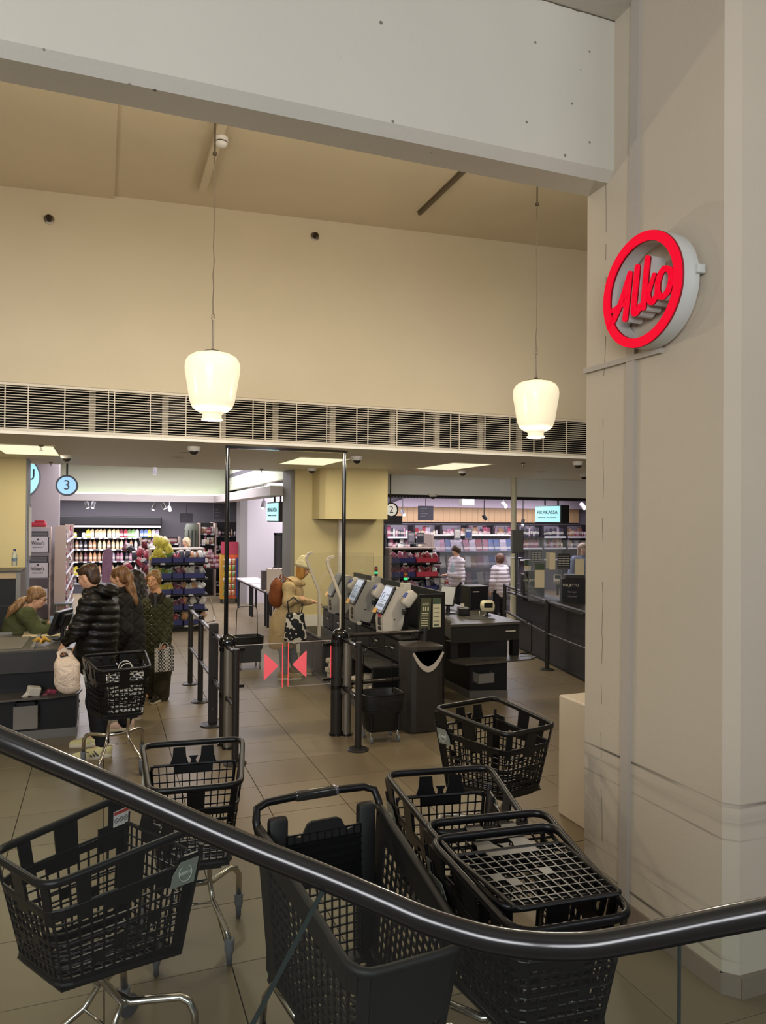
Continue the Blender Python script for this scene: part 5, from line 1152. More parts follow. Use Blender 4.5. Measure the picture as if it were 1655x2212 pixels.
def tags(par, x0, x1, y, z, n, rr):
    mb = MB()
    for i in range(n):
        x = x0 + (x1 - x0) * (i + .5 + rr.uniform(-.2, .2)) / n; mb.bb((x - .045, y - .006, z - .028), (x + .045, y, z + .016))
    o = mb.build('price_tags', M_TAGW, par); o['kind'] = 'stuff'
# --- drinks cooler at the very back
ck = thing('drinks_cooler', 'long open drinks cooler with black top along the back wall', 'cooler', (.23, 23.6, 0)); hw = 1.43
MB().bb((-hw, .35, .0), (hw, .42, 2.0)).build('back_panel', M_FRAMEB, ck)
for s in (-1, 1): MB().bb((s * hw - .03, -.05, 0), (s * hw + .03, .42, 2.0)).build('side_panel', M_FRAMEB, ck)
MB().rbox((0, .15, 2.14), (2 * hw + .06, .62, .27), .03).build('canopy', M_FRAMEB, ck); MB().bb((-hw, -.13, 1.94), (hw, -.10, 2.0)).build('light_strip', mat('cooler_strip', '#cfc6c6', emit=srgb('#cfc6c6'), estr=.35), ck)
MB().bb((-hw, -.22, 0), (hw, .4, .24)).build('base', mat('cooler_base', '#4a4b52', rough=.4), ck); MB().bb((-hw, -.24, .24), (hw, -.2, .29)).build('bumper', M_SHELFG, ck)
lamp('cooler_lamp', 'AREA', (0, -.3, 1.92), 60, (.98, .97, 1), 2.7, .25, (math.radians(-25), 0, 0), parent=ck)
rr = random.Random(11)
SEQ = {0: ['carton'] * 24, 1: ['bottle'] * 22, 2: ['bottle'] * 22, 3: ['bottle'] * 22, 4: ['bottle'] * 16}
COLS = {0: [2, 2, 4, 4, 8, 11, 4, 0, 0, 0, 0, 0, 0, 0, 2, 12, 5, 5, 11, 6, 6, 4, 11, 9], 1: [10, 10, 10, 7, 10, 10, 7, 8, 0, 0, 7, 0, 0, 0, 15, 7, 11, 7, 3, 3, 2, 9], 2: [7, 7, 15, 7, 7, 15, 8, 8, 8, 7, 7, 9, 15, 14, 10, 14, 14, 2, 13, 13, 13, 13], 3: [10, 4, 4, 4, 10, 10, 10, 8, 8, 8, 8, 0, 11, 12, 12, 12, 11, 10, 2, 14, 14, 14], 4: [1, 1, 9, 9, 7, 1, 1, 9, 11, 11, 1, 9, 7, 9, 1, 11]}
WORDN = ['top', 'second', 'middle', 'fourth', 'lowest']
for k, z in enumerate((1.64, 1.29, .93, .52, .29)):
    MB().bb((-hw, -.12, z - .03), (hw, .35, z)).build('shelf', M_SHELFG, ck); tags(ck, -hw, hw, -.122, z - .012, 14, rr)
    n = len(COLS[k])
    for i in range(n): 
        if rr.random() < .05: continue
        goods('carton' if (k == 0 and i > 5) or (k == 3 and i in (1, 2, 3)) else ('jar' if k == 0 else 'bottle'), COLS[k][i], (.23 - hw + .09 + (2 * hw - .18) * i / (n - 1) + rr.uniform(-.015, .015), 23.56 + rr.uniform(0, .05), z), f'on the {WORDN[k]} shelf of the back drinks cooler', f'drinks on the {WORDN[k]} cooler shelf', sc=(1.5, 1.5, 1.35 if k else 1.2))
# --- shelf of printed cartons by the left pier
us_ = thing('display_shelf', 'narrow pale display shelf with stacked white printed cartons, left edge', 'shelf', (-1.25, 17.05, 0)); M_PALEW = mat('pale_wood_edge', '#b39f92', rough=.5)
for x in (-.26, .21): MB().bb((x - .012, -.02, 0), (x + .012, .35, 2.03)).build('upright', M_PALEW, us_)
for z in (2.02, 1.49, .95, .40): MB().bb((-.25, -.02, z - .015), (.2, .35, z + .01)).build('shelf', M_PALEW if z > 2 else M_SHELFG, us_)
M_CARTW = mat('carton_white', '#cbc5c8', rough=.6); M_INK = mat('ink_dark', '#3c3840', rough=.6)
for k, z in enumerate((1.50, .96, .41)):
    c = thing('gift_carton', f"white carton lettered Winter's on the {['top', 'middle', 'lowest'][k]} board of the left display shelf", 'carton', (-1.27, 17.2, z), 0); MB().rbox((0, 0, .155), (.38, .3, .31), .004, seg=1).build('box', M_CARTW, c)
    word("Winter's", .11, (0, -.153, .19), FRONT, M_INK, c, 'lettering', .25); MB().tube([(-.1 + .02 * q, -.152, .105 + .012 * (-1) ** q) for q in range(11)], .004, 5).build('script_line', M_INK, c); MB().lathe([(.02, 0), (.02, .004)], (0, -.152, .27), 12, M=Matrix.Rotation(math.radians(90), 3, 'X')).build('dot_mark', M_INK, c)
    if k < 2:
        for q in range(4): tag(MB().rbox((0, 0, .014), (.36, .28, .026), .003, seg=1).build('tray_box', M_SHELFG, None, (-1.27, 17.2, z + .32 + .03 * q)), f'flat grey box, layer {["one", "two", "three", "four"][q]} above the {["top", "middle"][k]} white carton', 'box', 'flat boxes on the left display shelf')
rp = thing('gift_wrap', 'red glossy gift wrap lying on top of the left display shelf', 'gift wrap', (-1.3, 17.2, 2.03)); MB().rbox((0, 0, .05), (.36, .2, .10), .03, seg=2).build('roll', mat('wrap_red', '#a8313f', rough=.3), rp); MB().rbox((.05, -.02, .12), (.2, .15, .05), .02).build('bow', mat('wrap_red', '#a8313f'), rp)
for q, (ya, yb) in enumerate(((17.05, 18.7), (18.8, 21.4))):
    rk = thing('side_rack', ['narrow wooden sided goods rack beside the white cartons, nearer half', 'narrow wooden sided goods rack before the cooler, farther half'][q], 'rack', (-1.0 + .25, ya, 0)); L_ = yb - ya
    for y in (0, L_): MB().bb((-.2, y - .02, 0), (.02, y + .02, 2.05)).build('side_board', M_PALEW, rk)
    for k, z in enumerate((1.72, 1.38, 1.04, .70, .36, .06)):
        MB().bb((-.2, .02, z - .02), (.03, L_ - .02, z)).build('shelf', M_SHELFG, rk); MB().bb((.03, .02, z - .03), (.036, L_ - .02, z + .02)).build('price_rail', M_TAGW, rk)
        for i in range(6): goods(['box', 'bottle', 'jar', 'packet'][(i + k) % 4], rr.choice([2, 3, 12, 15, 9, 10, 14, 11]), (-.81, ya + .2 + (L_ - .4) * i / 5, z + (.09 if (i + k) % 4 == 3 else 0)), f'on the {["nearer", "farther"][q]} side rack left of the cooler', 'goods on the side racks', rot=(0, 0, math.radians(90)), sc=1.35)
# --- grey step stool
so = thing('step_stool', 'small grey plastic step stool on the floor before the cooler', 'stool', (-.76, 17.0, 0)); M_STO = mat('stool_grey', '#6d7274', rough=.5)
MB().rbox((0, 0, .415), (.36, .28, .035), .012).build('seat', M_STO, so)
for sx in (-1, 1):
    for sy in (-1, 1): MB().bar((sx * .14, sy * .1, .40), (sx * .19, sy * .13, 0), .06, .025).build('leg', M_STO, so)
# --- candy racks with navy cardboard trays
M_NAVY = mat('tray_navy', '#2b2f66', rough=.55); M_REDT = mat('tray_red', '#b8384a', rough=.55)
def tray(label, x, y, z, w, d, h, m):
    t = thing('cardboard_tray', label, 'tray', (x, y, z), 0)
    MB().bb((-w / 2, -d / 2, 0), (w / 2, d / 2, .006)).build('base', m, t); MB().bb((-w / 2, -d / 2, 0), (w / 2, -d / 2 + .006, h * .62)).build('front_flap', m, t); MB().bb((-w / 2, d / 2 - .006, 0), (w / 2, d / 2, h)).build('back_flap', m, t)
    for s in (-1, 1): MB().prism([(-d / 2, 0), (d / 2, 0), (d / 2, h), (-d / 2, h * .62)], (s * (w / 2 - .003), 0, 0), (0, 1, 0), (0, 0, 1), (.006 * -s, 0, 0)).build('side_flap', m, t)
def candy_rack(label, x, y, w, tiers, cols, ht, side, trayw):
    r = thing('candy_rack', label, 'rack', (x + w / 2, y, 0))
    for s in (-1, 1): MB().bb((s * w / 2 - .015, -.05 if s == side else .2, 0), (s * w / 2 + .015, .40, ht)).build('upright', M_PALEW if s == side else M_FRAMEB, r)
    MB().bb((-w / 2, .38, 0), (w / 2, .40, ht)).build('back_panel', M_FRAMEB, r); MB().bb((-w / 2, -.0, 0), (w / 2, .38, .08)).build('base', M_FRAMEB, r); MB().bb((-w / 2, .0, ht - .01), (w / 2, .4, ht + .02)).build('top_board', M_PALEW, r)
    for k, z in enumerate(tiers):
        MB().bb((-w / 2, -.14, z - .035), (w / 2 + .06, .38, z)).build('shelf', M_FRAMEB, r); tags(r, -w / 2, w / 2, -.142, z - .01, 2, rr); xx = x
        for j, (tw, cc, m) in enumerate(zip(trayw, cols[k], ('n', 'n', 'n') if len(trayw) == 3 else (('n', 'r') if k < 2 else ('n', 'n')))):
            nm = ['top', 'second', 'third', 'fourth', 'lowest'][k]; pos = ['left', 'middle', 'right'][j] if len(trayw) == 3 else ['left', 'right'][j]
            tray(f'{"navy" if m == "n" else "red"} cardboard tray, {pos} on the {nm} tier of the {"yellow-bag" if len(trayw) == 3 else "pink-bag"} candy rack', xx + tw / 2, y - .02 + .0, z + .002, tw - .02, .30, .17, M_NAVY if m == 'n' else M_REDT)
            for q in range(7 if tw > .3 else 4):
                n_ = 7 if tw > .3 else 4
                goods('packet', rr.choice(cc), (xx + tw * (q + .6) / (n_ + .2), y - .03 + rr.uniform(-.07, .09), z + .13 + rr.uniform(-.02, .05)), f'in the {nm} tier trays of the {"yellow-bag" if len(trayw) == 3 else "pink-bag"} candy rack', f'candy packets on the {nm} tier of the {"yellow-bag" if len(trayw) == 3 else "pink-bag"} rack', rot=(rr.uniform(-.7, -.2), rr.uniform(-.9, .9), rr.uniform(-.5, .5)), sc=rr.uniform(.85, 1.1))
            xx += tw
    return r
candy_rack('black candy rack with navy trays and yellow bags beside the girl in the green jacket', .88, 15.1, 1.04, (1.36, 1.05, .74, .43, .13), [[(4, 5, 4), (15, 10, 12), (11, 10, 11, 8)]] * 5, 1.62, -1, (.40, .22, .42))
for q, (dx, dz) in enumerate(((0, 0), (.17, .06), (.09, .16), (-.02, .2))): goods('packet', 4, (1.02 + dx, 14.95, 1.66 + dz - .06), 'heaped on top of the yellow-bag candy rack', 'yellow bags heaped on the candy rack', rot=(-.3, rr.uniform(-.9, .9), rr.uniform(-.4, .4)), sc=(1.5, 1.2, 1.35))
candy_rack('black candy rack with navy and red trays and pink bags behind the self checkouts', 5.70, 14.5, 1.06, (1.33, 1.03, .73, .42), [[(3, 14, 3), (12, 11, 12)], [(3, 14, 2), (12, 11, 2)], [(3, 14, 3), (9, 10, 11)], [(10, 9, 6), (6, 11, 13)]], 1.62, -1, (.52, .52))
for i in range(14): goods('box', rr.choice([11, 1, 12, 9]), (6.88 + .0 + .1 * (i % 2), 14.45, .12 + .125 * (i // 2)), 'in the stack right of the pink-bag candy rack', 'little boxes stacked beside the candy rack', sc=(.9, .9, .85))
# loose red bags hanging left of the yellow-bag rack
pgr = thing('peg_stand', 'dark peg stand crowded with red candy bags left of the yellow-bag rack', 'stand', (.72, 16.5, 0)); MB().tube([(0, 0, 0), (0, 0, 1.75)], .025, 10).build('pole', M_FRAMEB, pgr, smooth=True); MB().lathe([(.22, 0), (.22, .02)], n=20).build('foot', M_FRAMEB, pgr)
for i in range(5): MB().bar((-.28, -.1, .5 + .28 * i), (.28, -.1, .5 + .28 * i), .015).build('peg_bar', M_FRAMEB, pgr)
for i in range(34): goods('packet', rr.choice([12, 2, 12, 15, 11, 14, 10]), (.42 + rr.uniform(0, .58), 16.34 + rr.uniform(-.06, .06), .45 + 1.3 * i / 34 + rr.uniform(-.03, .03)), 'hanging on the peg stand left of the yellow-bag rack', 'red bags on the peg stand', rot=(rr.uniform(-.3, .3), rr.uniform(-.8, .8), rr.uniform(-.6, .6)), sc=rr.uniform(1.0, 1.4))
pp = thing('totem', 'narrow maroon printed cardboard totem standing before the cooler', 'totem', (.12, 20.8, 0)); MB().prism([(-.13, 0), (.13, 0), (.13, 1.3), (.05, 1.42), (-.08, 1.36), (-.13, 1.1)], (0, 0, .02), (1, 0, 0), (0, 0, 1), (0, .08, 0)).build('printed_panel', mat('totem_print', '#6b4a5c', rough=.5, var=.6, vscale=9), pp); MB().bb((-.16, -.06, 0), (.16, .14, .02)).build('foot', M_FRAMEB, pp)
# --- gondola shelves beyond the aisle
def gondola(label, x0, x1, y, levels, ht, kinds, grp, n, frame=None, depth=.4, cols=None):
    g = thing('shelf_unit', label, 'shelf', ((x0 + x1) / 2, y, 0)); w = x1 - x0
    for s in (-1, 1): MB().bb((s * w / 2 - .02, -.05, 0), (s * w / 2 + .02, depth, ht)).build('upright', frame or M_FRAMEB, g)
    MB().bb((-w / 2, depth - .03, 0), (w / 2, depth, ht)).build('back_panel', M_FRAMEB, g)
    for k, z in enumerate(levels):
        MB().bb((-w / 2, -.06, z - .03), (w / 2, depth - .03, z)).build('shelf', M_SHELFG if frame else M_FRAMEB, g); tags(g, -w / 2, w / 2, -.062, z - .012, max(2, int(n * .45)), rr)
        for i in range(n):
            kd = rr.choice(kinds); goods(kd, rr.choice(cols or [0, 1, 2, 3, 7, 9, 10, 11, 12, 14, 15, 6]), (x0 + .08 + (w - .16) * (i + .5) / n + rr.uniform(-.01, .01), y - .02 + rr.uniform(-.02, .03), z + (.09 if kd == 'packet' else 0)), grp, grp, sc=rr.uniform(.95, 1.25))
    return g
gondola('grocery shelf unit with pale frame right of the blonde shopper', 2.60, 3.05, 21.6, (1.80, 1.50, 1.15), 2.1, ['jar', 'box', 'packet', 'bottle'], 'on the narrow grocery shelf behind the candy racks', 6, M_PALEW)
gondola('dark grocery shelf unit with pale frame behind the gate frame post', 3.08, 3.95, 22.4, (1.72, 1.30, .90, .25), 2.12, ['jar', 'bottle'], 'on the dark grocery shelf behind the gate frame', 8, M_PALEW, cols=[10, 7, 10, 15, 9, 1])
gondola('low pale goods shelf between the cooler and the blonde shopper', .95, 1.95, 20.6, (1.55, 1.25), 1.72, ['jar', 'box'], 'on the low shelf right of the drinks cooler', 9, M_PALEW, cols=[10, 7, 2, 12, 9])
rf = thing('round_shelf', 'rounded dark green display shelf next to the blonde shopper', 'shelf', (2.45, 21.9, 0)); MB().lathe([(.26, 0), (.26, 1.7), (.24, 1.95), (.2, 2.08)], n=16).build('drum', mat('drum_green', '#5c6152', rough=.5), rf, smooth=True)
for k in range(5): MB().bar((-.26 + .1 * k, -.25, .3), (-.26 + .1 * k, -.25, 1.9), .02).build('slat', M_FRAMEB, rf)
pt_ = thing('promo_table', 'dark legged promotion table stacked with red and white boxes', 'table', (2.95, 20.9, 0)); MB().rbox((0, 0, .86), (.9, .6, .04), .008).build('table_top', M_FRAMEB, pt_)
for sx in (-1, 1):
    for sy in (-1, 1): MB().bar((sx * .4, sy * .26, .85), (sx * .4, sy * .26, 0), .05).build('leg', M_FRAMEB, pt_)
k = 0
for lv, n_ in enumerate((7, 5, 3, 1)):
    for i in range(n_): goods('box', [12, 11, 2, 14][(i + lv) % 4], (2.62 + .055 * lv + .115 * i, 20.75, .88 + .125 * lv), 'piled on the dark promotion table', 'boxes piled on the promotion table', sc=(1.05, 1.05, 1.02))
# bright snack stand
sn = thing('snack_stand', 'tall yellow and orange snack stand hung with packets left of the white pier', 'stand', (3.15, 19.6, 0)); MB().bb((-.24, 0, .12), (.24, .25, 1.30)).build('body', mat('stand_yellow', '#b88a2a', rough=.5), sn); MB().bb((-.05, -.02, .14), (.22, 0, 1.28)).build('printed_front', mat('stand_orange', '#c9512c', rough=.5, var=.5, vscale=7), sn); MB().bb((.16, -.03, .14), (.25, .1, 1.2)).build('blue_side', mat('stand_blue', '#2c3c7a', rough=.5), sn)
MB().bb((-.24, -.02, 1.3), (.24, .02, 1.62)).build('header', mat('stand_header', '#a8344a', rough=.5), sn)
for sx in (-1, 1): MB().bb((sx * .2 - .02, .02, 0), (sx * .2 + .02, .2, .12)).build('leg', M_FRAMEB, sn)
for i in range(18): goods('packet', rr.choice([4, 4, 8, 11, 5]), (3.02 + .11 * (i % 3), 19.55, .28 + .165 * (i // 3)), 'hung on the yellow snack stand', 'packets on the snack stand', rot=(0, rr.uniform(-.3, .3), 0), sc=(.7, .7, .85))
# --- white topped tables along the white pier
M_TTOP = mat('table_white', '#d9d3d2', rough=.35)
for q, (y0, y1, lb) in enumerate(((13.3, 15.1, 'white topped black legged table nearest the woman with the backpack'), (15.2, 16.8, 'white topped black legged table carrying the printed box bag'), (16.9, 18.6, 'white topped black legged table farthest back, by the white pier'))):
    t = thing('packing_table', lb, 'table', (3.42, (y0 + y1) / 2, 0)); h_ = (y1 - y0) / 2
    MB().rbox((0, 0, .735), (.52, 2 * h_ - .02, .035), .006).build('table_top', M_TTOP, t); MB().bb((-.25, -h_ + .01, .68), (.25, h_ - .01, .715)).build('frame', M_FRAMEB, t)
    for sx in (-1, 1):
        for sy in (-1, 1): MB().bar((sx * .22, sy * (h_ - .06), .7), (sx * .22, sy * (h_ - .06), 0), .05).build('leg', M_FRAMEB, t)
M_DOTS = bpy.data.materials.new('printed_dots'); M_DOTS.use_nodes = True
nt = M_DOTS.node_tree; tc = nt.nodes.new('ShaderNodeTexCoord'); vo = nt.nodes.new('ShaderNodeTexVoronoi'); vo.inputs['Scale'].default_value = 9; nt.links.new(tc.outputs['Object'], vo.inputs['Vector'])
cr = nt.nodes.new('ShaderNodeValToRGB'); cr.color_ramp.elements[0].color = (*srgb('#7a5b50'), 1); cr.color_ramp.elements[1].color = (*srgb('#cdbfae'), 1); cr.color_ramp.elements[0].position = .2; cr.color_ramp.elements[1].position = .34; nt.links.new(vo.outputs['Distance'], cr.inputs[0]); nt.links.new(cr.outputs[0], nt.nodes['Principled BSDF'].inputs['Base Color'])
bg = thing('box_bag', 'cream printed bag with a coffee cup picture on the white table', 'bag', (3.30, 14.75, .753), -.30); MB().rbox((0, 0, .24), (.36, .24, .48), .008, seg=1).build('bag_body', M_DOTS, bg); MB().bb((-.185, -.12, .0), (-.18, .12, .48)).build('dark_side', mat('bag_side', '#4a4440', rough=.5, var=.5, vscale=14), bg)
MB().lathe([(.075, 0), (.075, .004)], (.02, -.121, .25), 22, M=Matrix.Rotation(math.radians(90), 3, 'X')).build('cup_print', mat('cup_print', '#e2dcd6'), bg); MB().lathe([(.052, .004), (.052, .008)], (.02, -.121, .255), 22, M=Matrix.Rotation(math.radians(90), 3, 'X')).build('coffee_print', mat('coffee_print', '#6b4434'), bg)
for s in (-1, 1): MB().tube(arc((0, s * .1, .46), .07, 0, 180, 8), .006, 6).build('bag_handle', M_FRAMEB, bg)
tag(MB().rbox((0, 0, .2), (.2, .16, .4), .01).build('dark_bag', mat('bag_side', '#4a4440'), None, (3.22, 15.35, .753)), 'dark patterned bag on the white table behind the cream bag', 'bag')
bfm = thing('frame_board', 'tall narrow black framed board behind the woman with the backpack', 'board', (3.66, 16.1, 0)); MB().bb((-.07, 0, .2), (.07, .04, 1.9)).build('panel', mat('board_dark', '#3d3a3a', rough=.5), bfm); mb = MB()
for s in (-1, 1): mb.bb((s * .08 - .02, -.02, 0), (s * .08 + .02, .06, 1.93))
mb.bb((-.1, -.02, 1.88), (.1, .06, 1.93)); mb.build('frame', M_FRAMEB, bfm)
gondola('product wall seen between the white pier and the yellow column', 4.2, 5.0, 17.2, (2.0, 1.75, 1.5, 1.25, 1.0), 2.3, ['packet', 'box', 'bottle'], 'on the product wall left of the yellow column', 9, cols=[9, 11, 14, 15, 10, 3, 12])
# --- right: wall of shelves at the back
M_SHB = mat('shelf_frame_dark', '#211e22', rough=.5)
xs_ = [6.2, 7.0, 7.8] + [7.8 + .9 * i for i in range(1, 10)]
for i in range(len(xs_) - 1):
    x0, x1 = xs_[i], xs_[i + 1]; g = thing('wall_shelf', f'dark wall shelf bay {["behind the pink-bag candy rack, first", "behind the pink-bag candy rack, second", "at the left end of the wood fascia", "left of the hanging spotlight", "below the hanging spotlight", "right of the hanging spotlight", "left of the white pole", "right of the white pole", "below the turquoise sign", "right of the turquoise sign", "next to the pillar edge"][i]}', 'shelf', (x0, 20.25, 0)); w = x1 - x0
    MB().bb((0, 0, 0), (.05, .4, 2.12)).build('upright', M_SHB, g); MB().bb((w - .02, 0, 0), (w, .4, 2.12)).build('upright', M_SHB, g); MB().bb((.05, 0, 2.08), (w, .05, 2.12)).build('head_rail', M_SHB, g)
    for k, z in enumerate((1.74, 1.38, 1.02)):
        MB().bb((.03, -.02, z - .04), (w, .38, z)).build('shelf', M_SHB, g); MB().bb((.06, -.03, z - .05), (w - .02, -.02, z + .0)).build('price_rail', M_TAGW if rr.random() < .8 else M_SHB, g)
        if k == 2: continue
        n = 9; base = rr.choice([[11, 10, 3, 14, 10], [2, 12, 0, 7, 10], [1, 10, 10, 9], [15, 3, 10, 14, 7], [0, 7, 10, 12, 9]])
        for q in range(n):
            kd = rr.choice(['box', 'jar', 'bottle', 'book', 'book']); goods(kd, rr.choice(base), (x0 + .10 + (w - .16) * (q + .4) / n, 20.33, z), f'on the {["upper", "second"][k]} board of the dark wall shelves', f'goods on the {["upper", "second"][k]} wall shelves', sc=(1.0, 1.0, rr.uniform(1.2, 1.75)))
lamp('shelf_lamp', 'AREA', (10.2, 19.6, 2.62), 75, LILAC, 7.5, .3, (math.radians(28), 0, 0))
# --- magazine stand
mg = thing('magazine_stand', 'wide stand of magazines behind the clear screens, with plastic covers', 'stand', (8.25, 15.9, 0))
MB().bb((-.95, .1, 0), (1.25, .5, 1.86)).build('body', mat('stand_grey', '#6a656c', rough=.6), mg)
for k, z in enumerate((1.50, 1.12, .72, .35)): MB().box((.15, -.08 - .06 * k, z - .02), (2.2, .2, .02), M=Matrix.Rotation(-.2, 3, 'X')).build('ledge', M_SHELFG, mg)
MB().bb((-.98, -.1, 0), (-.94, .5, 1.9)).build('side_board', M_PALEW, mg); MB().bb((-.95, .0, 1.86), (1.25, .45, 1.89)).build('top_board', M_WHITE, mg)
for k, z in enumerate((1.50, 1.12, .72, .35)):
    for i in range(13): goods('magazine', rr.choice([9, 1, 15, 14, 7, 11, 13, 2, 9]), (7.37 + .165 * i, 15.80 - .06 * k + rr.uniform(-.02, .02), z), f'in the {["upper", "second", "third", "lowest"][k]} row of the magazine stand', f'magazines in the {["upper", "second", "third", "lowest"][k]} row', rot=(math.radians(-14), rr.uniform(-.12, .12), rr.uniform(-.2, .2)), sc=(.8, 1, 1.05))
MB().bb((-.9, -.36, .2), (1.2, -.355, 1.72)).build('clear_cover', M_FILM, mg)
for i, (x, z) in enumerate(((6.62, 1.72), (6.85, 1.70), (6.62, 1.36), (6.86, 1.38), (7.95, 1.80), (8.25, 1.8))):
    sheet('picture_card', f'framed picture card {["upper left on the card spinner", "upper right on the card spinner", "lower left on the card spinner", "lower right on the card spinner", "left on top of the magazine stand", "right on top of the magazine stand"][i]}', 'card', (x, 15.55 if i < 4 else 15.85, z + .12), .19, .26, (0, 0, .1 * (-1) ** i), M_SHELFG, [('picture', -.75, .75, -.75, .75, PM[[9, 10, 1, 9, 1, 13][i]])])
cs = thing('card_spinner', 'dark card spinner behind the pink-bag candy rack', 'stand', (6.74, 15.7, 0)); MB().tube([(0, 0, 0), (0, 0, 2.0)], .02, 8).build('pole', M_FRAMEB, cs); MB().lathe([(.2, 0), (.2, .02)], n=16).build('foot', M_FRAMEB, cs)
for z in (1.0, 1.34, 1.68): MB().bb((-.28, -.12, z), (.28, .12, z + .015)).build('ledge', M_SHELFG, cs)
# right end by the yellow column: slim rack of hanging packets
gondola('slim dark rack of hanging packets right against the yellow column', 5.12, 5.58, 14.6, (1.75, 1.45, 1.15, .85), 1.95, ['packet', 'packet', 'box'], 'on the slim rack beside the yellow column', 4, cols=[3, 9, 11, 14, 10, 5])
# --- signs
M_SBLUE = mat('sign_blue_lit', '#8fc8e8', rough=.3, emit=(.28, .60, .95), estr=1.0); M_SCYAN = mat('sign_cyan_lit', '#9fe4ea', rough=.3, emit=(.42, .86, .90), estr=1.05); M_SWHITE = mat('sign_white_lit', '#ded9cf', rough=.4, emit=(.9, .87, .8), estr=.6); M_NAVYR = mat('sign_ring_navy', '#20264c', rough=.4)
def round_sign(label, p, r, txt, face, ring, ink, rod):
    t = thing('round_number_sign', label, 'sign', p); rx = Matrix.Rotation(math.radians(90), 3, 'X')
    MB().lathe([(r, -.05), (r, .05)], n=36, M=rx).build('face', face, t, smooth=True); mb = MB(); n = 40
    P = [(q * math.cos(2 * math.pi * k / n), yy, q * math.sin(2 * math.pi * k / n)) for yy in (-.06, .06) for q in (r + .022, r - .004) for k in range(n)]
    F = []
    for k in range(n):
        j = (k + 1) % n; F += [(k, j, n + j, n + k), (2 * n + j, 2 * n + k, 3 * n + k, 3 * n + j), (k, 2 * n + k, 2 * n + j, j), (n + k, n + j, 3 * n + j, 3 * n + k)]
    mb.add(P, F); mb.build('ring', ring, t, smooth=True); MB().tube([(0, 0, r + .02), (0, 0, r + rod)], .014, 8).build('hanger', M_FRAMEB, t, smooth=True)
    word(txt, .26 * r / .17, (0, -.056, 0), FRONT, ink, t)
round_sign('round blue lit sign with number 3 hanging at the left ceiling edge', (-.53, 12.45, 2.735), .140, '3', M_SBLUE, M_NAVYR, M_NAVYR, .205); round_sign('round white sign with number 2 in a black ring right of the yellow column', (4.95, 12.62, 2.425), .115, '2', M_SWHITE, M_FRAMEB, M_FRAMEB, .54)
us2 = thing('shop_sign', 'big round pale blue lit sign cut off by the left column', 'sign', (-1.80, 17.90, 3.11)); rx = Matrix.Rotation(math.radians(90), 3, 'X')
MB().lathe([(.47, -.04), (.47, .04)], n=48, M=rx).build('face', M_SCYAN, us2, smooth=True); MB().lathe([(.50, -.10), (.50, .02)], n=48, M=rx).build('case', M_SHELFG, us2, smooth=True)
word('U', .36, (.295, -.046, .05), FRONT, M_INK, us2, 'lettering', .17); word('N', .11, (.26, -.046, -.145), FRONT, M_INK, us2, 'lettering', .07)
def display(label, x, y, z, w, h, rod=.11):
    t = thing('hanging_display', label, 'display', (x, y, z), 0)
    MB().rbox((.11, 0, 0), (.2, w, h), .008, seg=1).build('case', M_FRAMEB, t); s_ = MB().bb((-.002, -w / 2 + .03, -h / 2 + .02), (.012, w / 2 - .03, h / 2 - .02)).build('screen', M_SCYAN, t)
    r_ = (math.radians(90), 0, math.radians(-90)); word('PIKAKASSA', .11, (-.004, 0, .035), r_, M_INK, s_, 'lettering', w * .78); word('SNABBKASSA  SELF CHECKOUT', .035, (-.004, 0, -.065), r_, M_INK, s_, 'lettering', w * .72)
    for q in (-.25, .25): MB().tube([(.1, q * w, h / 2), (.1, q * w, h / 2 + rod)], .018, 8).build('hanger', M_FRAMEB, t, smooth=True)
display('turquoise lit display reading PIKAKASSA left of the yellow column', 2.95, 13.55, 2.37, 1.02, .37); display('turquoise lit display reading PIKAKASSA near the pillar', 8.60, 13.02, 2.385, .95, .367, .75)
def board(label, p, w, h, zc, rz=0):
    t = thing('aisle_board', label, 'sign', p, rz); MB().bb((-w / 2, -.012, -h / 2), (w / 2, .012, h / 2)).build('panel', mat('board_grey', '#3e3b44', rough=.5), t)
    for k in range(4): MB().bb((-w * .38, -.014, h * (.28 - .18 * k)), (-w * .38 + w * [.45, .3, .5, .35][k], -.0125, h * (.28 - .18 * k) + h * .05)).build('text_line', M_SHELFG, t)
    MB().tube([(0, 0, h / 2), (0, 0, zc - p[2])], .01, 6).build('hanger', M_FRAMEB, t)
board('dark hanging aisle board over the blonde shopper', (2.12, 20.6, 2.24), .34, .25, 2.92); board('dark hanging aisle board above the pink-bag rack', (7.63, 17.0, 2.42), .42, .36, 3.3); board('dark hanging aisle board under round sign 2', (5.3, 13.5, 2.24), .5, .16, 3.3); board('dark hanging aisle board left of the white pier', (2.98, 20.5, 2.42), .3, .42, 2.92)
def spot(label, p, d, m):
    t = thing('spotlight', label, 'spotlight', p, 0); zc = 4.5 if '  cove' in label or 'lit cove' in label else (3.3 if p[0] > 3.2 else (2.92 if p[1] > 20.3 else 4.5)); MB().tube([(0, 0, zc - p[2]), (0, 0, -.10)], .012, 8).build('arm', m, t); a = Vector((0, 0, -.10)); d = Vector(d).normalized()
    MB().tube([a - d * .05, a + d * .12], .05, 14).build('barrel', m, t, smooth=True); MB().tube([a + d * .115, a + d * .125], .042, 14).build('lens', mat('spot_lens_lit', '#ffffff', emit=(1, .97, .95), estr=2.0), t)
M_SPW = mat('spot_white', '#8f8c90', rough=.4)
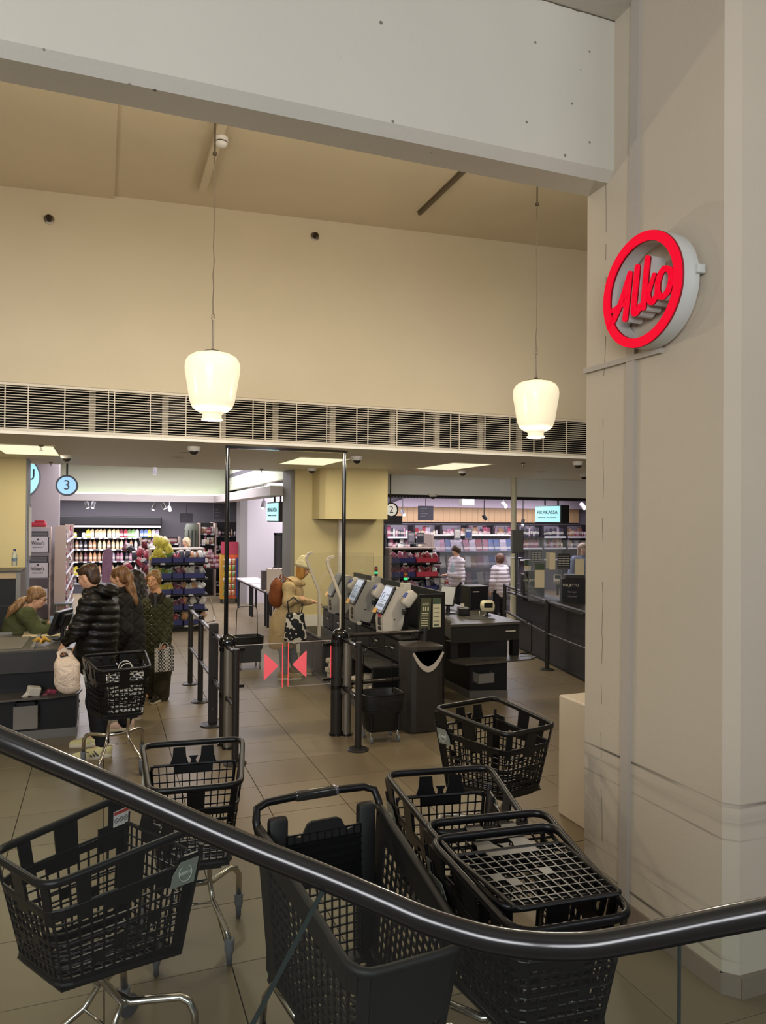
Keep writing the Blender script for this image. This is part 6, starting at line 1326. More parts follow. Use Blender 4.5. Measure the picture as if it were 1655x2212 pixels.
for lb, p, d, m in (('pair of pale ceiling spotlights over the cooler, left one', (-0.411, 20.900, 2.697), (.3, -.2, -1), M_SPW), ('pair of pale ceiling spotlights over the cooler, right one', (-0.240, 20.900, 2.700), (-.2, -.4, -1), M_SPW), ('pale ceiling spotlight left of the blonde shopper', (1.282, 20.500, 2.655), (-.4, -.5, -1), M_SPW), ('pale ceiling spotlight above the blonde shopper', (1.495, 20.500, 2.683), (.5, -.5, -1), M_SPW), ('bright ceiling spotlight right of the cooler', (1.745, 21.500, 2.616), (.1, -.9, -.6), M_SPW), ('pale spotlight in front of the white pier', (3.272, 15.900, 2.671), (-.3, -.6, -1), M_SPW), ('white spotlight in the lit cove', (1.183, 18.900, 3.535), (0, .3, -1), M_SPW),
                    ('black hanging spotlight over the wall shelves', (9.849, 18.000, 2.449), (.7, -.3, -1), M_FRAMEB), ('black hanging spotlight left of the turquoise sign', (11.398, 18.500, 2.334), (-.3, -.3, -1), M_FRAMEB), ('bright white spotlight right of the middle clear screen', (8.716, 15.000, 2.723), (0, -.9, -.5), M_SPW), ('bright white spotlight next to the pillar', (10.177, 14.000, 2.705), (0, -.8, -.6), M_SPW), ('small white spotlight above the pink-bag rack', (7.206, 17.500, 2.538), (0, -.8, -.6), M_SPW)): spot(lb, p, d, m)
M_DUCTW = mat('duct_pale_blue', '#8a96a8', rough=.4)
for i, (lb, a, b, r) in enumerate((('pale ventilation duct under the sales ceiling, nearer', (4.8, 15.6, 2.92), (14, 15.6, 2.92), .13), ('pale ventilation duct under the sales ceiling, farther', (4.8, 17.6, 2.95), (14, 17.2, 2.95), .11))): du = thing('ventilation_duct', lb, 'duct', a); MB().tube([(0, 0, 0), Vector(b) - Vector(a)], r, 16).build('pipe', M_DUCTW, du, smooth=True); [MB().bb((x_ - .01, -.01, r), (x_ + .01, .01, 3.3 - a[2])).build('hanger', M_SHELFG, du) for x_ in (.5, 2.5, 4.5, 6.5)]
M_TUBE = mat('tube_lit', '#ffffff', emit=(1, .96, 1), estr=1.3)
for lb, p, L_ in (('lit tube lamp under the sales ceiling, left', (6.2, 16.6, 2.85), 1.2), ('lit tube lamp under the sales ceiling, middle', (8.6, 16.4, 2.84), 1.5), ('lit tube lamp under the sales ceiling, right', (10.7, 16.2, 2.84), 1.5)):
    t = thing('tube_lamp', lb, 'light', p); MB().bb((-.01, -.01, .06), (.01, .01, 3.3 - p[2])).build('hanger', M_WHITE, t); MB().tube([(-L_ / 2, 0, 0), (L_ / 2, 0, 0)], .025, 10).build('tube', M_TUBE, t, smooth=True); MB().bb((-L_ / 2, -.04, .025), (L_ / 2, .04, .06)).build('fitting', M_WHITE, t)
bx_ = thing('ceiling_box', 'pale boxed ceiling fitting right of the cable tray camera', 'fitting', (8.010, 15.500, 2.690)); MB().rbox((0, 0, 0), (.32, .2, .2), .01).build('case', M_WHITE, bx_); MB().bb((-.02, -.02, .1), (.02, .02, 3.3 - bx_.location.z)).build('hanger', M_WHITE, bx_)
pb_ = thing('wall_poster_frame', 'tall narrow grey frame on the edge of the left column', 'frame', (-1.010, 11.66, 0)); MB().bb((0, 0, 1.62), (.02, .36, 2.43)).build('frame', M_SHELFG, pb_); MB().bb((.021, .03, 1.68), (.026, .33, 2.38)).build('panel', M_WHITE, pb_)
# ================================================================ PEOPLE (smooth-blended signed distance bodies, meshed by surface nets)
def nets(F, h, org):
    ins = F < 0; nx, ny, nz = F.shape
    c = [ins[i:nx - 1 + i, j:ny - 1 + j, k:nz - 1 + k] for i in (0, 1) for j in (0, 1) for k in (0, 1)]
    s = sum(x.astype(np.int8) for x in c); act = (s > 0) & (s < 8)
    idx = -np.ones(act.shape, np.int64); A = np.argwhere(act); idx[act] = np.arange(len(A))
    P = np.zeros((len(A), 3)); W_ = np.zeros(len(A))
    for ax in range(3):
        o1, o2 = [a for a in range(3) if a != ax]
        for u in (0, 1):
            for v in (0, 1):
                d0 = [0, 0, 0]; d0[o1] = u; d0[o2] = v; d1 = list(d0); d1[ax] = 1
                a = F[A[:, 0] + d0[0], A[:, 1] + d0[1], A[:, 2] + d0[2]]; b = F[A[:, 0] + d1[0], A[:, 1] + d1[1], A[:, 2] + d1[2]]
                m = (a < 0) != (b < 0); t = np.where(m, a / np.where(m, a - b, 1), 0)
                q = np.array(d0, float)[None, :].repeat(len(A), 0); q[:, ax] = t
                P += q * m[:, None]; W_ += m
    V = (A + P / W_[:, None]) * h + org; Q = []
    for ax in range(3):
        o1, o2 = [a for a in range(3) if a != ax]
        sl = [slice(1, n - 1) for n in F.shape]; sl[ax] = slice(0, F.shape[ax] - 1)
        sh = list(sl); sh[ax] = slice(1, F.shape[ax])
        a = ins[tuple(sl)]; b = ins[tuple(sh)]; E = np.argwhere(a != b); st = np.array([x.start for x in sl]); E = E + st; fl = ins[tuple(E.T)]
        def cell(u, v):
            D = E.copy(); D[:, o1] -= u; D[:, o2] -= v; return idx[tuple(D.T)]
        q = np.stack([cell(1, 1), cell(0, 1), cell(0, 0), cell(1, 0)], 1)
        if ax == 1: fl = ~fl
        q[~fl] = q[~fl][:, ::-1]; Q.append(q)
    return V, np.concatenate(Q)
def sdf_mesh(name, prims, h, m, disp=None, k=.03, smooth_name=None):
    lo = np.full(3, 1e9); hi = -lo
    for p in prims:
        if p[0] == 'c': pts = [np.array(p[1]) - max(p[3], p[4]), np.array(p[2]) - max(p[3], p[4]), np.array(p[1]) + max(p[3], p[4]), np.array(p[2]) + max(p[3], p[4])]
        else: r = max(p[2]); pts = [np.array(p[1]) - r, np.array(p[1]) + r]
        for q in pts: lo = np.minimum(lo, q); hi = np.maximum(hi, q)
    lo -= 3 * h + .02; hi += 3 * h + .02; n = np.ceil((hi - lo) / h).astype(int) + 1
    F = np.full(n, .12)
    ax = [lo[i] + h * np.arange(n[i]) for i in range(3)]
    for p in prims:
        kk = p[5] if (p[0] == 'c' and len(p) > 5) else (p[4] if (p[0] == 'e' and len(p) > 4) else k)
        if p[0] == 'c': R = max(p[3], p[4]); a0 = np.minimum(p[1], p[2]) - R; a1 = np.maximum(p[1], p[2]) + R
        else: R = max(p[2]); a0 = np.array(p[1]) - R; a1 = np.array(p[1]) + R
        i0 = np.clip(((a0 - kk - 2 * h - lo) / h).astype(int), 0, n - 1); i1 = np.clip(((a1 + kk + 2 * h - lo) / h).astype(int) + 2, 1, n)
        s = tuple(slice(i0[q], i1[q]) for q in range(3)); X, Y, Z = np.meshgrid(ax[0][s[0]], ax[1][s[1]], ax[2][s[2]], indexing='ij'); G = np.stack([X, Y, Z], -1)
        if p[0] == 'c':
            a, b = np.array(p[1], float), np.array(p[2], float); ab = b - a; t = np.clip(((G - a) @ ab) / max(ab @ ab, 1e-9), 0, 1); d = np.linalg.norm(G - a - t[..., None] * ab, axis=-1) - (p[3] + (p[4] - p[3]) * t)
        else:
            r = np.array(p[2], float); L_ = G - np.array(p[1]); 
            if len(p) > 3 and p[3] is not None: L_ = L_ @ np.array(p[3])
            k0 = np.linalg.norm(L_ / r, axis=-1); k1 = np.linalg.norm(L_ / (r * r), axis=-1); d = k0 * (k0 - 1) / np.maximum(k1, 1e-6)
        f = F[s]; hh = np.maximum(kk - np.abs(f - d), 0) / kk; F[s] = np.minimum(f, d) - hh * hh * kk * .25
    if disp is not None:
        X, Y, Z = np.meshgrid(*ax, indexing='ij'); F = F + disp(X, Y, Z)
    V, Q = nets(F, h, lo)
    me = bpy.data.meshes.new(name); me.from_pydata(V.tolist(), [], Q.tolist()); me.update(); me.shade_smooth(); me.materials.append(m); return me
def V3(*a): return Vector(a)
def fr_axes(f):
    f = Vector(f).normalized(); r = f.cross(Vector((0, 0, 1))).normalized(); u = r.cross(f); return f, r, u
def axm(f, r, u): return np.array([[r.x, f.x, u.x], [r.y, f.y, u.y], [r.z, f.z, u.z]])   # columns: right, forward, up
def head(c, f, s=1.0):
    c = Vector(c); f, r, u = fr_axes(f); M = axm(f, r, u); P = lambda a, b, d: tuple(c + r * a * s + f * b * s + u * d * s)
    E = lambda q, rad: ('e', q, tuple(x * s for x in rad), M, .02)
    return [E(P(0, -.012, .028), (.074, .092, .092)), E(P(0, .022, -.045), (.054, .066, .066)), E(P(0, .045, -.085), (.028, .03, .024)), ('c', P(0, .088, .012), P(0, .108, -.022), .007 * s, .0125 * s, .014), E(P(0, .078, .022), (.045, .018, .012)),
            E(P(.0, .082, -.055), (.022, .014, .012)), E(P(.074, -.008, -.012), (.008, .018, .030)), E(P(-.074, -.008, -.012), (.008, .018, .030)), E(P(.034, .066, -.025), (.024, .022, .022)), E(P(-.034, .066, -.025), (.024, .022, .022))]
def hand(w, d, n, side, curl=.5, s=1.0):
    """palm from the wrist along d; n is the palm normal (fingers curl to it); side = +1/-1 puts the thumb"""
    w = Vector(w); d = Vector(d).normalized(); n = (Vector(n) - d * Vector(n).dot(d)).normalized(); x = d.cross(n) * side; o = []
    pc = w + d * .045 * s; M = axm(d, x, n)
    o.append(('e', tuple(pc), (.040 * s, .052 * s, .017 * s), M, .015)); o.append(('c', tuple(w - d * .02), tuple(w + d * .02), .024 * s, .024 * s, .02))
    for i, (ox, L_) in enumerate(((.029, .040), (.010, .046), (-.010, .043), (-.028, .033))):
        a = w + d * .086 * s + x * ox * s; c1 = curl * .9; d1 = d * math.cos(c1) + n * math.sin(c1); b = a + d1 * L_ * s; c2 = curl * 1.9; d2 = d * math.cos(c2) + n * math.sin(c2); e = b + d2 * L_ * .8 * s
        o.append(('c', tuple(a), tuple(b), .0098 * s, .009 * s, .006)); o.append(('c', tuple(b), tuple(e), .009 * s, .0078 * s, .006))
    a = w + d * .025 * s + x * .034 * s; b = a + (d * .75 + x * .5 + n * .3).normalized() * .04 * s; e = b + (d * .8 + n * .6 + x * -.1).normalized() * .032 * s
    o.append(('c', tuple(a), tuple(b), .013 * s, .0105 * s, .012)); o.append(('c', tuple(b), tuple(e), .0105 * s, .0088 * s, .006)); return o
M_SKIN = mat('skin', '#d2a283', rough=.5, spec=.35); M_SKINW = mat('skin_tan', '#cf9a72', rough=.5, spec=.35)
M_LIP = mat('lips', '#a8625a', rough=.45); M_EYE = mat('eye_dark', '#2c211c', rough=.2); M_EYEW = mat('eye_white', '#cfc6bf', rough=.3); M_BROW = mat('brow', '#5c4432', rough=.8)
def hair_mat(name, a, b):
    m = mat(name, a, rough=.42, spec=.4); nt = m.node_tree; tc = nt.nodes.new('ShaderNodeTexCoord'); mp = nt.nodes.new('ShaderNodeMapping'); mp.inputs['Scale'].default_value = (70, 70, 7); nz = nt.nodes.new('ShaderNodeTexNoise'); nz.inputs['Scale'].default_value = 1
    nt.links.new(tc.outputs['Object'], mp.inputs[0]); nt.links.new(mp.outputs[0], nz.inputs['Vector']); mx = nt.nodes.new('ShaderNodeMix'); mx.data_type = 'RGBA'; mx.inputs['A'].default_value = (*srgb(a), 1); mx.inputs['B'].default_value = (*srgb(b), 1)
    mr = nt.nodes.new('ShaderNodeMapRange'); mr.inputs['From Min'].default_value = .35; mr.inputs['From Max'].default_value = .65; nt.links.new(nz.outputs['Fac'], mr.inputs['Value']); nt.links.new(mr.outputs[0], mx.inputs['Factor']); nt.links.new(mx.outputs['Result'], nt.nodes['Principled BSDF'].inputs['Base Color'])
    bp = nt.nodes.new('ShaderNodeBump'); bp.inputs['Strength'].default_value = .5; bp.inputs['Distance'].default_value = .006; nt.links.new(nz.outputs['Fac'], bp.inputs['Height']); nt.links.new(bp.outputs['Normal'], nt.nodes['Principled BSDF'].inputs['Normal']); return m
def cloth(name, col, quilt=0, wr=.35, ws=14, rough=.75):
    m = mat(name, col, rough=rough, spec=.3, var=.12, vscale=9); nt = m.node_tree; N = nt.nodes; L = nt.links; b = N['Principled BSDF']
    ge = N.new('ShaderNodeNewGeometry'); nz = N.new('ShaderNodeTexNoise'); nz.inputs['Scale'].default_value = ws; nz.inputs['Detail'].default_value = 3; nz.inputs['Distortion'].default_value = 1.2; L.new(ge.outputs['Position'], nz.inputs['Vector']); hgt = nz.outputs['Fac']
    if quilt:
        mp = N.new('ShaderNodeMapping'); mp.inputs['Rotation'].default_value = (0, math.radians(45), 0); mp.inputs['Scale'].default_value = (quilt,) * 3; L.new(ge.outputs['Position'], mp.inputs[0]); sp = N.new('ShaderNodeSeparateXYZ'); L.new(mp.outputs[0], sp.inputs[0]); outs = []
        for ax_ in ('X', 'Z'):
            si = N.new('ShaderNodeMath'); si.operation = 'PINGPONG'; si.inputs[1].default_value = .5; L.new(sp.outputs[ax_], si.inputs[0]); sm_ = N.new('ShaderNodeMath'); sm_.operation = 'MINIMUM'; sm_.inputs[1].default_value = .22; L.new(si.outputs[0], sm_.inputs[0]); outs.append(sm_)
        mn = N.new('ShaderNodeMath'); mn.operation = 'MINIMUM'; L.new(outs[0].outputs[0], mn.inputs[0]); L.new(outs[1].outputs[0], mn.inputs[1]); ad = N.new('ShaderNodeMath'); ad.operation = 'MULTIPLY_ADD'; ad.inputs[1].default_value = 3.2; L.new(mn.outputs[0], ad.inputs[0]); L.new(nz.outputs['Fac'], ad.inputs[2]); hgt = ad.outputs[0]
    bp = N.new('ShaderNodeBump'); bp.inputs['Strength'].default_value = wr * 1.6; bp.inputs['Distance'].default_value = .02; L.new(hgt, bp.inputs['Height']); L.new(bp.outputs['Normal'], b.inputs['Normal']); return m
def person(label, base, parts, h=.0095):
    t = thing('person', label, 'person', base); off = Vector(base)
    for nm, prims, m, hh, disp in parts:
        me = sdf_mesh(nm, prims, hh or h, m, disp); me.transform(Matrix.Translation(-off)); link(nm, me, t)
    return t
def face(t, c, f, s=1.0, brow=M_BROW):
    c = Vector(c) - t.location; f, r, u = fr_axes(f)
    for sg_ in (-1, 1):
        p = c + r * (.031 * sg_ * s) + f * .0835 * s + u * .006 * s; e = MB().sphere(p, .0105 * s, 10, 7, (1.25, .7, .75), M=Matrix((r, f, u)).transposed()).build('eye', M_EYEW, t, smooth='all'); MB().sphere(p + f * .0048 * s, .0062 * s, 8, 6).build('iris', M_EYE, e, smooth='all')
        a = c + r * (.014 * sg_ * s) + f * .094 * s + u * .024 * s; b = c + r * (.048 * sg_ * s) + f * .082 * s + u * .022 * s; MB().tube([a, (a + b) / 2 + u * .004 * s + f * .002, b], .0024 * s, 6).build('eyebrow', brow, t, smooth='all')
    MB().sphere(c + f * .094 * s - u * .058 * s, .012 * s, 10, 6, (1.7, .6, .55), M=Matrix((r, f, u)).transposed()).build('lips', M_LIP, t, smooth='all')
def shoe(heel, toe, s=1.0):
    a, b = Vector(heel), Vector(toe); m = a.lerp(b, .55); return [('c', tuple(a + V3(0, 0, .045)), tuple(m + V3(0, 0, .042)), .042 * s, .044 * s, .03), ('c', tuple(m + V3(0, 0, .040)), tuple(b + V3(0, 0, .032)), .044 * s, .034 * s, .03), ('c', tuple(a + V3(0, 0, .08)), tuple(a.lerp(b, .25) + V3(0, 0, .075)), .043 * s, .035 * s, .03)]
def sole(heel, toe, s=1.0):
    a, b = Vector(heel), Vector(toe); m = a.lerp(b, .6); return [('c', tuple(a + V3(0, 0, .018)), tuple(m + V3(0, 0, .017)), .0435 * s, .048 * s, .012), ('c', tuple(m + V3(0, 0, .017)), tuple(b + V3(0, 0, .018)), .048 * s, .036 * s, .012)]
def clipz(z0): return lambda X, Y, Z: np.where(Z < z0, .2, 0)
def puff(per, amp, ph=0, tilt=(0, 0)): return lambda X, Y, Z: amp * (1 - np.abs(np.sin((Z + tilt[0] * X + tilt[1] * Y + ph) * math.pi / per))) - amp * .4
def C(a, b, r0, r1=None, k=.04): return ('c', tuple(a), tuple(b), r0, r0 if r1 is None else r1, k)
# ---- man in the black puffer jacket
hc = Vector((-0.125, 7.620, 1.674)); hf = (-.78, .56, -.28)
neck = Vector((-0.057, 7.640, 1.506)); ch = Vector((-0.034, 7.640, 1.348)); wa = Vector((-0.043, 7.640, 1.049)); hp = Vector((-0.046, 7.640, 0.870))
s1 = Vector((-0.099, 7.460, 1.428)); e1 = Vector((-0.208, 7.420, 1.200)); w1 = Vector((-0.307, 7.550, 1.077)); s2 = Vector((0.050, 7.820, 1.384)); e2 = Vector((0.010, 7.920, 1.095)); w2 = Vector((-0.149, 7.950, 0.982))
h1 = hp + V3(-.02, -.10, -.02); k1_ = Vector((-0.016, 7.500, 0.499)); a1 = V3(.02, 7.42, .09); h2 = hp + V3(0, .10, -.02); k2_ = Vector((-0.054, 7.750, 0.443)); a2 = V3(-.03, 7.80, .09)
M_PUF = cloth('black_puffer', '#121110', wr=.2, rough=.4); M_TRD = cloth('dark_trousers', '#15161b', wr=.4); M_HBR = hair_mat('hair_dark_brown', '#2b1d14', '#4a3524')
fd, rd_, ud = fr_axes(hf); hd = (w1 - e1).normalized()
body = head(hc, hf) + [C(hc - ud * .06 - fd * .02, neck, .055, .06), C(neck, ch, .07, .13), C(ch, hp, .13, .13), C(ch, s1, .07, .05), C(s1, e1, .045, .038), C(e1, w1, .036, .026), C(ch, s2, .07, .05), C(s2, e2, .045, .038), C(e2, w2, .036, .028), C(hp, h1, .09, .085), C(h1, k1_, .075, .055), C(k1_, a1, .052, .038), C(hp, h2, .09, .085), C(h2, k2_, .075, .055), C(k2_, a2, .052, .038), C(a1, a1 + V3(-.13, -.02, -.05), .035, .03), C(a2, a2 + V3(-.13, 0, -.05), .035, .03)] + hand(w1 + hd * .03, (-.55, 0, -.83), (.6, .3, -.6), 1, 1.1) + hand(w2, (-.9, .1, -.2), (0, 0, -1), -1, .6)
jk = [C(neck + V3(0, 0, -.05), ch, .10, .175, .05), C(ch, wa, .178, .175, .06), C(wa, hp, .175, .178, .06), ('e', tuple(ch.lerp(wa, .5)), (.17, .215, .26), None, .08), C(ch, s1, .14, .10, .06), C(s1, e1, .100, .078, .05), C(e1, w1, .076, .052, .04), C(ch, s2, .14, .10, .06), C(s2, e2, .10, .08, .05), C(e2, w2, .075, .052, .04)]
hood = [('e', tuple(neck + V3(.085, .0, .03)), (.125, .165, .075), None, .03), C(neck + V3(-.075, -.07, .015), neck + V3(.05, -.12, .04), .050, .06), C(neck + V3(-.075, .09, .015), neck + V3(.05, .12, .04), .050, .06)]
hr_ = [('e', tuple(hc + ud * .052 - fd * .020), (.084, .100, .076), axm(fd, rd_, ud), .02), ('e', tuple(hc - fd * .055 + ud * .0), (.074, .056, .085), axm(fd, rd_, ud), .02), ('e', tuple(hc - fd * .062 - ud * .045), (.058, .042, .05), axm(fd, rd_, ud), .02), ('e', tuple(hc + fd * .066 + ud * .082), (.055, .034, .026), axm(fd, rd_, ud), .02)]
tro = [C(hp + V3(0, 0, .02), hp + V3(0, 0, -.03), .15, .14), C(h1, k1_, .102, .082), C(k1_, a1 + V3(0, 0, .02), .080, .062), C(h2, k2_, .102, .082), C(k2_, a2 + V3(0, 0, .02), .080, .062)]
M_SHY = cloth('shoe_pale_yellow', '#cfc894', wr=.1, rough=.6); M_SHW = mat('shoe_sole', '#cfc8b0', rough=.6)
sh1 = (V3(.06, 7.40, 0), V3(-.22, 7.36, 0)); sh2 = (V3(.02, 7.80, 0), V3(-.25, 7.80, 0))
man = person('person in a black quilted puffer jacket and pale yellow sneakers, holding a white carrier bag', (0, 7.6, 0), [('body', body, M_SKIN, .0085, None), ('puffer_jacket', jk, M_PUF, .0095, puff(.078, .014, tilt=(.12, 0))), ('hood', hood, M_PUF, .0095, puff(.06, .010, tilt=(.6, 0))), ('hair', hr_, M_HBR, .008, None), ('trousers', tro, M_TRD, .011, None), ('shoe', shoe(*sh1, 1.05) , M_SHY, .008, None), ('shoe', shoe(*sh2, 1.05), M_SHY, .008, None), ('shoe_sole', sole(*sh1, 1.08), M_SHW, .008, None), ('shoe_sole', sole(*sh2, 1.08), M_SHW, .008, None)])
face(man, hc, hf)
for q in range(3):
    a = sh1[0].lerp(sh1[1], .38 + .10 * q) - man.location; MB().tube([a + V3(.03, -.052, .03), a + V3(-.01, -.036, .075)], .007, 6).build('shoe_stripe', M_FRAMEB, man)
# white carrier bag in the man's hand
cbg = thing('carrier_bag', 'stuffed white plastic carrier bag hanging from the hand of the man in the puffer jacket', 'bag', (-0.294, 7.400, 0.822)); o_ = cbg.location
gp = Vector((-0.323, 7.470, 1.012)) - o_
pr = [('e', (0, 0, -.06), (.112, .085, .145), None, .05), ('e', (-.01, .01, .03), (.10, .065, .10), None, .05), C((-.075, 0, .06), gp + V3(-.05, 0, -.03), .030, .010), C((.075, 0, .06), gp + V3(.05, 0, -.03), .030, .010), C(gp + V3(-.05, 0, -.03), gp + V3(.0, 0, .0), .010, .009), C(gp + V3(.05, 0, -.03), gp + V3(.0, 0, .0), .010, .009), ('e', (.045, -.02, -.15), (.07, .06, .05), None, .04)]
link('bag_body', sdf_mesh('bag_body', pr, .008, cloth('bag_white_plastic', '#dcc9b6', wr=.9, ws=11, rough=.4), lambda X, Y, Z: .004 * np.sin(38 * X + 11 * Z) * np.cos(20 * Z + 9 * Y)), cbg)
# ---- woman with the pony tail
hc = Vector((0.173, 8.450, 1.600)); hf = (-.88, .42, -.12); fd, rd_, ud = fr_axes(hf); neck = Vector((0.208, 8.470, 1.452)); ch = Vector((0.258, 8.480, 1.269)); hp = Vector((0.272, 8.480, 0.825))
s1 = Vector((0.219, 8.290, 1.351)); e1 = Vector((0.230, 8.220, 1.056)); w1 = Vector((0.140, 8.240, 0.896)); s2 = Vector((0.298, 8.680, 1.306)); e2 = Vector((0.269, 8.750, 0.988)); w2 = Vector((0.186, 8.700, 0.870))
an = [V3(.24, 8.26, .09), V3(.33, 8.62, .09)]; kn = [V3(.26, 8.30, .47), V3(.33, 8.60, .47)]; hj = [hp + V3(0, -.09, -.04), hp + V3(0, .09, -.04)]
M_COATG = cloth('charcoal_coat', '#1e1c1b', quilt=9, wr=.35); M_HLB = hair_mat('hair_light_brown', '#5a3d25', '#8a6540')
body = head(hc, hf, .96) + [C(hc - ud * .06, neck, .046, .05), C(neck, ch, .06, .11), C(ch, hp, .11, .12), C(ch, s1, .06, .045), C(s1, e1, .04, .034), C(e1, w1, .032, .024), C(ch, s2, .06, .045), C(s2, e2, .04, .034), C(e2, w2, .032, .024)] + [C(hj[i], kn[i], .075, .052) for i in (0, 1)] + [C(kn[i], an[i], .05, .036) for i in (0, 1)] + [C(an[i], an[i] + V3(-.13, 0, -.05), .034, .028) for i in (0, 1)] + hand(w1, (-.5, 0, -.8), (.3, .6, 0), 1, .6) + hand(w2, (-.6, 0, -.7), (.3, -.6, 0), -1, .6)
coat = [C(neck + V3(0, 0, -.04), ch, .085, .15), C(ch, hp + V3(0, 0, -.02), .155, .175), ('e', tuple(ch.lerp(hp, .6)), (.17, .20, .33), None, .06), C(ch, s1, .12, .09), C(s1, e1, .088, .075), C(e1, w1, .073, .058), C(ch, s2, .12, .09), C(s2, e2, .088, .075), C(e2, w2, .073, .058)]
col_ = [C(neck + V3(-.05, -.05, .0), neck + V3(.06, -.06, .01), .045, .045), C(neck + V3(-.05, .06, .0), neck + V3(.06, .06, .01), .045, .045), C(neck + V3(.07, -.05, .01), neck + V3(.07, .05, .01), .045, .045)]
hr_ = [('e', tuple(hc + ud * .040 - fd * .020), (.083, .104, .086), axm(fd, rd_, ud), .02), ('e', tuple(hc - fd * .05 - ud * .01), (.072, .06, .07), axm(fd, rd_, ud), .02)]
pn = [Vector((0.229, 8.440, 1.655)), Vector((0.271, 8.400, 1.612)), Vector((0.290, 8.360, 1.490)), Vector((0.323, 8.330, 1.368)), Vector((0.342, 8.320, 1.304))]
tail = [C(pn[0], pn[1], .028, .036), C(pn[1], pn[2], .036, .045), C(pn[2], pn[3], .045, .035), C(pn[3], pn[4], .033, .012)]
tro = [C(hp + V3(0, 0, -.02), hp + V3(0, 0, -.08), .13, .13)] + [C(hj[i], kn[i], .10, .085) for i in (0, 1)] + [C(kn[i], an[i], .085, .075) for i in (0, 1)]
sp_ = [(an[i] + V3(.05, 0, -.09), an[i] + V3(-.21, -.02, -.09)) for i in (0, 1)]; M_SHP = cloth('shoe_pink_white', '#cbb0a8', wr=.1)
wp_ = person('person with a long light brown pony tail and charcoal quilted coat, seen from behind', (.28, 8.48, 0), [('body', body, M_SKIN, .0085, None), ('coat', coat, M_COATG, .010, None), ('collar', col_, cloth('knit_dark', '#1d1b1b', wr=.6, ws=40), .009, None), ('hair', hr_, M_HLB, .008, None), ('pony_tail', tail, M_HLB, .008, lambda X, Y, Z: .004 * np.sin(60 * Z + 90 * X)), ('trousers', tro, M_TRD, .012, None)] + [('shoe', shoe(*q), M_SHP, .009, None) for q in sp_] + [('shoe_sole', sole(*q), M_SHW, .009, None) for q in sp_]); face(wp_, hc, hf, .96)
# ---- dark haired person between the two
hc = Vector((0.366, 9.950, 1.440)); hf = (-.75, -.55, -.25); fd, rd_, ud = fr_axes(hf); neck = hc + V3(.03, 0, -.15); ch = neck + V3(.03, 0, -.2); hp = ch + V3(0, 0, -.42)
body = head(hc, hf, .95) + [C(hc - ud * .06, neck, .045, .05), C(neck, ch, .06, .11), C(ch, hp, .11, .12)] + [C(ch + V3(.02, y, .06), ch + V3(.03, y * 1.25, -.22), .045, .036) for y in (-.15, .15)] + [C(ch + V3(.03, y * 1.25, -.22), ch + V3(-.10, y, -.36), .034, .026) for y in (-.15, .15)] + [C(hp + V3(0, y, 0), V3(hp.x, hp.y + y, .09), .08, .038) for y in (-.09, .09)] + [C(V3(hp.x, hp.y + y, .09), V3(hp.x - .13, hp.y + y, .04), .034, .028) for y in (-.09, .09)] + hand(ch + V3(-.10, -.15, -.36), (-.7, 0, -.6), (0, 1, 0), 1, .6) + hand(ch + V3(-.10, .15, -.36), (-.7, 0, -.6), (0, -1, 0), -1, .6)
coat = [C(neck + V3(0, 0, -.04), ch, .08, .15), C(ch, hp + V3(0, 0, -.1), .155, .17)] + [C(ch + V3(.02, y, .06), ch + V3(.03, y * 1.25, -.22), .085, .07) for y in (-.15, .15)] + [C(ch + V3(.03, y * 1.25, -.22), ch + V3(-.08, y, -.34), .068, .055) for y in (-.15, .15)]
hr_ = [('e', tuple(hc + ud * .05 - fd * .02), (.092, .105, .085), axm(fd, rd_, ud), .02), C(hc + V3(.04, -.06, .02), hc + V3(.10, -.08, -.22), .07, .08), C(hc + V3(.05, .06, .02), hc + V3(.10, .06, -.22), .07, .07), C(hc + V3(.06, 0, .05), hc + V3(.13, -.02, -.26), .08, .07)]
tro = [C(hp, hp + V3(0, 0, -.1), .15, .15)] + [C(hp + V3(0, y, -.05), V3(hp.x, hp.y + y, .10), .10, .07) for y in (-.09, .09)]
M_HBK = hair_mat('hair_black', '#120d0b', '#2c211c'); sp_ = [(V3(hp.x + .05, hp.y + y, 0), V3(hp.x - .2, hp.y + y, 0)) for y in (-.09, .09)]
dk = person('person with dark curly hair, mostly hidden between the pony tail and the green jacket', (hp.x, hp.y, 0), [('body', body, M_SKINW, .009, None), ('coat', coat, cloth('black_coat', '#17151a', wr=.4), .011, None), ('hair', hr_, M_HBK, .009, lambda X, Y, Z: .006 * np.sin(70 * X) * np.sin(60 * Z) * np.sin(65 * Y)), ('trousers', tro, M_TRD, .013, None)] + [('shoe', shoe(*q), M_FRAMEB, .010, None) for q in sp_]); face(dk, hc, hf, .95)
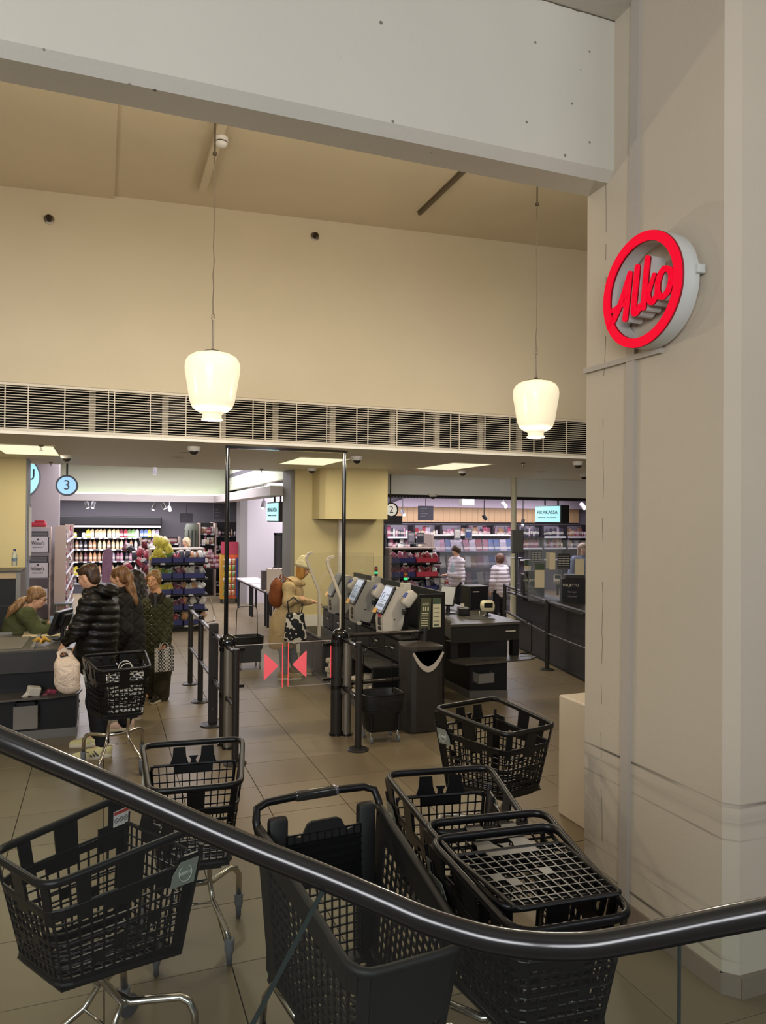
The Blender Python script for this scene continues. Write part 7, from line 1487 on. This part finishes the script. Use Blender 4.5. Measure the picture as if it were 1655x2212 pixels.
# ---- girl in the green quilted jacket
hc = Vector((0.589, 9.420, 1.483)); hf = (-.42, -.88, -.10); fd, rd_, ud = fr_axes(hf); neck = Vector((0.625, 9.450, 1.315)); ch = Vector((0.639, 9.470, 1.119)); hp = Vector((0.650, 9.470, 0.651))
s1 = Vector((0.747, 9.380, 1.194)); e1 = Vector((0.759, 9.360, 0.935)); w1 = Vector((0.711, 9.280, 0.746)); s2 = Vector((0.529, 9.560, 1.181)); e2 = Vector((0.501, 9.600, 0.902)); w2 = Vector((0.518, 9.550, 0.679))
hj = [hp + V3(.085, -.03, -.04), hp + V3(-.085, .03, -.04)]; kn = [Vector((0.708, 9.400, 0.365)), Vector((0.579, 9.520, 0.372))]; an = [Vector((0.693, 9.460, 0.092)), Vector((0.577, 9.620, 0.111))]
for q in an: q.z = .09
M_OLIV = cloth('olive_quilted', '#3a3a22', quilt=15, wr=.5, rough=.6); M_TROL = cloth('olive_trousers', '#3f3a2b', wr=.9, ws=9); M_HDB = hair_mat('hair_dark_blonde', '#6a4a2c', '#94703f')
body = head(hc, hf, .97) + [C(hc - ud * .06 - fd * .01, neck, .046, .05), C(neck, ch, .06, .11), C(ch, hp, .11, .12), C(ch, s1, .06, .045), C(s1, e1, .04, .034), C(e1, w1, .032, .024), C(ch, s2, .06, .045), C(s2, e2, .04, .034), C(e2, w2, .032, .024)] + [C(hj[i], kn[i], .075, .052) for i in (0, 1)] + [C(kn[i], an[i], .05, .036) for i in (0, 1)] + [C(an[i], an[i] + V3(-.05, -.10, -.05), .032, .025) for i in (0, 1)] + hand(w1, (-.1, -.15, -1), (-.8, -.3, 0), 1, 1.2) + hand(w2, (0, 0, -1), (.6, -.3, 0), -1, .4)
jk = [C(neck + V3(0, 0, -.05), ch, .085, .145), C(ch, hp, .145, .155, .03), ('e', tuple(ch.lerp(hp, .6)), (.168, .155, .28), None, .05), C(ch, s1, .11, .08), C(s1, e1, .078, .064, .02), C(e1, w1, .063, .054, .02), C(ch, s2, .11, .08), C(s2, e2, .078, .064, .02), C(e2, w2, .063, .054, .02)]
col_ = [C(neck + V3(-.065, -.05, -.02), neck + V3(-.02, .06, .02), .026, .034), C(neck + V3(.065, -.03, -.02), neck + V3(-.0, .06, .02), .028, .034), C(neck + V3(.06, -.05, -.02), neck + V3(.035, -.13, -.10), .026, .016), C(neck + V3(-.06, -.05, -.02), neck + V3(-.06, -.115, -.10), .026, .016)]
inn = [C(neck + V3(-.015, -.065, -.02), ch + V3(-.03, -.10, -.02), .04, .045)]
hr_ = [('e', tuple(hc + ud * .046 - fd * .026), (.084, .098, .082), axm(fd, rd_, ud), .02), ('e', tuple(hc - fd * .06 - ud * .01), (.074, .05, .078), axm(fd, rd_, ud), .02), C(hc + rd_ * .074 + ud * .03 + fd * .02, hc + rd_ * .076 - ud * .05, .018, .012), C(hc - rd_ * .074 + ud * .03 + fd * .02, hc - rd_ * .076 - ud * .05, .018, .012)]
tro = [C(hp + V3(0, 0, .0), hp + V3(0, 0, -.06), .135, .13)] + [C(hj[i], kn[i], .105, .10) for i in (0, 1)] + [C(kn[i], an[i] + V3(0, 0, -.03), .10, .10) for i in (0, 1)]
sp_ = [(an[0] + V3(.02, .05, -.09), an[0] + V3(-.11, -.19, -.09)), (an[1] + V3(.02, .05, -.09), an[1] + V3(-.14, -.15, -.09))]
gl = person('person in an olive green quilted jacket and wide trousers, holding a patterned paper bag', (.64, 9.47, 0), [('body', body, M_SKINW, .0085, None), ('quilted_jacket', jk, M_OLIV, .0095, None), ('collar', col_, cloth('collar_brown', '#241c17', wr=.3), .008, None), ('dark_top', inn, M_FRAMEB, .009, None), ('hair', hr_, M_HDB, .008, None), ('trousers', tro, M_TROL, .011, lambda X, Y, Z: .006 * np.sin(34 * Z) * np.sin(20 * X))] + [('shoe', shoe(*q), cloth('shoe_brown_black', '#231b18', wr=.1), .008, None) for q in sp_] + [('shoe_sole', sole(*q), M_SHW, .008, None) for q in sp_]); face(gl, hc, hf, .97)
for q in sp_:
    a = q[0].lerp(q[1], .62) - gl.location + V3(0, 0, .078); d = (q[1] - q[0]).normalized(); x = d.cross(V3(0, 0, 1))
    for k in (-1, 0, 1): MB().tube([a + d * .025 * k + x * .035 + V3(0, 0, -.012), a + d * .025 * k - x * .035 + V3(0, 0, -.012)], .006, 6).build('shoe_lace', M_SHW, gl)
for k in range(5): MB().sphere(Vector((0.557, 9.280, 1.177)) + V3(0.002 * k, .0, -.11 * k) - gl.location, .009, 8, 6).build('jacket_button', M_CHROME, gl, smooth='all')
paper_bag('paper_bag', 'black and white patterned paper bag in the hand of the girl in the green jacket', 'bag', (0.705, 9.220, 0.406), .1, (.21, .10, .27), geo_pattern('black_white_pattern_fine', 34, rot=-.8), M_CORD)
# ---- cashier
hc = Vector((-0.700, 9.400, 1.309)); hf = (.93, -.18, -.30); fd, rd_, ud = fr_axes(hf); neck = Vector((-0.792, 9.420, 1.165)); ch = Vector((-0.865, 9.440, 1.032)); hp = Vector((-0.908, 9.470, 0.768))
s1 = Vector((-0.795, 9.240, 1.124)); e1 = Vector((-0.663, 9.160, 0.941)); w1 = Vector((-0.480, 9.120, 1.006)); s2 = Vector((-0.836, 9.600, 1.091)); e2 = Vector((-0.692, 9.620, 0.951)); w2 = Vector((-0.539, 9.300, 1.026))
hj = [hp + V3(0, -.1, -.04), hp + V3(0, .1, -.04)]; kn = [hp + V3(.42, -.12, -.06), hp + V3(.42, .12, -.06)]; kn = [V3(q.x, q.y, max(q.z, .5)) for q in kn]; an = [V3(q.x + .02, q.y, .09) for q in kn]
M_GREENS = cloth('green_sweater', '#4a4f30', wr=.8, ws=10, rough=.85); M_HCB = hair_mat('hair_caramel', '#6a4a30', '#9c7a54')
body = head(hc, hf) + [C(hc - ud * .06 - fd * .02, neck, .052, .058), C(neck, ch, .07, .13), C(ch, hp, .14, .15), C(ch, s1, .07, .05), C(s1, e1, .048, .04), C(e1, w1, .038, .027), C(ch, s2, .07, .05), C(s2, e2, .048, .04), C(e2, w2, .038, .026)] + [C(hj[i], kn[i], .085, .06) for i in (0, 1)] + [C(kn[i], an[i], .058, .04) for i in (0, 1)] + [C(an[i], an[i] + V3(.13, 0, -.05), .034, .028) for i in (0, 1)] + hand(w1, (.95, .1, -.1), (0, 0, -1), 1, .35) + hand(w2, (.95, -.1, -.05), (0, 0, -1), -1, .3)
sw = [C(neck + V3(-.01, 0, -.04), ch, .085, .165), C(ch, hp, .175, .19), ('e', tuple(ch.lerp(hp, .45)), (.18, .215, .22), None, .06), C(ch, s1, .13, .095), C(s1, e1, .09, .075), C(e1, w1 + (e1 - w1) * .12, .070, .052), C(ch, s2, .13, .095), C(s2, e2, .09, .07), C(e2, w2 + (e2 - w2) * .3, .064, .05)]
hr_ = [('e', tuple(hc + ud * .045 - fd * .024), (.086, .108, .086), axm(fd, rd_, ud), .02), ('e', tuple(hc - fd * .065 - ud * .01), (.078, .05, .08), axm(fd, rd_, ud), .02), C(hc - rd_ * .07 + ud * .02, hc - fd * .06 - ud * .04 - rd_ * .05, .02, .03), C(hc + rd_ * .07 + ud * .02, hc - fd * .06 - ud * .04 + rd_ * .05, .02, .03)]
pn = [Vector((-0.827, 9.360, 1.312)), Vector((-0.880, 9.320, 1.259)), Vector((-0.951, 9.280, 1.198)), Vector((-0.995, 9.260, 1.108))]; tail = [C(pn[0], pn[1], .03, .042), C(pn[1], pn[2], .042, .038), C(pn[2], pn[3], .036, .015)]
tro = [C(hp + V3(0, 0, .0), hp + V3(0, 0, -.05), .17, .17)] + [C(hj[i], kn[i], .105, .085) for i in (0, 1)] + [C(kn[i], an[i], .085, .07) for i in (0, 1)]
ca_ = person('seated cashier in a green sweater and glasses, long caramel hair tied back', (hp.x, hp.y, 0), [('body', body, M_SKIN, .0085, None), ('sweater', sw, M_GREENS, .0095, lambda X, Y, Z: .004 * np.sin(40 * Z + 25 * X)), ('hair', hr_, M_HCB, .008, None), ('pony_tail', tail, M_HCB, .008, lambda X, Y, Z: .005 * np.sin(55 * Z - 80 * X)), ('trousers', tro, M_TRD, .013, None)] + [('shoe', shoe(an[i] + V3(-.05, 0, -.09), an[i] + V3(.2, 0, -.09)), M_FRAMEB, .010, None) for i in (0, 1)]); face(ca_, hc, hf)
gm_ = MB(); lc_ = hc - ca_.location
for sg_ in (-1, 1):
    c0 = lc_ + rd_ * .031 * sg_ + fd * .100 + ud * .004; gm_.tube([c0 + rd_ * .021 * math.cos(k * .524) + ud * .016 * math.sin(k * .524) for k in range(12)], .0022, 5, closed=True); gm_.tube([c0 + rd_ * .021 * sg_, lc_ + rd_ * .078 * sg_ + fd * .05 + ud * .008, lc_ + rd_ * .08 * sg_ - fd * .005], .002, 5)
gm_.tube([lc_ + rd_ * .010 + fd * .102, lc_ - rd_ * .010 + fd * .102], .002, 5); gm_.build('glasses', mat('glasses_dark', '#3a2a30', rough=.3), ca_)
chr_ = thing('office_chair', 'dark padded office chair under the cashier', 'chair', (hp.x - .02, hp.y, 0)); zs = hp.z - .16
MB().rbox((0, 0, zs - .06), (.46, .48, .08), .03).build('seat', cloth('chair_fabric', '#2b2830', wr=.2), chr_, smooth=True); MB().rbox((-.27, 0, zs + .22), (.07, .42, .44), .03).build('backrest', cloth('chair_fabric', '#2b2830'), chr_, smooth=True); MB().tube([(0, 0, .1), (0, 0, zs - .08)], .03, 10).build('column', M_FRAMEB, chr_)
for k in range(5): MB().bar((0, 0, .09), (.28 * math.cos(k * 1.257), .28 * math.sin(k * 1.257), .05), .04).build('base_arm', M_FRAMEB, chr_); MB().sphere((.28 * math.cos(k * 1.257), .28 * math.sin(k * 1.257), .03), .03, 8, 6).build('castor', M_FRAMEB, chr_)
# ---- woman in the beige coat at the self checkouts
hc = Vector((2.673, 10.220, 1.526)); hf = (.94, .10, -.28); fd, rd_, ud = fr_axes(hf); neck = Vector((2.596, 10.230, 1.355)); ch = Vector((2.532, 10.240, 1.184)); hp = Vector((2.435, 10.240, 0.840))
s1 = Vector((2.434, 10.060, 1.282)); e1 = Vector((2.404, 9.980, 1.098)); w1 = Vector((2.554, 9.980, 1.132)); s2 = Vector((2.603, 10.420, 1.259)); e2 = Vector((2.696, 10.450, 1.038)); w2 = Vector((2.841, 10.320, 1.047))
hj = [hp + V3(0, -.09, -.03), hp + V3(0, .09, -.03)]; kn = [Vector((2.384, 10.120, 0.437)), Vector((2.537, 10.340, 0.392))]; an = [V3(2.40, 10.10, .09), V3(2.62, 10.36, .09)]
M_BEI = cloth('beige_coat', '#b59d72', wr=.7, ws=8, rough=.7); M_JEAN = cloth('grey_blue_jeans', '#7f8582', wr=.5); M_RUST = cloth('rust_backpack', '#7d4522', wr=.6, ws=9); M_HGI = hair_mat('hair_ginger', '#9a6a2c', '#c48f45'); M_HAT = cloth('cream_knit', '#d3c7a0', wr=.7, ws=60)
body = head(hc, hf, .95) + [C(hc - ud * .06 - fd * .02, neck, .046, .05), C(neck, ch, .06, .11), C(ch, hp, .11, .12), C(ch, s1, .06, .045), C(s1, e1, .04, .034), C(e1, w1, .032, .024), C(ch, s2, .06, .045), C(s2, e2, .04, .034), C(e2, w2, .032, .024)] + [C(hj[i], kn[i], .075, .052) for i in (0, 1)] + [C(kn[i], an[i], .05, .036) for i in (0, 1)] + [C(an[i], an[i] + V3(.13, -.03, -.05), .034, .028) for i in (0, 1)] + hand(w1, (.95, .0, .1), (0, .5, -.7), 1, .9, .95) + hand(w2, (.98, -.1, -.12), (0, -.3, -.9), -1, .3, .95)
coat = [C(neck + V3(-.01, 0, -.03), ch, .085, .15), C(ch, hp, .155, .175), C(hp, hp + V3(-.04, 0, -.33), .175, .20, .06), ('e', tuple(hp + V3(-.03, 0, -.12)), (.19, .20, .25), None, .06), C(ch, s1, .11, .085), C(s1, e1, .085, .07), C(e1, w1 + (e1 - w1) * .12, .068, .048), C(ch, s2, .11, .085), C(s2, e2, .085, .068), C(e2, w2 + (e2 - w2) * .12, .065, .046)]
zc_ = hp.z - .42
hood = [('e', tuple(neck + V3(-.06, 0, .0)), (.12, .15, .075), None, .03), C(neck + V3(-.03, -.10, -.01), neck + V3(.07, -.07, -.03), .045, .035), C(neck + V3(-.03, .10, -.01), neck + V3(.07, .07, -.03), .045, .035)]
hat = [('e', tuple(hc + ud * .068 - fd * .018), (.094, .108, .075), axm(fd, rd_, ud), .02), ('e', tuple(hc + ud * .140 - fd * .03), (.060, .070, .062), axm(fd, rd_, ud), .04)]
brim = [('e', tuple(hc + ud * .045 - fd * .012 + fd * .1 * math.cos(a) + rd_ * .086 * math.sin(a)), (.024, .024, .030), axm(fd, rd_, ud), .02) for a in [k * math.pi / 10 for k in range(20)]]
hr_ = [C(hc - fd * .03 - rd_ * .06, hc - fd * .01 - ud * .09 - rd_ * .055, .038, .042), C(hc - fd * .05, hc - fd * .03 - ud * .10, .055, .045), C(hc - fd * .03 + rd_ * .06, hc - fd * .0 - ud * .10 + rd_ * .055, .04, .04)]
tro = [C(hj[i], kn[i], .092, .072) for i in (0, 1)] + [C(kn[i], an[i] + V3(0, 0, .02), .072, .062) for i in (0, 1)]
sp_ = [(an[0] + V3(-.06, 0, -.09), an[0] + V3(.20, -.06, -.09)), (an[1] + V3(-.06, 0, -.09), an[1] + V3(.20, -.06, -.09))]; M_SHT = cloth('shoe_tan', '#a08660', wr=.1)
be = person('person in a long beige coat and cream beanie reaching out to the self checkouts', (2.5, 10.23, 0), [('body', body, M_SKIN, .0085, None), ('coat', coat, M_BEI, .0095, lambda X, Y, Z: np.where(Z < zc_, .2, .005 * np.sin(30 * X + 14 * Z) * np.sin(26 * Y))), ('hood', hood, M_BEI, .009, None), ('beanie', hat, M_HAT, .008, None), ('beanie_brim', brim, M_HAT, .008, None), ('hair', hr_, M_HGI, .008, None), ('jeans', tro, M_JEAN, .010, None)] + [('shoe', shoe(*q), M_SHT, .009, None) for q in sp_] + [('shoe_sole', sole(*q), M_SHW, .009, None) for q in sp_]); face(be, hc, hf, .95)
bp_ = thing('backpack', 'rust brown backpack on the back of the person in the beige coat', 'backpack', (2.309, 10.200, 1.208)); o_ = Vector(bp_.location)
link('bag_body', sdf_mesh('bag_body', [('e', (-.02, 0, 0), (.085, .135, .20), None, .03), C((-.01, 0, -.10), (-.01, 0, .08), .105, .085), ('e', (-.075, 0, -.06), (.05, .10, .10), None, .03)], .009, M_RUST), bp_)
MB().tube([(.03, 0, .19), (.04, 0, .25), (.075, 0, .25), (.08, 0, .2)], .010, 8).build('grab_loop', M_RUST, bp_, smooth='all')
for y in (-.10, .10): MB().tube([(.05, y, .15), (.11, y, .21), (.20, y * .9, .15), (.235, y * 1.0, .02), (.19, y * 1.25, -.10), (.06, y * 1.2, -.15)], .017, 8, ry=.5).build('shoulder_strap', M_RUST, bp_, smooth='all')
M_FLOW = bpy.data.materials.new('flower_print'); M_FLOW.use_nodes = True; nt = M_FLOW.node_tree; N = nt.nodes; L = nt.links
tc = N.new('ShaderNodeTexCoord'); nz = N.new('ShaderNodeTexNoise'); nz.inputs['Scale'].default_value = 6; L.new(tc.outputs['Object'], nz.inputs['Vector']); ad = N.new('ShaderNodeVectorMath'); ad.operation = 'MULTIPLY_ADD'; ad.inputs[1].default_value = (.10,) * 3; L.new(nz.outputs['Color'], ad.inputs[0]); L.new(tc.outputs['Object'], ad.inputs[2])
vo = N.new('ShaderNodeTexVoronoi'); vo.inputs['Scale'].default_value = 11.5; L.new(ad.outputs[0], vo.inputs['Vector']); cr = N.new('ShaderNodeValToRGB'); cr.color_ramp.interpolation = 'CONSTANT'; el = cr.color_ramp.elements; el[0].color = (.008, .008, .01, 1); el[0].position = 0; el[1].position = .07; el[1].color = (.62, .58, .48, 1)
for p_, c_ in ((.15, (.008, .008, .01, 1)), (.64, (.62, .58, .48, 1))): e_ = el.new(p_); e_.color = c_
L.new(vo.outputs['Distance'], cr.inputs[0]); L.new(cr.outputs[0], N['Principled BSDF'].inputs['Base Color']); N['Principled BSDF'].inputs['Roughness'].default_value = .8
tb = thing('tote_bag', 'black and cream flower printed tote bag on the arm of the beige coated person', 'bag', (2.481, 9.860, 0.779)); o_ = Vector(tb.location)
link('bag_body', sdf_mesh('bag_body', [('e', (0, 0, -.05), (.135, .06, .20), None, .04), C((-.09, 0, .16), (.09, 0, .15), .03, .03), C((-.10, 0, -.18), (.11, 0, -.19), .045, .04), C((-.1, 0, .12), (-.11, 0, -.16), .03, .04), C((.09, 0, .12), (.12, 0, -.16), .03, .04)], .009, M_FLOW), tb)
for q, x in ((0, -.09), (1, .08)): MB().tube([(x, 0, .15), Vector((2.378, 9.900, 1.108)) - o_ if q == 0 else Vector((2.594, 9.900, 1.062)) - o_, Vector((2.469, 9.930, 1.165)) - o_], .010, 6).build('bag_strap', M_FRAMEB, tb, smooth='all')
# ---- distant shoppers
def shopper(label, hc, hf, jm, hm, hair, arms, trm=M_TRD, dp=None, scale=1.0):
    hc = Vector(hc); fd, rd_, ud = fr_axes(hf); ff = Vector((fd.x, fd.y, 0)).normalized(); rr_ = ff.cross(V3(0, 0, 1)); gz = hc.z; neck = hc - ff * .02 + V3(0, 0, -.13); ch = V3(neck.x, neck.y, gz - .33); hp = V3(neck.x, neck.y, gz - .74)
    body = head(hc, hf, .95) + [C(hc - ud * .06, neck, .046, .05), C(neck, ch, .06, .11), C(ch, hp, .11, .12)]; coat = [C(neck + V3(0, 0, -.05), ch, .085, .15), C(ch, hp, .16, .17), ('e', tuple(ch.lerp(hp, .5)), (.20, .18, .30), None, .06)]; tro = [C(hp, hp + V3(0, 0, -.06), .135, .13)]; P = []
    for s_, (el, wr) in zip((-1, 1), arms):
        sh = ch + rr_ * .16 * s_ + V3(0, 0, .09); e = ch + rr_ * el[0] * s_ + ff * el[1] + V3(0, 0, el[2]); w_ = ch + rr_ * wr[0] * s_ + ff * wr[1] + V3(0, 0, wr[2])
        body += [C(ch, sh, .06, .045), C(sh, e, .04, .034), C(e, w_, .032, .024)] + hand(w_, (w_ - e), V3(0, 0, -1) if abs((w_ - e).normalized().z) < .8 else -rr_ * s_, s_, .6); coat += [C(ch, sh, .11, .085), C(sh, e, .086, .072), C(e, w_ + (e - w_) * .15, .07, .055)]
        hj = hp + rr_ * .09 * s_; an = V3(hj.x, hj.y, .09); kn = hj.lerp(an, .5) + ff * .02; body += [C(hj, kn, .075, .052), C(kn, an, .05, .036), C(an, an + ff * .13 + V3(0, 0, -.05), .034, .028)]; tro += [C(hj, kn, .095, .078), C(kn, an, .078, .068)]; P.append((an - ff * .06 + V3(0, 0, -.09), an + ff * .2 + V3(0, 0, -.09)))
    hr_ = [('e', tuple(hc + ud * .048 - fd * .02), (.09, .104, .084), axm(fd, rd_, ud), .02), ('e', tuple(hc - fd * .055), (.08, .058, .08), axm(fd, rd_, ud), .02)]
    if hair: hr_ += [C(hc - fd * .02 + rd_ * .07 * s_ + ud * .03, hc - fd * .02 + rd_ * .075 * s_ - ud * hair, .045, .04) for s_ in (-1, 1)] + [C(hc - fd * .06, hc - fd * .06 - ud * hair, .065, .055)]
    t = person(label, (hp.x, hp.y, 0), [('body', body, M_SKIN, .010, None), ('jacket', coat, jm, .011, dp), ('hair', hr_, hm, .010, None), ('trousers', tro, trm, .014, None)] + [('shoe', shoe(*q), M_FRAMEB, .012, None) for q in P]); face(t, hc, hf, .95); return t
M_WPUF = cloth('white_puffer', '#c3b9bd', wr=.3, rough=.5)
down = ((.24, .0, -.20), (.22, .08, -.42))
shopper('distant shopper with fluffy blonde hair and black coat behind the candy racks', (1.996, 19.400, 1.614), (-.85, -.45, -.2), cloth('black_coat', '#17151a'), hair_mat('hair_blonde', '#b59a74', '#dcc9a8'), .08, (down, down))
sa = shopper('distant shopper in a white puffer jacket facing left by the magazine stand', (7.490, 15.000, 1.547), (-.92, -.15, -.35), M_WPUF, hair_mat('hair_dark_brown', '#2b1d14', '#4a3524'), .03, (((.22, .06, -.22), (.10, .34, -.20)), down), dp=puff(.085, .013))
link('pale_shirt', sdf_mesh('pale_shirt', [('e', (-.115, -.05, 1.06), (.075, .10, .24), None, .03)], .012, cloth('shirt_pale_blue', '#9fb0b4', wr=.4)), sa)
shopper('distant shopper with a brown bob and white puffer jacket, seen from behind', (8.616, 15.000, 1.356), (-.25, .95, -.1), M_WPUF, hair_mat('hair_bob_brown', '#4a3026', '#6b4a3a'), .06, (down, ((.24, .0, -.2), (.14, .18, -.30))), dp=puff(.09, .013))
shopper('distant shopper in a patterned blouse half hidden by the pillar edge', (9.760, 13.400, 1.639), (-.3, -.92, -.1), mat('blouse_blue_print', '#5d6680', rough=.7, var=.7, vscale=30), hair_mat('hair_ash', '#7d6650', '#a48d72'), .16, (down, down))
